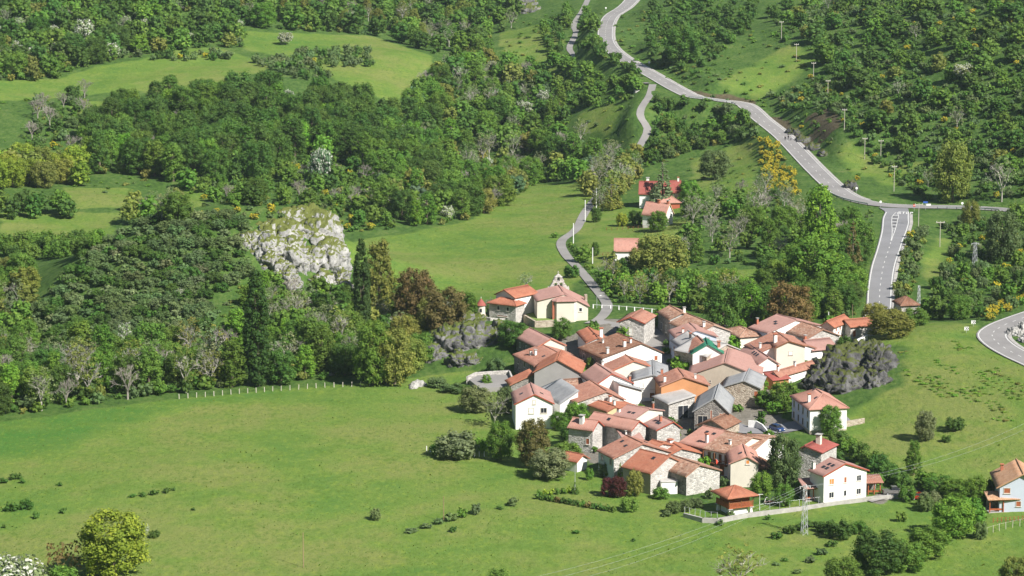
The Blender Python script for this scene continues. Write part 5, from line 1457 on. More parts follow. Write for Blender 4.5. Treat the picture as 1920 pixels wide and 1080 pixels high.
PROTO = {}
def add_proto(kind, H, Wd, parts):
    PROTO.setdefault(kind, []).append((H, Wd, parts))
R0 = np.random.default_rng(11)
for k in range(4):
    H, Wd = 12.0, 10.5
    add_proto('broadleaf', H, Wd, [('trunk', trunk_mesh('trunk', H, .32, R0)), ('crown', crown_mesh('crown', crown_arrays(lobes_round(R0, H, Wd, 0.3, 64, (.085, .15)), 0.4, 1.0, R0, 0.6)))])
for k in range(3):
    H, Wd = 15.0, 8.0
    add_proto('tall', H, Wd, [('trunk', trunk_mesh('trunk', H, .3, R0, 5, .2)), ('crown', crown_mesh('crown', crown_arrays(lobes_round(R0, H, Wd, 0.5, 70, (.095, .16), taper=.25), 0.4, .95, R0, 0.58)))])
for k in range(3):
    H, Wd = 13.0, 8.0
    br = branch_arrays(H, R0, 3, .2, .6, .3, .03)
    lb = [(a * .95, b * .95, c, rr * .8) for a, b, c, rr in lobes_round(R0, H, Wd, 2.5, 30, (.07, .13), taper=.2)]
    add_proto('airy', H, Wd, [('trunk', br.mesh('trunk', M_BARKP)), ('crown', crown_mesh('crown', crown_arrays(lb, 0.5, .75, R0, 0)))])
for k in range(2):
    H = 11.0
    br = branch_arrays(H, R0, 4, .22, .5, .22, .028)
    add_proto('bare', H, 8.0, [('trunk', MB().tube((0, 0, -.6), (0, 0, H * .24), .26, .2, 7).mesh('trunk', M_BARKP)), ('branches', br.mesh('branches', M_TWIG))])
for k in range(2):
    H, Wd = 26.0, 6.0
    lb = []
    for q in range(190):
        z = 0.9 + (q + R0.random()) / 190 * (H - 1.8); f = z / H
        rad = (Wd / 2) * min(1, 0.55 + f * 1.6) * (1 if f < .6 else max(0.12, 1 - ((f - .6) / .4) ** 1.6)) * .62
        a = R0.uniform(0, 2 * math.pi)
        lb.append((math.cos(a) * rad, math.sin(a) * rad, z, R0.uniform(.75, 1.1) * (1 if f < .75 else .7)))
    add_proto('poplar', H, Wd, [('trunk', trunk_mesh('trunk', H, .4, R0, 4, .1)), ('crown', crown_mesh('crown', crown_arrays(lb, 0.5, .95, R0, .7)))])
for k in range(2):
    H, Wd = 12.0, 5.5
    V, Fc, A, n0 = [], [], [], 0
    lb = []
    for q in range(13):
        z = 1.0 + q * (H - 1.4) / 13; rad = (1 - (q / 13) ** 1.1) * Wd / 2
        for a in range(max(3, int(rad * 3.4))):
            an = a * 2 * math.pi / max(3, int(rad * 3.4)) + R0.random()
            lb.append((math.cos(an) * rad * .72, math.sin(an) * rad * .72, z + R0.normal(0, .12), max(.32, rad * .3)))
    add_proto('conifer', H, Wd, [('trunk', trunk_mesh('trunk', H, .22, R0, 0, .1, .96)), ('crown', crown_mesh('crown', crown_arrays(lb, 0.42, .9, R0, .6, up=-.1)))])
for k in range(4):
    H, Wd = 3.0, 4.2
    lb = [(a, b, max(c, .4), rr) for a, b, c, rr in lobes_round(R0, H, Wd, 0.0, 26, (.1, .17))]
    add_proto('shrub', H, Wd, [(None, crown_mesh('shrub', crown_arrays(lb, 0.27, 1.0, R0, 0.66)))])
for k in range(2):
    H, Wd = 2.6, 3.4
    lb = [(a, b, max(c, .45), rr) for a, b, c, rr in lobes_round(R0, H, Wd, 0.1, 12, (.11, .18))]
    add_proto('thin', H, Wd, [(None, crown_mesh('shrub', crown_arrays(lb, 0.28, .55, R0, 0)))])
for k in range(2):
    H, Wd = 2.6, 3.6
    lb = [(a, b, max(c, .45), rr) for a, b, c, rr in lobes_round(R0, H, Wd, 0.1, 12, (.13, .2))]
    fl = crown_mesh('blossom', crown_arrays([(a, b, c + .12, rr * .98) for a, b, c, rr in lb if c > .6], 0.3, .65, R0, 0), M_YELLOW)
    add_proto('broom', H, Wd, [('foliage', crown_mesh('foliage', crown_arrays(lb, 0.3, .9, R0, 0.7))), ('blossom', fl)])
for k in range(2):
    H, Wd = 5.5, 5.5
    lb = lobes_round(R0, H, Wd, 0.8, 16, (.13, .2))
    fl = crown_mesh('blossom', crown_arrays([(a, b, c + .1, rr * 1.03) for a, b, c, rr in lb], 0.34, .62, R0, 0), M_MAY)
    add_proto('may', H, Wd, [('trunk', trunk_mesh('trunk', H, .13, R0)), ('foliage', crown_mesh('foliage', crown_arrays(lb, 0.36, .8, R0, 0.65))), ('blossom', fl)])

CW = {  # leaf colours
    'dark green': (0.10, 0.185, 0.036), 'mid green': (0.155, 0.265, 0.042), 'bright green': (0.195, 0.35, 0.042), 'yellow green': (0.29, 0.37, 0.045), 'poplar green': (0.07, 0.135, 0.03), 'olive': (0.25, 0.27, 0.062), 'grey green': (0.22, 0.27, 0.12),
    'copper brown': (0.19, 0.145, 0.055), 'purple': (0.095, 0.024, 0.034), 'blue green': (0.14, 0.235, 0.12), 'dusky green': (0.15, 0.215, 0.08), 'grey': (0.2, 0.18, 0.15), 'pale green': (0.28, 0.36, 0.15)}
NOUN = {'broadleaf': 'broadleaf_tree', 'tall': 'slender_tree', 'airy': 'light_tree', 'bare': 'bare_tree', 'poplar': 'poplar_tree', 'conifer': 'conifer_tree', 'shrub': 'shrub', 'thin': 'shrub', 'broom': 'broom_bush', 'may': 'hawthorn_tree'}
WORD = {'broadleaf': 'rounded broadleaf tree', 'tall': 'tall broadleaf tree', 'airy': 'thin crowned tree', 'bare': 'leafless grey tree', 'poplar': 'columnar poplar', 'conifer': 'conifer', 'shrub': 'shrub', 'thin': 'straggly shrub', 'broom': 'yellow flowering broom bush', 'may': 'white flowering hawthorn'}
CATG = {'broadleaf_tree': 'tree', 'light_tree': 'tree', 'slender_tree': 'tree', 'bare_tree': 'tree', 'poplar_tree': 'tree', 'conifer_tree': 'tree', 'shrub': 'shrub', 'broom_bush': 'bush', 'hawthorn_tree': 'tree'}
VEG, QUEUE = [], []
vrs = random.Random(5)
RL = np.vstack([LN[k] for k in LN])
def leaf_colour(colour):
    c = CW[colour]
    jt = [vrs.uniform(.82, 1.2) for _ in range(3)]; m = vrs.uniform(.82, 1.2)
    return tuple(v * (0.5 + 0.5 * j) * m for v, j in zip(c, jt)) + (1,)

def put_plant(kind, x, y, H, Wd, colour, place, label=None):
    QUEUE.append((kind, x, y, gz(x, y), H, Wd, colour, place, label))

def build_plant(kind, x, y, z, H, Wd, colour, place, label):
    pr = PROTO[kind][vrs.randrange(len(PROTO[kind]))]
    col = leaf_colour(colour)
    sc = (Wd / pr[1] * vrs.uniform(.95, 1.05), Wd / pr[1] * vrs.uniform(.95, 1.05), H / pr[0])
    rz = vrs.uniform(0, 6.283)
    nm = NOUN[kind]
    if pr[2][0][0] is None:
        o = bpy.data.objects.new(nm, pr[2][0][1]); link(o); o.color = col
        o.location = (x, y, z - 0.08); o.rotation_euler = (0, 0, rz); o.scale = sc
    else:
        o = empty(nm, (x, y, z - 0.1), rz); o.scale = sc
        for pn, me in pr[2]:
            c_ = bpy.data.objects.new(pn, me); link(c_, o); c_.color = col
    px = project((x, y, z))
    VEG.append([o, kind, colour, H, place, label, px[0], px[1]])

def build_queue(limit=295):
    """the plants that show largest become objects, the rest go to one mass"""
    by = {}
    for q in QUEUE: by.setdefault(NOUN[q[0]], []).append(q)
    rest = []
    for nm, qs in by.items():
        qs.sort(key=lambda q: (q[8] is None, -q[4] * q[5] / q[2] ** 2))
        for q in qs[:limit]: build_plant(*q)
        rest += qs[limit:]
    return rest

def plant(kind, px, yb, yt, wpx, colour, label=None, place=None):
    """base, top and width read off the photograph"""
    p = hit(px, yb)
    if np.isnan(p[0]): return None
    k = ppm(p[1])
    return put_plant(kind, p[0], p[1], (yb - yt) / k * 1.02, wpx / k, colour, place or 'standing alone', label)

def clear_of(x, y, road=4.5, foot=1.0):
    if np.min((RL[:, 0] - x) ** 2 + (RL[:, 1] - y) ** 2) < road * road: return False
    for fx, fy, fr in FOOT:
        if (fx - x) ** 2 + (fy - y) ** 2 < (fr * foot) ** 2: return False
    return True

KEEP = [(452, 672, 512, 760), (660, 596, 700, 660), (1515, 492, 1560, 520), (1575, 514, 1622, 545)]   # open ground in front of trees that stand clear
def spots(poly, spacing, seed, n=2600, ymin=0, ymax=9e9, road=4.5, dens=None, foot=1.0):
    """spread-out ground points inside a photo polygon"""
    r = np.random.default_rng(seed)
    P = np.array(poly, float)
    lo, hi = P.min(0), P.max(0)
    q = r.uniform(lo, hi, (n, 2))
    q = q[in_poly(q[:, 0], q[:, 1], poly)]
    W3 = hit_many(q[:, 0], q[:, 1])
    ok = ~np.isnan(W3[:, 0])
    W3 = W3[ok]; W3 = W3[(W3[:, 1] > ymin) & (W3[:, 1] < ymax)]
    pr_ = project(W3) if len(W3) else np.zeros((0, 2))
    for a0_, b0_, a1_, b1_ in KEEP:
        k_ = ~((pr_[:, 0] > a0_) & (pr_[:, 0] < a1_) & (pr_[:, 1] > b0_) & (pr_[:, 1] < b1_))
        W3, pr_ = W3[k_], pr_[k_]
    if dens is not None:
        nn = fbm(np.stack([W3[:, 0] / dens[0], W3[:, 1] / dens[0], np.full(len(W3), seed * 1.7)], -1), 2, 77)
        W3 = W3[nn > dens[1]]
    grid, out = {}, []
    for p in W3:
        i, j = int(p[0] // spacing), int(p[1] // spacing)
        if any((p[0] - g[0]) ** 2 + (p[1] - g[1]) ** 2 < spacing * spacing for a in (-1, 0, 1) for b in (-1, 0, 1) for g in grid.get((i + a, j + b), ())): continue
        if not clear_of(p[0], p[1], road, foot): continue
        grid.setdefault((i, j), []).append(p); out.append(p)
    return out

def wood(place, poly, spacing, mix, seed, **kw):
    """mix: list of (weight, kind, colour, hmin, hmax, width ratio)"""
    tot = sum(m[0] for m in mix)
    for p in spots(poly, spacing, seed, **kw):
        q = vrs.uniform(0, tot)
        for m in mix:
            q -= m[0]
            if q <= 0: break
        hh = vrs.uniform(m[3], m[4])
        put_plant(m[1], p[0], p[1], hh, hh * m[5] * vrs.uniform(.88, 1.15), m[2], place)
# ------------------------------------------------------------------ trees and shrubs of the photograph
B_, T_, A_, S_ = 'broadleaf', 'tall', 'airy', 'shrub'
plant('poplar', 483, 724, 496, 58, 'poplar green', 'tall dark columnar poplar in front of the pale limestone crag')
plant('poplar', 679, 640, 438, 40, 'poplar green', 'slender dark poplar at the right foot of the pale limestone crag')
plant(B_, 213, 1078, 952, 150, 'yellow green', 'large yellow green tree standing alone at the lower left of the meadow')
plant('thin', 120, 1078, 1005, 90, 'copper brown', 'brownish half leafless bush left of the large yellow green tree')
plant(S_, 118, 1090, 1058, 70, 'mid green', 'low green bush under the large yellow green tree')
plant('may', 28, 1145, 1035, 135, 'pale green', 'white blossoming tree cut off by the lower left corner')
plant('may', 272, 1003, 980, 24, 'pale green', 'small white flowering thorn right of the large yellow green tree')
plant(S_, 290, 1008, 992, 26, 'dark green', 'small dark bush right of the large yellow green tree')
for x, yb, w, h in [(22, 958, 34, 18), (50, 955, 32, 22), (5, 906, 26, 12), (30, 899, 30, 14), (42, 906, 16, 12), (68, 972, 20, 14), (112, 911, 16, 8), (118, 962, 20, 12), (250, 932, 22, 8), (268, 931, 24, 10), (290, 928, 24, 12), (312, 924, 20, 12), (325, 920, 12, 8), (362, 957, 12, 7), (8, 990, 12, 10)]:
    plant(S_, x, yb, yb - h, w, 'dark green', place='wide meadow')
for x, yb, w, h, c in [(704, 975, 28, 24, 'grey green'), (770, 998, 30, 10, 'dusky green'), (800, 990, 28, 12, 'dusky green'), (822, 983, 26, 14, 'dusky green'), (845, 976, 30, 18, 'dusky green'), (868, 970, 28, 20, 'mid green'), (893, 964, 26, 24, 'dusky green'), (850, 997, 20, 12, 'dark green'), (960, 948, 30, 18, 'dusky green'), (938, 955, 22, 8, 'dark green'), (1080, 1000, 20, 8, 'dark green'), (1188, 1015, 10, 8, 'dark green'), (935, 1092, 50, 28, 'mid green')]:
    plant(S_ if w > 20 else 'thin', x, yb, yb - h, w, c, place='grassy bank below the village')
# left side of the village
plant(B_, 1000, 876, 780, 72, 'copper brown', 'dense copper brown tree left of the long stone house')
plant(B_, 1030, 897, 838, 88, 'grey green', 'broad grey green tree in front of the copper brown tree')
plant(B_, 938, 862, 785, 62, 'mid green', 'leafy green tree left of the copper brown tree')
plant(B_, 1062, 872, 826, 66, 'mid green', 'green tree beside the stone end house')
plant(S_, 856, 858, 808, 104, 'grey green', 'wide willow bush behind white fence posts at the meadow edge')
plant(S_, 822, 852, 828, 40, 'mid green', 'small green bush at the left end of the fenced willow')
plant(S_, 905, 846, 816, 40, 'bright green', 'bright green bush right of the fenced willow')
plant(B_, 892, 772, 722, 70, 'grey green', 'grey green tree below the concrete yard')
plant(A_, 928, 800, 730, 62, 'grey green', 'thin crowned tree left of the white gabled meadow house')
plant(B_, 948, 775, 722, 40, 'dusky green', 'dusky tree behind the white gabled meadow house')
plant(B_, 1050, 806, 768, 40, 'mid green', 'green tree right of the white gabled meadow house')
plant(B_, 1082, 800, 752, 52, 'mid green', 'rounded green tree in front of the stone gable')
plant(T_, 1104, 778, 738, 34, 'dark green', 'small upright dark tree against the stone gable')
plant(B_, 1066, 824, 790, 36, 'dark green', 'dark tree at the left corner of the stone end house')
plant(B_, 1022, 724, 688, 42, 'grey green', 'grey green tree before the pale gable wall')
plant(S_, 972, 730, 712, 40, 'bright green', 'low bright bush under the orange lean-to')
plant(T_, 912, 726, 700, 26, 'bright green', 'small light green tree inside the concrete yard')
plant(B_, 1109, 708, 667, 32, 'mid green', 'small green tree squeezed between orange roofs')
plant(B_, 1052, 637, 594, 44, 'dark green', 'round dark green tree below the church apse')
plant(B_, 962, 650, 598, 64, 'dark green', 'dense dark tree on the slope below the church wall')
plant(S_, 985, 640, 610, 44, 'dark green', 'dark bush against the church terrace wall')
plant(B_, 1281, 708, 676, 42, 'bright green', 'bright green tree in the middle of the village')
plant(B_, 1470, 768, 712, 66, 'mid green', 'leafy walnut beside the white hipped roof house')
plant(S_, 1452, 776, 750, 36, 'bright green', 'bright bush below the leafy walnut')
plant(S_, 1480, 694, 666, 52, 'dark green', 'dark bush in front of the cream gable')
plant(S_, 1505, 690, 672, 36, 'dark green', 'dark bush right of the cream gable')
plant(S_, 1468, 672, 650, 20, 'mid green', 'small green bush climbing the cream gable')
plant(B_, 1471, 918, 806, 76, 'dusky green', 'big dark willow among the eastern houses')
plant(B_, 1428, 930, 882, 50, 'mid green', 'bright leafed tree left of the big dark willow')
plant(B_, 1470, 948, 904, 46, 'mid green', 'green tree under the big dark willow')
plant(S_, 1502, 925, 898, 40, 'mid green', 'green bush left of the white southern house')
plant(B_, 1557, 815, 757, 52, 'mid green', 'lone tree on the grass in front of the white hipped house')
plant(B_, 1735, 826, 766, 46, 'grey green', 'lone grey green tree on the grassy spur')
plant(T_, 1713, 890, 822, 40, 'mid green', 'slim green tree above the parked cars')
plant(S_, 1790, 806, 780, 46, 'dark green', 'dark bush high on the grassy spur')
plant(S_, 1775, 828, 814, 24, 'dark green', 'small dark bush below the others on the grassy spur')
for x, yb, w, h in [(1572, 838, 46, 34), (1590, 852, 48, 36), (1612, 866, 52, 40), (1632, 880, 54, 40), (1650, 892, 56, 44), (1668, 905, 56, 40), (1690, 915, 46, 34), (1555, 850, 44, 30), (1565, 870, 44, 32), (1640, 912, 44, 28)]:
    plant(S_, x, yb, yb - h, w, vrs.choice(['dark green', 'mid green', 'dark green']), place='thicket behind the southern house')
for x, yb, yt, w, c in [(1735, 920, 880, 60, 'mid green'), (1700, 940, 905, 40, 'mid green'), (1762, 935, 890, 70, 'dark green'), (1790, 945, 895, 70, 'mid green'), (1830, 945, 890, 60, 'mid green'), (1860, 935, 895, 50, 'dark green'), (1745, 950, 918, 50, 'grey green'), (1735, 958, 925, 40, 'dusky green')]:
    plant(B_ if w > 55 else S_, x, yb, yt, w, c, place='farm track on the right')
for x, yb, yt, w, c in [(1645, 1075, 988, 112, 'dark green'), (1785, 1008, 930, 100, 'mid green'), (1740, 1045, 985, 90, 'mid green'), (1700, 1070, 1010, 80, 'mid green'), (1820, 985, 930, 70, 'mid green'), (1580, 1100, 1042, 90, 'mid green'), (1572, 1010, 972, 62, 'dark green'), (1545, 998, 975, 40, 'dark green'), (1610, 1000, 975, 40, 'dark green'), (1905, 1110, 1040, 80, 'olive'), (1690, 978, 955, 26, 'mid green'), (1838, 1010, 975, 36, 'dusky green')]:
    plant(B_ if w > 75 else S_, x, yb, yt, w, c, place='hedge at the lower right')
for x, yb, w, h in [(1455, 1010, 30, 16), (1480, 1000, 34, 18), (1500, 994, 30, 16), (1525, 988, 34, 14), (1540, 1040, 26, 16), (1520, 1055, 26, 14), (1560, 1025, 26, 16), (1495, 1075, 24, 10), (1470, 1052, 20, 8), (1440, 975, 14, 12), (1350, 985, 20, 14), (1330, 975, 18, 8), (1455, 1060, 20, 8), (1630, 1020, 30, 12)]:
    plant(S_, x, yb, yb - h, w, vrs.choice(['dark green', 'dusky green']), place='field banks below the houses')
plant(A_, 1385, 1120, 1010, 116, 'olive', 'pale half leafed tree at the bottom edge right of centre')
# garden
plant(B_, 1142, 930, 893, 40, 'purple', 'left of the two purple leafed trees in the hedged garden')
plant(B_, 1158, 932, 890, 40, 'purple', 'right of the two purple leafed trees in the hedged garden')
plant('conifer', 1163, 905, 862, 18, 'bright green', 'narrow light green cypress beside the front house')
plant(S_, 1140, 892, 862, 50, 'grey green', 'grey green bush against the blue front wall')
plant(B_, 1190, 930, 878, 40, 'olive', 'olive green tree before the largest orange roof')
plant(S_, 1180, 958, 930, 44, 'mid green', 'rounded hedge bush at the right corner of the garden')
plant(S_, 1240, 935, 912, 40, 'mid green', 'round green bush below the white terrace block')
plant(S_, 1105, 900, 874, 20, 'mid green', 'clipped round bush near the open shelter')
plant('conifer', 1078, 926, 900, 18, 'dark green', 'small dark conifer on the garden lawn')
for k in range(13):
    t_ = k / 12
    plant(S_, 1010 + 140 * t_, 936 + 24 * t_, 922 + 24 * t_, 18, ['dark green', 'dark green', 'mid green', 'copper brown', 'dark green'][k % 5], place='front garden hedge')
for k in range(7):
    t_ = k / 6
    plant(S_, 1012 + 66 * t_, 930 - 6 * t_, 916 - 6 * t_, 16, ['mid green', 'yellow green', 'yellow green', 'mid green'][k % 4], place='rear garden hedge')
for x, yb, w, h in [(1262, 962, 36, 24), (1285, 958, 34, 22), (1305, 952, 34, 20), (1250, 968, 24, 14), (1330, 935, 28, 22), (1370, 968, 20, 12), (1355, 912, 26, 22), (1345, 905, 18, 24)]:
    plant('thin' if w < 30 else S_, x, yb, yb - h, w, 'dusky green', place='bank left of the granary')
# behind the village
plant(B_, 1482, 625, 524, 100, 'copper brown', 'huge dark copper tree behind the blue and white house')
plant(T_, 1408, 612, 530, 60, 'bright green', 'fresh green tree left of the huge copper tree')
plant(B_, 1355, 618, 524, 84, 'dark green', 'big dark green tree behind the northern terrace')
plant(T_, 1536, 490, 344, 82, 'bright green', 'tallest bright green tree beside the main road bend')
plant(B_, 1530, 560, 438, 130, 'mid green', 'massive green tree below the tallest bright one')
plant('conifer', 1598, 512, 408, 48, 'copper brown', 'brown dying conifer left of the branch road')
plant('bare', 1576, 470, 385, 60, 'grey', 'leafless grey tree below the guard rail')
plant(B_, 1670, 632, 578, 96, 'olive', 'broad olive bush on the crest right of the village')
plant(B_, 1640, 612, 566, 60, 'olive', 'olive tree hiding the end of the branch road')
plant(B_, 1715, 612, 575, 60, 'mid green', 'green bush on the crest beside the brown roofed hut')
plant(S_, 1608, 632, 608, 44, 'dark green', 'dark bush beside the low orange roof')
plant(S_, 1582, 652, 628, 30, 'dark green', 'dark bush on top of the dark crag')
plant(B_, 1240, 532, 436, 112, 'olive', 'wide olive tree beside the pink roofed cottage')
plant(B_, 1198, 500, 462, 44, 'olive', 'olive tree hiding the right side of the pink roofed cottage')
plant(S_, 1172, 500, 480, 34, 'dark green', 'dark bush before the wall of the pink roofed cottage')
plant('conifer', 1150, 512, 466, 40, 'dark green', 'dark conifer left of the pink roofed cottage')
plant('conifer', 1146, 392, 328, 50, 'olive', 'brownish conifer beside the valley lane')
plant('conifer', 1243, 388, 300, 66, 'grey green', 'tall grey cedar before the red roofed house')
plant(B_, 1292, 382, 335, 48, 'mid green', 'green tree right of the red roofed house')
plant(B_, 1340, 336, 278, 68, 'dusky green', 'round dark bush alone on the slope below the road')
plant(B_, 1192, 422, 392, 32, 'dark green', 'dark round tree left of the small white house')
plant(B_, 1234, 434, 394, 42, 'mid green', 'green tree in front of the small white house')
plant(B_, 1166, 424, 398, 26, 'yellow green', 'yellowish young tree in the valley garden')
plant(T_, 1118, 416, 388, 26, 'dark green', 'dark upright shrub at the garden gate')
plant(T_, 1116, 480, 452, 20, 'mid green', 'small green tree in the lawn by the lane')
plant(S_, 1072, 520, 495, 36, 'dark green', 'dark bush at the bend of the valley lane')
plant(T_, 712, 600, 444, 76, 'olive', 'olive tree beside the slender poplar')
plant(B_, 780, 612, 500, 92, 'copper brown', 'brownish spring tree at the meadow corner')
plant(B_, 834, 625, 534, 100, 'copper brown', 'dark spreading tree left of the church crag')
plant(T_, 880, 600, 545, 44, 'mid green', 'green tree left of the small turret')
plant('bare', 915, 592, 545, 44, 'grey', 'pale leafless tree beside the small turret')
plant(A_, 986, 545, 508, 34, 'grey green', 'thin tree behind the orange roofed house by the church')
plant(B_, 700, 722, 600, 90, 'mid green', 'leafy tree at the meadow corner below the slender poplar')
plant(B_, 740, 720, 610, 90, 'olive', 'olive tree left of the church crag')
plant(S_, 820, 726, 705, 44, 'dusky green', 'dusky bush beside the white boulder')
plant(S_, 850, 735, 718, 60, 'dusky green', 'low bush between the boulder and the yard')
plant(S_, 875, 736, 722, 40, 'dark green', 'dark low bush left of the yard wall')
plant(S_, 930, 700, 668, 40, 'dusky green', 'dusky bush on the ledge of the church crag')
plant(T_, 905, 640, 618, 14, 'bright green', 'small bright sapling on the church crag')
plant(B_, 1786, 378, 262, 86, 'olive', 'broad green tree on the slope above the road junction')
plant(A_, 1878, 378, 290, 60, 'grey green', 'thin pale tree right of the broad slope tree')
plant(B_, 1820, 430, 374, 42, 'olive', 'olive tree just below the main road on the right')
plant(B_, 1878, 490, 392, 84, 'dusky green', 'dark round tree right of the lattice mast')
plant(B_, 1280, 118, 50, 80, 'dark green', 'dark round tree on the slope right of the upper road')
plant('may', 1808, 150, 118, 50, 'pale green', 'white flowering thorn high on the right slope')
plant('may', 160, 92, 36, 50, 'pale green', 'white flowering thorn in the wood at the upper left')
plant('may', 210, 112, 80, 36, 'pale green', 'white flowering thorn at the edge of the upper meadow')
plant('may', 535, 84, 60, 32, 'pale green', 'lone white thorn in the high meadow')
plant('may', 50, 118, 84, 50, 'pale green', 'white flowering thorn at the far left edge of the wood')
plant('may', 235, 668, 600, 30, 'pale green', 'white flowering thorn low on the scrubby hill')
plant('may', 338, 564, 540, 22, 'pale green', 'small white thorn halfway up the scrubby hill')
plant('may', 600, 345, 275, 46, 'blue green', 'silvery green tree at the foot of the dark wood')
plant('may', 560, 640, 605, 34, 'pale green', 'white thorn below the pale limestone crag')

MIXF = [(4, B_, 'dark green', 11, 15, .92), (2, T_, 'dark green', 13, 17, .7), (1.6, B_, 'mid green', 10, 14, .92), (.8, T_, 'mid green', 12, 15, .7), (.3, 'bare', 'grey', 9, 12, .7), (.5, B_, 'bright green', 10, 13, .9), (.3, 'may', 'blue green', 6, 9, .9)]
FLOOR = []                                                # (polygon, spacing, seed, hmin, hmax): undergrowth between the trees
def wood2(place, poly, spacing, mix, seed, floor=None, **kw):
    wood(place, poly, spacing, mix, seed, **kw)
    if floor: FLOOR.append((poly, floor[0], seed + 500, floor[1], floor[2]))
wood2('dark wood', [(165, 325), (158, 270), (225, 222), (330, 200), (560, 192), (650, 205), (770, 250), (790, 310), (700, 322), (560, 300), (480, 342), (330, 345), (240, 328)], 7.6, MIXF, 1, (6, 1.5, 4))
wood2('valley wood', [(700, 335), (800, 262), (765, 205), (830, 135), (900, 105), (975, 135), (1050, 190), (1060, 250), (1120, 290), (1115, 338), (1000, 345), (965, 378), (880, 412), (790, 428), (720, 402)], 7.4,
     [(3, B_, 'mid green', 8, 12, 1), (3, B_, 'dark green', 8, 12, 1), (2, T_, 'mid green', 10, 14, .7), (1.5, A_, 'grey green', 9, 13, .7), (1, 'bare', 'grey', 9, 12, .8), (1.2, B_, 'olive', 8, 11, .95), (1.0, 'may', 'pale green', 4, 6.5, 1), (.8, T_, 'bright green', 8, 12, .7), (.5, B_, 'blue green', 7, 10, .95)], 2, (4, 1.5, 4))
wood2('upper left wood', [(-30, 15), (460, 15), (452, 92), (400, 88), (330, 95), (150, 128), (90, 152), (-30, 152)], 7.6,
     [(3, B_, 'mid green', 7, 11, 1.05), (3, B_, 'dark green', 8, 12, 1.05), (1, B_, 'olive', 6, 9, 1), (1, A_, 'grey green', 7, 10, .8), (1.1, 'may', 'pale green', 4, 6, 1.1), (.5, B_, 'bright green', 6, 9, 1), (1, S_, 'dusky green', 3, 4.5, 1.4)], 3, (4.2, 1.5, 4), n=1800)
wood2('wood along the top', [(-30, -70), (955, -60), (965, 60), (930, 60), (900, 95), (815, 102), (700, 66), (455, 54), (455, 10), (-30, 10)], 8.2,
     [(3, B_, 'mid green', 8, 12, 1.05), (3, B_, 'dark green', 8, 12, 1.05), (1, T_, 'olive', 9, 12, .7), (1, A_, 'grey green', 8, 11, .8), (.4, 'bare', 'grey', 8, 11, .8)], 4, (6, 2, 4), n=2400)
wood2('bank below the dark wood', [(330, 352), (400, 345), (560, 305), (700, 330), (740, 400), (740, 430), (660, 438), (560, 385), (420, 388)], 5.6,
     [(3, S_, 'mid green', 2.5, 4.5, 1.4), (2, B_, 'mid green', 5, 8, 1), (1.4, 'broom', 'mid green', 1.8, 3, 1.3), (1, B_, 'dark green', 5, 8, 1), (.7, 'bare', 'grey', 7, 9, .7)], 5, (3.4, 1, 2.5), n=900)
wood2('meadow tree belt', [(-40, 800), (-40, 690), (120, 690), (300, 672), (440, 665), (560, 655), (650, 640), (680, 690), (640, 708), (560, 718), (330, 738), (0, 782)], 5.4,
     [(3, T_, 'mid green', 9, 14, .7), (2.5, A_, 'olive', 10, 14, .7), (2, B_, 'mid green', 7, 11, .95), (1.6, A_, 'grey green', 9, 13, .72), (1, 'bare', 'grey', 8, 11, .75), (1.5, B_, 'dark green', 7, 10, .95), (1, T_, 'bright green', 8, 11, .7)], 6, (3, 1.5, 4), n=1800)
wood2('strip above the left fields', [(-30, 318), (150, 322), (152, 350), (-30, 356)], 6.5, [(3, B_, 'yellow green', 8, 11, 1), (1, B_, 'olive', 8, 10, 1)], 7, n=400)
wood2('row beside the left fields', [(-30, 398), (135, 394), (130, 412), (-30, 416)], 6.5, [(2, B_, 'dark green', 7, 9, 1), (1, B_, 'mid green', 7, 9, 1)], 8, n=400)
wood2('thicket left of the rocky hill', [(5, 468), (190, 452), (180, 478), (30, 492)], 4.6, [(2, S_, 'mid green', 4, 6, 1.2), (2, S_, 'dark green', 4, 6, 1.2)], 9, n=400)
wood2('copse behind the rocky hill', [(235, 398), (335, 385), (335, 418), (240, 425)], 5.5, [(2, B_, 'olive', 6, 9, .95), (1, A_, 'grey green', 7, 9, .75), (1, B_, 'mid green', 6, 9, .95)], 10, n=400)
wood2('rough strip left of the dark wood', [(60, 195), (160, 180), (170, 330), (60, 300)], 7, [(2, S_, 'dusky green', 3, 5, 1.2), (1.4, 'bare', 'grey', 9, 12, .75), (1, B_, 'dark green', 5, 8, 1), (.5, 'broom', 'mid green', 2, 3, 1.2)], 12, (4, 1, 2.5), n=500)
for nm, pl, sd in (('hedge of the upper left meadow', [(280, 112), (395, 100), (440, 112), (300, 118)], 13), ('clump in the high meadow', [(552, 100), (690, 98), (710, 124), (600, 130), (570, 112)], 14), ('hedge between the upper meadows', [(470, 118), (560, 108), (620, 150), (560, 150)], 15)):
    wood2(nm, pl, 4.2, [(3, S_, 'dusky green', 2.5, 4.5, 1.2), (1, S_, 'dark green', 3, 5, 1.2), (.5, 'broom', 'mid green', 1.8, 2.6, 1.2)], sd, n=400)
wood2('hedge under the upper road', [(1085, 92), (1115, 72), (1165, 125), (1200, 142), (1110, 132)], 3.6, [(3, S_, 'dark green', 3, 5, 1.3), (1, S_, 'mid green', 3, 5, 1.3)], 16, n=500, road=3.4)
wood2('small meadows left of the lane', [(935, 135), (1075, 105), (1195, 165), (1185, 195), (1080, 208), (1060, 190), (990, 150)], 5.6, [(2, S_, 'dark green', 3, 5, 1.3), (2, B_, 'mid green', 5, 8, 1), (1, S_, 'mid green', 3, 4, 1.2), (.5, 'may', 'pale green', 4, 5, 1)], 17, n=900)
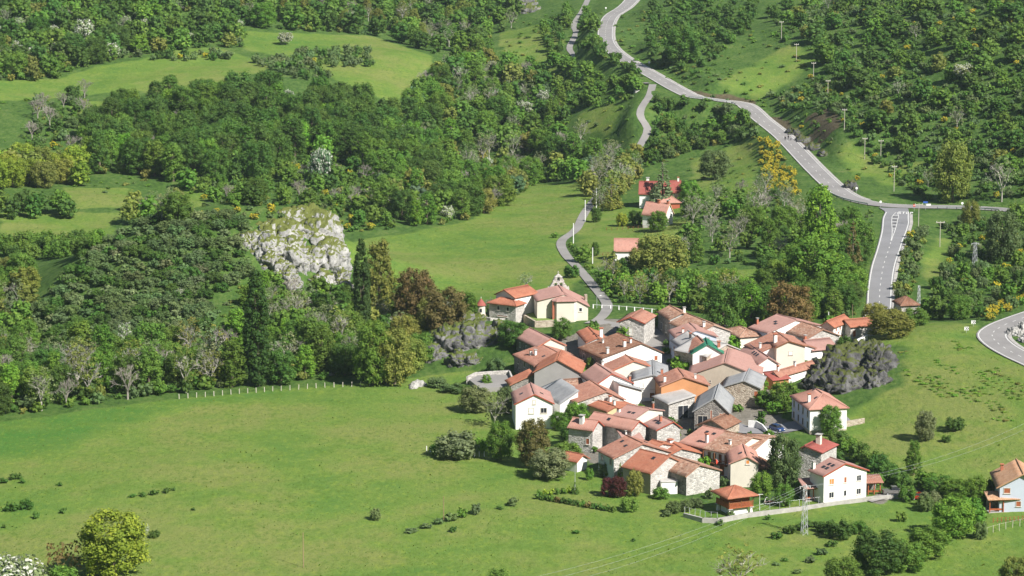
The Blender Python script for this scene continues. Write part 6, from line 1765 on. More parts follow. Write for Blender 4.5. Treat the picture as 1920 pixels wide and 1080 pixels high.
wood2('verge of the upper lane', [(1010, 60), (1060, 20), (1100, 20), (1115, 60), (1060, 70), (1050, 100), (1030, 100)], 5, [(2, S_, 'dark green', 3, 5, 1.2), (1, B_, 'mid green', 5, 7, .9)], 18, n=500, road=3.2)
wood2('thicket between lane and road', [(1222, 185), (1290, 197), (1395, 215), (1425, 255), (1330, 275), (1210, 315), (1222, 250)], 4.6, [(3, S_, 'dark green', 3, 5, 1.3), (2, S_, 'dusky green', 3, 5, 1.3), (1.6, B_, 'mid green', 5, 7, 1)], 19, (3.4, 1, 2.5), n=1200, road=3.6)
wood2('trees along the valley lane', [(1100, 345), (1150, 300), (1185, 300), (1170, 345), (1120, 385), (1100, 370)], 5.5, [(2, B_, 'olive', 7, 10, .9), (2, A_, 'grey green', 8, 11, .75), (1, B_, 'dark green', 6, 9, 1)], 20, n=400, road=2.6)
wood2('open copse below the road', [(1290, 400), (1440, 360), (1500, 400), (1520, 470), (1440, 500), (1290, 498)], 7.0, [(2, A_, 'grey green', 8, 12, .7), (2, B_, 'mid green', 5, 9, 1), (1, S_, 'dark green', 2.5, 4, 1.2), (1, T_, 'mid green', 8, 11, .7), (.4, 'bare', 'grey', 8, 10, .7)], 21, (5, 1, 2.2), n=900)
wood2('wood beside the branch road', [(1445, 505), (1530, 490), (1600, 430), (1625, 450), (1612, 560), (1600, 600), (1540, 606), (1420, 600), (1440, 545)], 5.0, [(3, B_, 'mid green', 6, 10, 1), (3, B_, 'dark green', 6, 10, 1), (1, T_, 'mid green', 8, 11, .7)], 22, (3.5, 1, 3), n=1200, road=5.5)
wood2('northern house trees', [(1105, 535), (1200, 528), (1290, 545), (1420, 565), (1420, 600), (1310, 588), (1260, 572), (1130, 568)], 4.8, [(3, B_, 'mid green', 5, 8, .95), (2, A_, 'olive', 7, 10, .75), (1.5, B_, 'bright green', 6, 9, .95), (1, B_, 'dark green', 6, 9, 1)], 23, (3.2, 1, 2.5), n=1000, foot=.9)
wood2('bank of the branch road', [(1705, 440), (1735, 430), (1720, 520), (1690, 590), (1680, 560), (1690, 500)], 4.2, [(3, S_, 'dusky green', 2, 3.5, 1.4), (1.4, 'broom', 'mid green', 1.6, 2.6, 1.3), (1, S_, 'olive', 2, 3.5, 1.3)], 24, (2.6, .6, 1.6), n=600, road=5)
wood2('scrub round the lattice mast', [(1760, 420), (1920, 410), (1960, 560), (1840, 600), (1740, 600), (1760, 520), (1790, 470)], 5.0, [(3, S_, 'dusky green', 2, 4, 1.3), (1.2, 'broom', 'mid green', 1.6, 2.6, 1.3), (2, S_, 'dark green', 2.5, 4, 1.3), (1, B_, 'mid green', 4, 7, 1)], 25, (3, .6, 1.6), n=1000)
wood2('yellow broom below the main road', [(1420, 265), (1455, 270), (1490, 330), (1500, 370), (1440, 360), (1425, 310)], 2.7, [(4, 'broom', 'olive', 1.5, 2.6, 1.3), (1, S_, 'olive', 1.5, 2.5, 1.3)], 26, n=500)
wood2('road bank at the right edge', [(1850, 590), (1885, 560), (1930, 530), (1940, 560), (1890, 585), (1855, 604)], 2.6, [(4, 'broom', 'olive', 1.4, 2.2, 1.3), (1, S_, 'mid green', 1.5, 2.2, 1.3)], 27, n=400, road=4.4)
wood2('top of the rocky hill', [(340, 400), (380, 398), (520, 392), (560, 410), (470, 412), (400, 410)], 3.0, [(3, 'broom', 'olive', 1.2, 2, 1.4), (2, S_, 'dusky green', 1.5, 2.2, 1.4)], 28, n=300)
wood2('slope right of the upper road', [(1225, 130), (1200, 20), (1300, 0), (1420, 0), (1400, 60), (1290, 150)], 6.5, [(2, S_, 'dark green', 3, 5, 1.3), (1, B_, 'dark green', 5, 8, 1), (1, S_, 'mid green', 2, 4, 1.3)], 30, (5, .8, 2), n=700, road=6)
wood2('bank above the main road', [(1440, 190), (1560, 115), (1620, 230), (1665, 320), (1610, 342), (1530, 262)], 5.2, [(3, S_, 'dark green', 1.2, 2.6, 1.5), (2, S_, 'dusky green', 1.2, 2.4, 1.5), (1.2, S_, 'mid green', 1, 2, 1.5), (.8, 'broom', 'olive', 1.2, 2, 1.4)], 37, n=900, road=7, dens=(14, -.12))
wood2('left foot of the rocky hill', [(-60, 525), (50, 525), (60, 600), (60, 680), (-60, 690)], 5.2, [(3, B_, 'mid green', 6, 9, 1), (2, B_, 'olive', 6, 9, 1), (1.5, A_, 'grey green', 7, 10, .75), (1, S_, 'dark green', 2.5, 4, 1.3)], 38, (3.4, 1, 2.5), n=700)
wood2('near side of the valley lane', [(1112, 380), (1150, 332), (1195, 302), (1206, 326), (1168, 366), (1130, 398)], 4.6, [(2, B_, 'olive', 5, 8, .95), (2, B_, 'mid green', 5, 8, .95), (1, A_, 'grey green', 7, 9, .75)], 39, n=400, road=2.8)
wood2('right hand slope', [(1420, 40), (1500, -40), (1960, -40), (1960, 350), (1750, 370), (1640, 260), (1600, 180), (1500, 100)], 11, [(3, B_, 'dark green', 5, 9, 1.1), (2, B_, 'mid green', 5, 9, 1.1), (.6, B_, 'olive', 5, 8, 1), (.5, A_, 'grey green', 6, 9, .8)], 31, n=900)
wood2('foot of the limestone crag', [(560, 650), (590, 600), (650, 575), (690, 600), (690, 650), (640, 650)], 4.5, [(2, B_, 'mid green', 5, 8, 1), (1, T_, 'dark green', 7, 9, .7), (1, S_, 'olive', 2, 4, 1.3), (.5, 'bare', 'grey', 6, 8, .7)], 32, (2.6, .8, 2.4), n=500, foot=.6)
wood2('slope under the crag', [(462, 560), (500, 540), (560, 545), (650, 575), (650, 640), (480, 664), (430, 640), (440, 600)], 4.4,
     [(2, B_, 'mid green', 4, 7, 1), (2, A_, 'grey green', 6, 9, .8), (1, T_, 'bright green', 6, 9, .75), (1, S_, 'dusky green', 2, 4, 1.4), (.7, 'bare', 'grey', 6, 9, .8), (.4, 'may', 'pale green', 4, 5, 1)], 34, (2.6, .8, 2.4), n=900, foot=.6)
wood2('lower lane hedge', [(1040, 445), (1052, 470), (1080, 500), (1118, 540), (1145, 575), (1155, 572), (1128, 530), (1105, 500), (1078, 470), (1062, 445)], 2.8,
     [(3, S_, 'mid green', 1.2, 2.2, 1.4), (2, S_, 'dark green', 1.2, 2.4, 1.4), (.7, B_, 'mid green', 4, 6, 1)], 35, n=700, road=2.5)
wood2('village gardens', [(1000, 690), (1090, 620), (1160, 600), (1330, 605), (1560, 612), (1590, 630), (1440, 740), (1450, 830), (1430, 890), (1280, 905), (1100, 870), (1050, 800), (960, 730)], 4.6,
     [(3, S_, 'mid green', 1, 2.4, 1.3), (2, S_, 'dark green', 1, 2.6, 1.3), (1, B_, 'mid green', 3.5, 5.5, .95), (.6, B_, 'bright green', 3.5, 5, .95)], 36, n=900, road=3.6, foot=.82)
wood2('grove by the church crag', [(660, 590), (700, 560), (790, 590), (860, 600), (800, 640), (790, 690), (745, 715), (690, 700), (655, 650)], 4.6,
     [(2, B_, 'mid green', 5, 9, 1), (2, B_, 'olive', 6, 9, 1), (1.5, B_, 'dark green', 5, 8, 1), (1, A_, 'grey green', 6, 9, .8), (.6, 'bare', 'grey', 6, 9, .8), (1, S_, 'mid green', 2, 4, 1.4)], 33, (2.8, 1, 3), n=900, foot=.8)
wood2('scrub of the rocky hill', [(58, 640), (62, 590), (110, 530), (180, 470), (262, 420), (340, 406), (450, 415), (470, 440), (462, 530), (385, 565), (400, 610), (330, 650), (200, 672), (60, 668)], 3.1,
     [(4, S_, 'dusky green', 2, 3.4, 1.9), (2, S_, 'dark green', 2.2, 3.6, 1.8), (1, S_, 'grey green', 2, 3.2, 1.9)], 40, n=9000)
wood2('scrub of the right hand slope', [(1420, 60), (1500, -40), (1960, -40), (1960, 372), (1740, 378), (1650, 320), (1570, 215), (1480, 205), (1440, 180), (1560, 120), (1540, 70), (1470, 80)], 3.3,
     [(3, S_, 'dark green', 1.8, 3.4, 1.5), (3, S_, 'dusky green', 1.6, 3.2, 1.5), (1.5, S_, 'mid green', 1.5, 3, 1.5), (.5, 'broom', 'olive', 1.3, 2.2, 1.4)], 41, n=8000, dens=(18, -.2), road=6)
FLOOR.append(([(1685, 650), (1720, 660), (1790, 690), (1860, 740), (1900, 790), (1850, 790), (1760, 740), (1700, 705)], 1.5, 901, .22, .5, (9, .02), 3.5))
FLOOR.append(([(1790, 640), (1835, 655), (1880, 700), (1920, 720), (1920, 760), (1850, 720), (1790, 670)], 1.6, 902, .2, .45, (9, .05), 3.5))
FLOOR.append(([(930, 60), (1040, 20), (1200, 20), (1440, 180), (1420, 260), (1300, 300), (1200, 310), (1060, 250), (1050, 190)], 5.6, 904, .5, 1.5, (14, -.02), 1.9))
FLOOR.append(([(1240, 150), (1300, 60), (1480, 60), (1560, 120), (1640, 300), (1600, 345), (1450, 200)], 5.4, 905, .4, 1.3, (12, -.02), 1.9))
FLOOR.append(([(1290, 300), (1425, 260), (1430, 380), (1290, 390)], 5, 906, .3, .9, (12, .05), 2.2))
FLOOR.append(([(-20, 190), (170, 180), (170, 330), (400, 345), (700, 330), (740, 430), (420, 395), (-20, 330)], 5.4, 907, .4, 1.3, (12, -.05), 1.9))
FLOOR.append(([(430, 540), (470, 530), (480, 600), (420, 640), (390, 600)], 2.6, 908, .3, 1.0, (8, -.05), 2.2))
FLOOR.append(([(1965, -110), (2150, -110), (2150, 385), (1965, 370)], 5.2, 909, 1.5, 3.2, (18, -.3), 1.2))
FLOOR.append(([(1970, 420), (2150, 430), (2150, 540), (1970, 550)], 5.2, 910, 1.2, 3, (14, -.2), 1.2))
FLOOR.append(([(-160, -120), (2150, -120), (1960, -42), (1500, -42), (955, -62), (-160, -72)], 12, 911, 4, 8, (40, -.2), .9))
FLOOR.append(([(-180, 690), (-42, 690), (-42, 800), (-180, 822)], 5.4, 912, 4, 9, (20, -.5), .8))
FLOOR.append(([(1500, 440), (1560, 400), (1640, 400), (1625, 470), (1600, 520), (1560, 500)], 3.0, 903, .6, 1.8))
mass = build_queue()
for pl, sp_, sd, h0_, h1_, *dn_ in FLOOR:
    for p in spots(pl, sp_, sd, n=3500, road=4.0, dens=dn_[0] if dn_ else None):
        hh = vrs.uniform(h0_, h1_)
        mass.append((S_, p[0], p[1], p[2], hh, hh * vrs.uniform(1.1, 1.7) * (dn_[1] if len(dn_) > 1 else 1), vrs.choice(['mid green', 'dark green', 'dusky green', 'olive', 'mid green'] if len(dn_) < 2 or dn_[1] < 3 else ['bright green', 'olive', 'mid green', 'bright green']), '', None))
R1 = np.random.default_rng(3)
lite = {}
for kd, (Hh, Ww, z0_, nl, lr_, cs, tp) in {'tiny': (3.0, 4.2, .0, 4, (.22, .3), .95, 0), 'shrub': (3.0, 4.2, .0, 7, (.18, .26), .76, 0), 'broadleaf': (12., 10.5, .4, 18, (.16, .24), 1.4, 0), 'tall': (15., 8., .6, 18, (.17, .25), 1.3, .25)}.items():
    lite[kd] = [(Hh, Ww, crown_arrays([(a, b, max(c, .1 * Hh), rr) for a, b, c, rr in lobes_round(R1, Hh, Ww, z0_, nl, lr_, taper=tp)], cs, .8, R1, .7)) for k in range(5)]
print('lite', {k: [len(q[2][1]) for q in v] for k, v in lite.items()})
Vs, Fs, As, Ts, n0 = [], [], [], [], 0
for kind, x, y, z, hh, ww, cw, pl, lb_ in mass:
    Hh, Ww, (V, Fc, a_) = (lite['tiny'] if kind == S_ and max(hh, ww * .5) * ppm(y) < 15 else lite.get(kind, lite['shrub']))[vrs.randrange(5)]
    an = vrs.uniform(0, 6.28); ca, sa = math.cos(an), math.sin(an)
    q = V * np.array([ww / Ww, ww / Ww, hh / Hh])
    Vs.append(np.stack([q[:, 0] * ca - q[:, 1] * sa + x, q[:, 0] * sa + q[:, 1] * ca + y, q[:, 2] + z - .1], -1))
    Fs.append(Fc + n0); As.append(a_); n0 += len(V)
    Ts.append(np.broadcast_to(np.array(leaf_colour(cw)), (len(Fc), 4)))
me = np_mesh('undergrowth', np.vstack(Vs), np.vstack(Fs), [M_LEAFM])
fattr(me, 'v', np.concatenate(As), 'FACE')
fattr(me, 'tint', np.vstack(Ts), 'FACE', 'FLOAT_COLOR')
o = link(bpy.data.objects.new('undergrowth', me))
tag(o, 'undergrowth, scrub and far bushes filling the woods and slopes', 'undergrowth', kind='stuff')
print('plants', len(VEG), 'mass', len(mass), 'tris', sum(len(f) for f in Fs))

# ------------------------------------------------------------------ labels for the plants
ORD = ['leftmost', 'second from left', 'third from left', 'fourth from left', 'fifth from left', 'sixth from left', 'seventh from left', 'eighth from left', 'ninth from left', 'tenth from left', 'eleventh from left', 'twelfth from left', 'thirteenth from left', 'fourteenth from left', 'fifteenth from left', 'sixteenth from left', 'seventeenth from left', 'eighteenth from left', 'nineteenth from left', 'twentieth from left', 'twenty-first from left', 'twenty-second from left']
WORD = {'broadleaf': 'round tree', 'tall': 'tall tree', 'airy': 'thin tree', 'bare': 'leafless tree', 'poplar': 'poplar', 'conifer': 'conifer', 'shrub': 'shrub', 'thin': 'shrub', 'broom': 'flowering broom', 'may': 'white hawthorn'}
ext = {}
for v in VEG:
    if v[5] is None: ext.setdefault(v[4], []).append((v[6], v[7]))
ext = {k: (np.quantile([a for a, b in p], [.33, .67]), np.quantile([b for a, b in p], [.33, .67]), len(p)) for k, p in ext.items()}
cells = {}
for v in VEG:
    o, kind, colour, hh, place, label, px, py = v
    cat = CATG[NOUN[kind]]
    if label:
        tag(o, label, cat); continue
    d_ = WORD[kind] if kind in ('bare', 'may', 'broom') else f'{colour} {WORD[kind]}'
    qx, qy, n_ = ext[place]
    cell = ''
    if n_ > 14:
        cell = ['back', 'middle', 'front'][int(py > qy[0]) + int(py > qy[1])] + ' ' + ['left', 'centre', 'right'][int(px > qx[0]) + int(px > qx[1])] + ' of '
    cells.setdefault((d_, cell, place, cat), []).append(v)
for (d_, cell, place, cat), vs in cells.items():
    vs.sort(key=lambda v: v[6])
    g = f'{cat}s of the {place}'
    base = f'{d_}, {cell}the {place}' if cell else f'{d_} of the {place}'
    for i, v in enumerate(vs):
        if len(vs) == 1: tag(v[0], base, cat, g)
        elif i == len(vs) - 1: tag(v[0], f'{base}, rightmost', cat, g)
        elif len(vs) <= len(ORD) + 1: tag(v[0], f'{base}, {ORD[i]}', cat, g)
        else: tag(v[0], base, cat, g)

# ------------------------------------------------------------------ grass tufts that stand out of the meadows
def tufts():
    r = np.random.default_rng(77)
    w = np.clip(cov_m, 0, 1) * ((PX > -150) & (PX < 2070) & (PY < 1150) & (PY > -30) & (YR < 1350))
    w = w * np.clip(YR / 700, .6, 1) ** -2
    w = w * (fbm(g3 / 6, 2, 15) > -.05)
    idx_ = r.choice(len(w), 9000, p=w / w.sum())
    x = XX.ravel()[idx_] + r.uniform(-1.3, 1.3, len(idx_)); y = YR[idx_] + r.uniform(-1.3, 1.3, len(idx_))
    ok = np.ones(len(x), bool)
    for fx, fy, fr in FOOT: ok &= (x - fx) ** 2 + (y - fy) ** 2 > fr * fr
    for q in RL[::1]: ok &= (x - q[0]) ** 2 + (y - q[1]) ** 2 > 16
    x, y = x[ok], y[ok]
    z = zsample(x, y)
    n = len(x)
    sz = r.uniform(.1, .24, n) * np.where(r.random(n) < .05, 1.8, 1)
    V, Fc = [], []
    for k in range(5):
        a = r.uniform(0, 6.28, n); sp_ = sz * r.uniform(.6, 1.5, n)
        ca, sa = np.cos(a), np.sin(a)
        b1 = np.stack([x - ca * sp_ * .5, y - sa * sp_ * .5, z - .05], -1)
        b2 = np.stack([x + ca * sp_ * .5, y + sa * sp_ * .5, z - .05], -1)
        tp = np.stack([x + r.normal(0, .3, n) * sz, y + r.normal(0, .3, n) * sz, z + sz * r.uniform(.6, 1.1, n)], -1)
        i0 = len(V) * n
        V += [b1, b2, tp]
        Fc.append(np.stack([np.arange(n) + i0, np.arange(n) + i0 + n, np.arange(n) + i0 + 2 * n], -1))
    me = np_mesh('grass', np.vstack(V), np.vstack(Fc), [M_LEAFM])
    tone = r.uniform(.2, .8, n)
    fattr(me, 'v', np.tile(tone, 5), 'FACE')
    c = np.stack([r.uniform(.13, .2, n), r.uniform(.21, .28, n), r.uniform(.04, .06, n), np.ones(n)], -1)
    fattr(me, 'tint', np.tile(c, (5, 1)), 'FACE', 'FLOAT_COLOR')
    tag(link(bpy.data.objects.new('grass', me)), 'tufts of taller grass scattered over the meadows', 'grass', kind='stuff')
tufts()
for v in VEG:                                             # keep every label within sixteen words
    if len(v[0]['label'].split()) > 16: v[0]['label'] = v[0]['label'].replace(' the ', ' ')
# ------------------------------------------------------------------ poles, masts, fences, signs
def pole(px, yb, yt, label, arm=1.8, r=.13, mat=None, name='utility_pole', group='utility poles above the road', lamp=False):
    p = hit(px, yb)
    h = (yb - yt) / ppm(p[1])
    o = tag(empty(name, (p[0], p[1], p[2] - .05)), label, 'pole', group)
    MB().cyl(0, 0, -1, h, r, r * .7, 8).build('shaft', mat or M_POLE, o)
    if arm:
        MB().box(-arm / 2, -.09, h - .35, arm / 2, .09, h - .12).build('crossarm', mat or M_POLE, o)
        for x in (-arm * .42, 0, arm * .42):
            MB().cyl(x, 0, h - .12, h + .2, .07, .05, 6).build('insulator', M_WHITE, o)
    if lamp:
        MB().tube((0, 0, h - .05), (.9, -.3, h + .1), .05, .04, 6).build('bracket', M_METAL, o)
        MB().hexa([(.7, -.42, h), (1.3, -.55, h), (1.3, -.25, h), (.7, -.12, h)], [(.75, -.38, h + .16), (1.25, -.5, h + .16), (1.25, -.3, h + .16), (.75, -.16, h + .16)]).build('lantern', M_WHITE, o)
    return o
TP = [(1465, 75, 40), (1493, 116, 82), (1525, 151, 117), (1552, 184, 150), (1583, 244, 204), (1621, 298, 258), (1651, 306, 262), (1676, 359, 310)]
ORDP = ['topmost', 'second', 'third', 'fourth', 'fifth', 'sixth', 'seventh', 'lowest']
for (x, a, b), w_ in zip(TP, ORDP):
    pole(x, a, b, f'pale crossarm pole on the right slope, {w_} counting down from the top')
pole(1722, 425, 381, 'pale crossarm pole right of the STOP junction', 2.6)
pole(1762, 463, 414, 'pale crossarm pole in the scrub below the junction', 2.6)
for x, a, b, w_ in ((1118, 390, 352, 'farthest'), (1097, 416, 374, 'second farthest'), (1075, 460, 417, 'thickest'), (1111, 494, 463, 'nearest')):
    pole(x, a, b, f'white concrete pole beside the valley lane, {w_} of the four', 0, .17, M_WHITE, group='white poles along the lane')
pole(832, 978, 927, 'thin timber pole in the meadow below the village', 0, .09, M_POLEW, group='timber poles in the meadow')
pole(569, 1064, 993, 'lone timber pole in the wide meadow near the bottom edge', 0, .1, M_POLEW, group='timber poles in the meadow')
pole(1078, 926, 870, 'street lamp at the corner of the hedged garden', 0, .07, M_METAL, 'street_lamp', 'street lamps', True)
pole(1119, 578, 553, 'street lamp beside the church railing', 0, .07, M_METAL, 'street_lamp', 'street lamps', True)
pole(1553, 618, 583, 'white pole behind the small house with lattice gallery', 0, .14, M_WHITE, group='white poles in the village')
pole(1567, 592, 545, 'thin grey pole in the trees behind the northern houses', 0, .09, M_POLE, group='white poles in the village')
pole(1598, 600, 569, 'short thin pole beside the low orange roof', 0, .08, M_POLEW, group='white poles in the village')
pole(1761, 595, 565, 'weathered pole in the scrub behind the spur crest', 0, .1, M_POLE, group='white poles in the village')

def mast(px, yb, yt, label, w0=1.0, arms=True):
    p = hit(px, yb)
    h = (yb - yt) / ppm(p[1])
    o = tag(empty('lattice_mast', (p[0], p[1], p[2] - .05), .3), label, 'pylon', 'steel lattice masts')
    w1 = w0 * .45
    for sx in (-1, 1):
        for sy in (-1, 1):
            MB().tube((sx * w0 / 2, sy * w0 / 2, -.5), (sx * w1 / 2, sy * w1 / 2, h), .06, .05, 5).build('leg', M_METAL, o)
    n = int(h / .8)
    for f in range(4):
        br = MB()
        for k in range(n):
            za, zb_ = h * k / n, h * (k + 1) / n
            wa, wb = w0 + (w1 - w0) * za / h, w0 + (w1 - w0) * zb_ / h
            s = 1 if k % 2 else -1
            c = lambda s_, w_: {0: (s_ * w_ / 2, -w_ / 2), 1: (w_ / 2, s_ * w_ / 2), 2: (-s_ * w_ / 2, w_ / 2), 3: (-w_ / 2, -s_ * w_ / 2)}[f]
            br.tube((*c(s, wa), za), (*c(-s, wb), zb_), .035, .035, 4)
        br.build('bracing', M_METAL, o)
    if arms:
        for z in (h - .3,):
            a = MB().box(-1.2, -.06, z - .08, 1.2, .06, z + .04)
            ar = a.build('crossarm', M_METAL, o)
            for x in (-1.1, 1.1): MB().cyl(x, 0, z - .5, z - .12, .08, .06, 6).build('insulator', M_WHITE, ar)
    return p, h
MA = mast(1508, 1002, 902, 'steel lattice mast in the field below the white southern house', 1.1)
MB2 = mast(1827, 512, 452, 'steel lattice mast in the scrub below the road junction', 1.3)
mast(1722, 582, 533, 'white steel mast beside the brown roofed hut', .9, False)
def wire(label, a, b, sag):
    m = MB()
    a, b = Vector(a), Vector(b)
    pts = [a.lerp(b, t) - Vector((0, 0, sag * 4 * t * (1 - t))) for t in np.linspace(0, 1, 17)]
    for p, q in zip(pts[:-1], pts[1:]): m.tube(p, q, .014, .014, 4)
    tag(m.build('power_line', M_METAL), label, 'cable', 'power lines')
p0, h0 = MA
for k, dx in enumerate((-1.1, 0, 1.1)):
    e = at_z(860 + 60 * k, 1110, 6)
    wire(f'thin power line over the lower meadow, {["upper", "middle", "lower"][k]} of the three', (p0[0] + dx, p0[1] + dx * .3, p0[2] + h0 - .4), tuple(e), 2.5)
for k, dx in enumerate((-1.1, 1.1)):
    e = at_z(1990, 760 + 12 * k, 16)
    wire(f'thin power line over the grassy spur, {["upper", "lower"][k]} of the two', (p0[0] + dx, p0[1] + dx * .3, p0[2] + h0 - .4), tuple(e), 3)

def fence(label, pts, hgt, spacing, mat, rails=0, r=.09, name='fence', zoff=0, arr=None):
    """posts along a photo polyline on the ground"""
    P = np.array([hit(a, b) for a, b in pts]) if arr is None else arr
    P = P[~np.isnan(P[:, 0])]
    d = np.concatenate([[0], np.cumsum(np.linalg.norm(np.diff(P[:, :2], axis=0), axis=1))])
    n = max(2, int(d[-1] / spacing) + 1)
    o = tag(empty(name, tuple(P[0])), label, 'fence')
    q = []
    pm = MB().box(-r, -r, -.4, r, r, hgt).mesh('post', mat)
    for s in np.linspace(0, d[-1], n):
        x, y = np.interp(s, d, P[:, 0]), np.interp(s, d, P[:, 1])
        z = gz(x, y) + zoff
        po = link(bpy.data.objects.new('post', pm), o); po.location = (x - P[0][0], y - P[0][1], z - P[0][2])
        po.rotation_euler = (vrs.uniform(-.05, .05), vrs.uniform(-.05, .05), vrs.uniform(0, .5))
        q.append(Vector((x - P[0][0], y - P[0][1], z - P[0][2])))
    for k in range(rails):
        m = MB()
        zz = hgt * (k + 1) / rails - .08
        for a, b in zip(q[:-1], q[1:]): m.tube(a + Vector((0, 0, zz)), b + Vector((0, 0, zz)), r * .45, r * .45, 5)
        m.build('rail', mat, o)
    return o
fence('row of short white fence posts along the back of the wide meadow', [(336, 748), (420, 741), (520, 733), (600, 727), (690, 724), (740, 718)], 1.25, 2.15, M_POLE, 0, .09)
fence('white fence posts round the wide willow bush', [(800, 846), (832, 853), (870, 858), (908, 856)], 1.2, 1.1, M_WHITE, 0, .07)
fence('white railing along the lane behind the church', [(1112, 578), (1150, 580), (1190, 583), (1238, 588)], 1.1, 2.2, M_WHITE, 1, .13)
fence('wire mesh fence posts below the pale blue house', [(1840, 1005), (1870, 996), (1895, 990), (1925, 984)], 1.5, 1.6, M_POLE, 1, .05)
fence('brown timber fence in front of the pale blue house', [(1862, 980), (1890, 978), (1925, 975)], 1.0, .9, M_WOODR, 2, .05)
fence('thin fence on the garden wall beside the granary', [(1284, 964), (1320, 972), (1345, 974)], 1.6, 1.1, M_METAL, 1, .04)
fence('mesh fence above the low wall before the white southern house', [(1425, 958), (1500, 949), (1545, 943), (1620, 933)], 1.5, 2.2, M_METAL, 1, .035)
fence('dark rail fence in the valley garden', [(1137, 432), (1180, 430), (1215, 428)], 1.0, 1.6, M_WOOD, 2, .06)
fence('dark rail fence beside the pink roofed cottage', [(1120, 480), (1150, 478)], 1.0, 1.4, M_WOOD, 2, .06)
fence('short timber hurdle at the far corner of the meadow', [(722, 716), (740, 712), (760, 712)], 1.2, 1.4, M_POLEW, 2, .07)

def rail_along(label, line, off, a, b):
    L = line[a:b]
    n = normals2(line)[a:b]
    P = L.copy(); P[:, :2] += n * off
    o = tag(empty('guard_rail', tuple(P[0])), label, 'guard rail', 'steel guard rails')
    m = MB()
    for p, q in zip(P[:-1], P[1:]):
        p, q = p - P[0], q - P[0]
        d = (q - p)[:2]; d /= np.linalg.norm(d); nn = np.array([-d[1], d[0]]) * .05
        m.hexa([(*(p[:2] - nn), p[2] + .42), (*(q[:2] - nn), q[2] + .42), (*(q[:2] + nn), q[2] + .42), (*(p[:2] + nn), p[2] + .42)], [(*(p[:2] - nn), p[2] + .78), (*(q[:2] - nn), q[2] + .78), (*(q[:2] + nn), q[2] + .78), (*(p[:2] + nn), p[2] + .78)])
    m.build('beam', M_METAL, o)
    pm = MB().box(-.08, -.08, -.6, .08, .08, .7).mesh('post', M_DARK)
    for p in P[::1]:
        po = link(bpy.data.objects.new('post', pm), o); po.location = p - P[0]
def idx_px(line, px, rng_=None):
    pr = project(line)
    k = np.arange(len(line)) if rng_ is None else np.arange(*rng_)
    return int(k[np.argmin(np.abs(pr[k, 0] - px))])
half = int(np.argmin(np.abs(project(mainL)[:, 1] - 150)))
rail_along('steel guard rail on the outer side of the upper road curve', mainL, -4.4, idx_px(mainL, 1300, (half, len(mainL))), idx_px(mainL, 1398, (half, len(mainL))))
rail_along('steel guard rail left of the STOP junction', mainL, -4.4, idx_px(mainL, 1580, (half, len(mainL))), idx_px(mainL, 1655, (half, len(mainL))))
rail_along('steel guard rail right of the STOP junction', mainL, -4.4, idx_px(mainL, 1760, (half, len(mainL))), idx_px(mainL, 1905, (half, len(mainL))))

M_BLUE = plain('sign_blue', (.05, .12, .45), .5)
M_RED = plain('sign_red', (.6, .03, .03), .5)
M_BLACK = plain('sign_black', (.03, .03, .035), .5)
def sign(px, yb, label, kind, h=2.0, w=1.0):
    p = hit(px, yb)
    o = tag(empty('road_sign', (p[0], p[1], p[2] - .05)), label, 'road sign', 'road signs')
    MB().cyl(0, .06, -.5, h, .05, .05, 6).build('post', M_METAL, o)
    if kind == 'chevron':
        pl = MB().box(-w / 2, -.03, h - .9, w / 2, .03, h).build('panel', M_WHITE, o)
        for x in (-w * .3, w * .08):
            m = MB()
            for a, b in (((x, h - .82), (x + .3, h - .45)), ((x, h - .08), (x + .3, h - .45))):
                q = [(a[0], a[1]), (b[0], b[1]), (b[0] + .18, b[1]), (a[0] + .18, a[1])]
                m.hexa([(u, -.05, v) for u, v in q], [(u, -.035, v) for u, v in q])
            m.build('chevron', M_BLACK, pl)
    elif kind == 'stop':
        q = [(.45 * math.cos(math.pi / 8 + k * math.pi / 4), .45 * math.sin(math.pi / 8 + k * math.pi / 4)) for k in range(8)]
        pl = MB().hexa([(a, -.03, h - .1 + b) for a, b in q], [(a, .0, h - .1 + b) for a, b in q]).build('panel', M_RED, o)
        m = MB()
        for k, ch in enumerate('STOP'):
            for r_, row in enumerate(LET[ch]):
                for c_, bb in enumerate(row):
                    if bb == '#':
                        x0, z0 = -.34 + k * .175 + c_ * .045, h + .02 - r_ * .05
                        m.box(x0, -.05, z0 - .05, x0 + .045, -.032, z0)
        m.build('lettering', M_WHITE, pl)
    elif kind == 'blue':
        MB().box(-w / 2, -.03, h - .1, w / 2, .03, h + .5).build('panel', M_BLUE, o)
        MB().box(-w / 2 + 1.0, -.03, h - .9, w / 2 + 1.0, .03, h - .3).build('panel', M_WHITE, o)
    else:
        q = [(.4 * math.cos(k * math.pi / 8), .4 * math.sin(k * math.pi / 8)) for k in range(16)]
        MB().hexa([(a, -.03, h - .1 + b) for a, b in q], [(a, .0, h - .1 + b) for a, b in q]).build('panel', M_WHITE, o)
sign(1812, 624, 'white chevron board left at the outside of the road bend', 'chevron', 1.6, 1.1)
sign(1825, 612, 'white chevron board farther right at the road bend', 'chevron', 1.6, 1.1)
sign(1714, 396, 'red STOP sign at the road junction', 'stop', 2.0)
sign(1735, 394, 'blue and white direction sign at the road junction', 'blue', 2.4, 1.5)
sign(1651, 389, 'white round sign at the left mouth of the branch road', 'round', 2.0)
sign(1804, 393, 'white round sign on the guard rail right of the junction', 'round', 2.2)
sign(1217, 124, 'small white sign beside the upper road', 'round', 1.8)
sign(1136, 22, 'white round sign at the top of the upper road', 'round', 2.0)
sign(1606, 362, 'small pinkish white marker beside the black and white rock', 'round', 1.8)

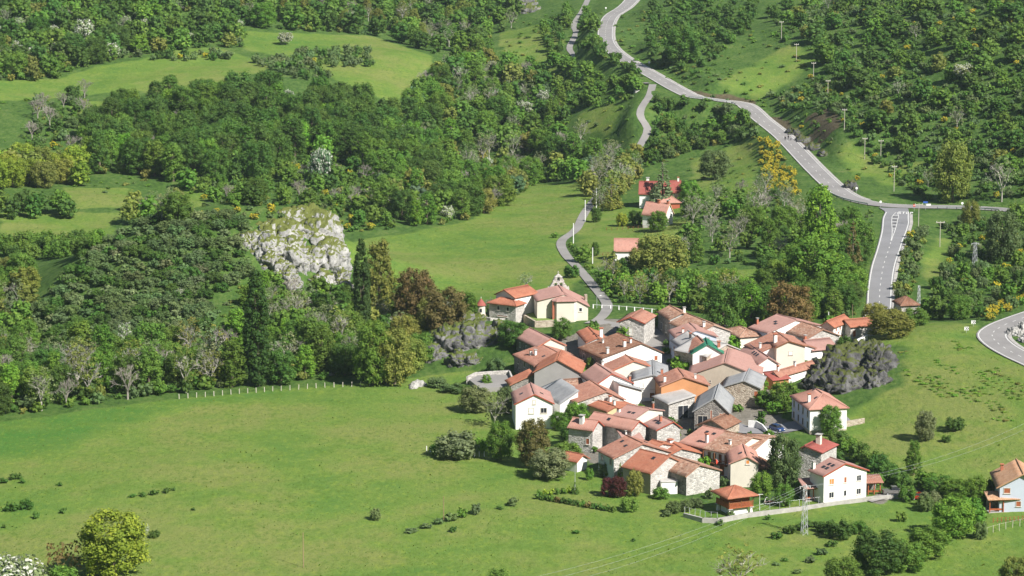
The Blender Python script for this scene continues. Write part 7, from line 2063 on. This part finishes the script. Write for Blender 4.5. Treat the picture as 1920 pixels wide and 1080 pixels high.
# ------------------------------------------------------------------ cars
M_TYRE = plain('tyre', (.03, .03, .03), .9)
M_RIM = plain('rim', (.5, .5, .52), .4, .05, 2, .4)
M_LAMP = plain('lamp_glass', (.7, .7, .68), .2)
def car_paint(name, c):
    m = plain(name, c, .25, .05); m.node_tree.nodes['Principled BSDF'].inputs['Coat Weight'].default_value = .6
    return m
def car(px, py, rz, label, paint, pick=False):
    p = hit(px, py)
    o = tag(empty('car', (p[0], p[1], p[2] + .03), rz), label, 'car')
    W_, L_ = .88, 2.1 if not pick else 2.5
    def prof(name, pts, hw, mat, par, inset=0.0):           # side profile extruded across the car with narrowed top
        m = MB()
        ys = [(-hw, 1), (-hw * .96, 0), (hw * .96, 0), (hw, 1)]
        A = [(x, -hw * (1 - inset * max(0, z - .75)), z) for x, z in pts]
        B = [(x, hw * (1 - inset * max(0, z - .75)), z) for x, z in pts]
        m.hexa(A, B)
        return m.build(name, mat, par)
    if pick: body = [(-2.5, .45), (2.45, .4), (2.5, .85), (1.4, 1.05), (.8, 1.1), (-2.5, 1.1)]
    else: body = [(-2.05, .35), (2.0, .32), (2.08, .7), (1.15, .95), (-1.95, 1.0), (-2.1, .7)]
    b = prof('body', body, W_, paint, o)
    cab = [(1.15, .95), (.45, 1.45), (-1.3, 1.47), (-1.95, .98)] if not pick else [(1.2, 1.08), (.5, 1.75), (-.6, 1.78), (-.75, 1.08)]
    prof('cabin', cab, W_ * .98, M_GLASS, o, .35)
    top = cab[1:3]
    MB().box(top[1][0] - .02, -W_ * .72, top[0][1] - .01, top[0][0] + .05, W_ * .72, top[0][1] + .06).build('roof', paint, o)
    for x in ((-1.3, 1.3) if not pick else (-1.6, 1.5)):
        for s in (-1, 1):
            w_ = MB().tube((x, s * (W_ - .18), .32), (x, s * (W_ + .03), .32), .33, .33, 16).build('wheel', M_TYRE, o)
            MB().tube((x, s * (W_ + .031), .32), (x, s * (W_ + .05), .32), .19, .19, 12).build('rim', M_RIM, w_)
    for s in (-1, 1):
        fx = body[2][0]
        MB().box(fx - .12, s * .62 - .18, .6, fx + .02, s * .62 + .18, .76).build('headlight', M_LAMP, o)
        MB().box(body[-1][0] - .03, s * .68 - .13, .72, body[-1][0] + .08, s * .68 + .13, .9).build('tail_light', M_RED, o)
        MB().box(.75, s * (W_ + .02) - .08, .95, .92, s * (W_ + .02) + .08, 1.1).build('mirror', paint, o)
    return o
car(1457, 808, math.radians(-60), 'dark blue hatchback parked in the village square', car_paint('paint_blue', (.02, .05, .16)))
car(1676, 927, math.radians(8), 'grey pickup parked beside the white southern house', car_paint('paint_grey', (.16, .155, .15)), True)
car(1722, 936, math.radians(10), 'dark red car half hidden by trees on the farm track', car_paint('paint_red', (.35, .02, .015)))

# ------------------------------------------------------------------ hikers on the road
def person(px, py, label, top, legs, rz, step):
    p = hit(px, py)
    o = tag(empty('person', (p[0], p[1], p[2] + .02), rz), label, 'person', 'hikers on the road')
    me = bpy.data.meshes.new('body')
    J = [(0, 0, .95), (0, 0, 1.2), (0, 0, 1.42), (0, 0, 1.52), (0, .02, 1.66), (0, .01, 1.74),
         (-.1, 0, .92), (-.1, step * .5, .5), (-.1, step, .08), (-.1, step + .16, .04), (.1, 0, .92), (.1, -step * .3, .5), (.1, -step, .1), (.1, -step + .16, .05),
         (-.2, 0, 1.4), (-.25, -step * .4, 1.14), (-.24, -step * .2, .9), (.2, 0, 1.4), (.25, step * .4, 1.14), (.24, step * .6, .9)]
    E = [(0, 1), (1, 2), (2, 3), (3, 4), (4, 5), (0, 6), (6, 7), (7, 8), (8, 9), (0, 10), (10, 11), (11, 12), (12, 13), (2, 14), (14, 15), (15, 16), (2, 17), (17, 18), (18, 19)]
    Rr = [.15, .14, .15, .06, .105, .085, .1, .07, .05, .045, .1, .07, .05, .045, .075, .05, .04, .075, .05, .04]
    me.from_pydata(J, E, [])
    ob = bpy.data.objects.new('body', me); link(ob, o)
    ob.modifiers.new('skin', 'SKIN')
    sv = me.skin_vertices[0].data
    for i, r_ in enumerate(Rr): sv[i].radius = (r_, r_ * .8 if i in (0, 1, 2) else r_)
    sv[0].use_root = True
    sb = ob.modifiers.new('sub', 'SUBSURF'); sb.levels = 1; sb.render_levels = 1
    dg = bpy.context.evaluated_depsgraph_get()
    new = bpy.data.meshes.new_from_object(ob.evaluated_get(dg))
    ob.modifiers.clear(); ob.data = new
    skin, tm, lm = plain('skin', (.5, .3, .2), .6), plain('jacket', top, .9), plain('trousers', legs, .9)
    new.materials.clear()
    for m in (skin, tm, lm): new.materials.append(m)
    for f in new.polygons:
        z = f.center.z
        f.material_index = 0 if z > 1.5 else (1 if z > .95 and not (abs(f.center.x) > .2 and z < .98) else 2)
    MB().cyl(0, 0, 1.69, 1.82, .115, .07, 10).build('hair', M_DARK, o)
    MB().box(-.16, -.32, 1.02, .16, -.13, 1.45).build('backpack', M_DARK, o)
person(1472, 264, 'hiker in black on the left of the group walking the road', (.02, .02, .025), (.03, .03, .04), 2.6, .22)
person(1478, 262, 'hiker in a dark jacket in the middle of the group on the road', (.05, .045, .06), (.02, .02, .03), 2.6, -.2)
person(1483, 264, 'hiker in a pale top on the right of the group on the road', (.5, .48, .5), (.05, .05, .08), 2.6, .18)

# garden play frame and furniture
def play_frame():
    p = hit(1444, 944)
    o = tag(empty('play_frame', tuple(p), .3), 'small white garden play frame beside the granary', 'play frame')
    for x in (-.7, .7):
        m = MB()
        for k in range(12):
            a, b = math.pi * k / 12, math.pi * (k + 1) / 12
            m.tube((x + .55 * math.cos(a), 0, .2 + 1.2 * math.sin(a)), (x + .55 * math.cos(b), 0, .2 + 1.2 * math.sin(b)), .09, .09, 6)
        m.build('arch', M_WHITE, o)
    MB().box(-1.3, -.3, .35, 1.3, .3, .5).build('seat', M_BRICK, o)
    for x in (-1.1, 0, 1.1): MB().box(x - .07, -.25, -.2, x + .07, .25, .35).build('leg', M_WHITE, o)
play_frame()
def swing_post():
    p = hit(1424, 956)
    o = tag(empty('washing_post', tuple(p)), 'thin white washing line post right of the granary', 'post')
    MB().cyl(0, 0, -.3, 3.4, .06, .05, 6).build('shaft', M_WHITE, o)
    MB().box(-.7, -.04, 3.3, .7, .04, 3.4).build('arm', M_WHITE, o)
swing_post()

# ------------------------------------------------------------------ thin air haze round everything
def haze():
    x0, x1, y0, y1, z0, z1 = GX[0] - 20, GX[-1] + 20, GY[0] - 20, GY[-1] + 20, float(Z.min()) - 1.5, float(max(Z.max(), CAMZ)) + 25
    m = bpy.data.materials.new('haze_air')
    m.use_nodes = True
    nt = m.node_tree
    nt.nodes.remove(nt.nodes['Principled BSDF'])
    v = nt.nodes.new('ShaderNodeVolumePrincipled')
    v.inputs['Color'].default_value = (0.72, 0.84, 1.0, 1)
    v.inputs['Density'].default_value = 0.00004
    v.inputs['Anisotropy'].default_value = 0.2
    nt.links.new(v.outputs[0], nt.nodes['Material Output'].inputs['Volume'])
    tag(MB().box(x0, y0, z0, x1, y1, z1).build('haze', m), kind='stuff')
haze()
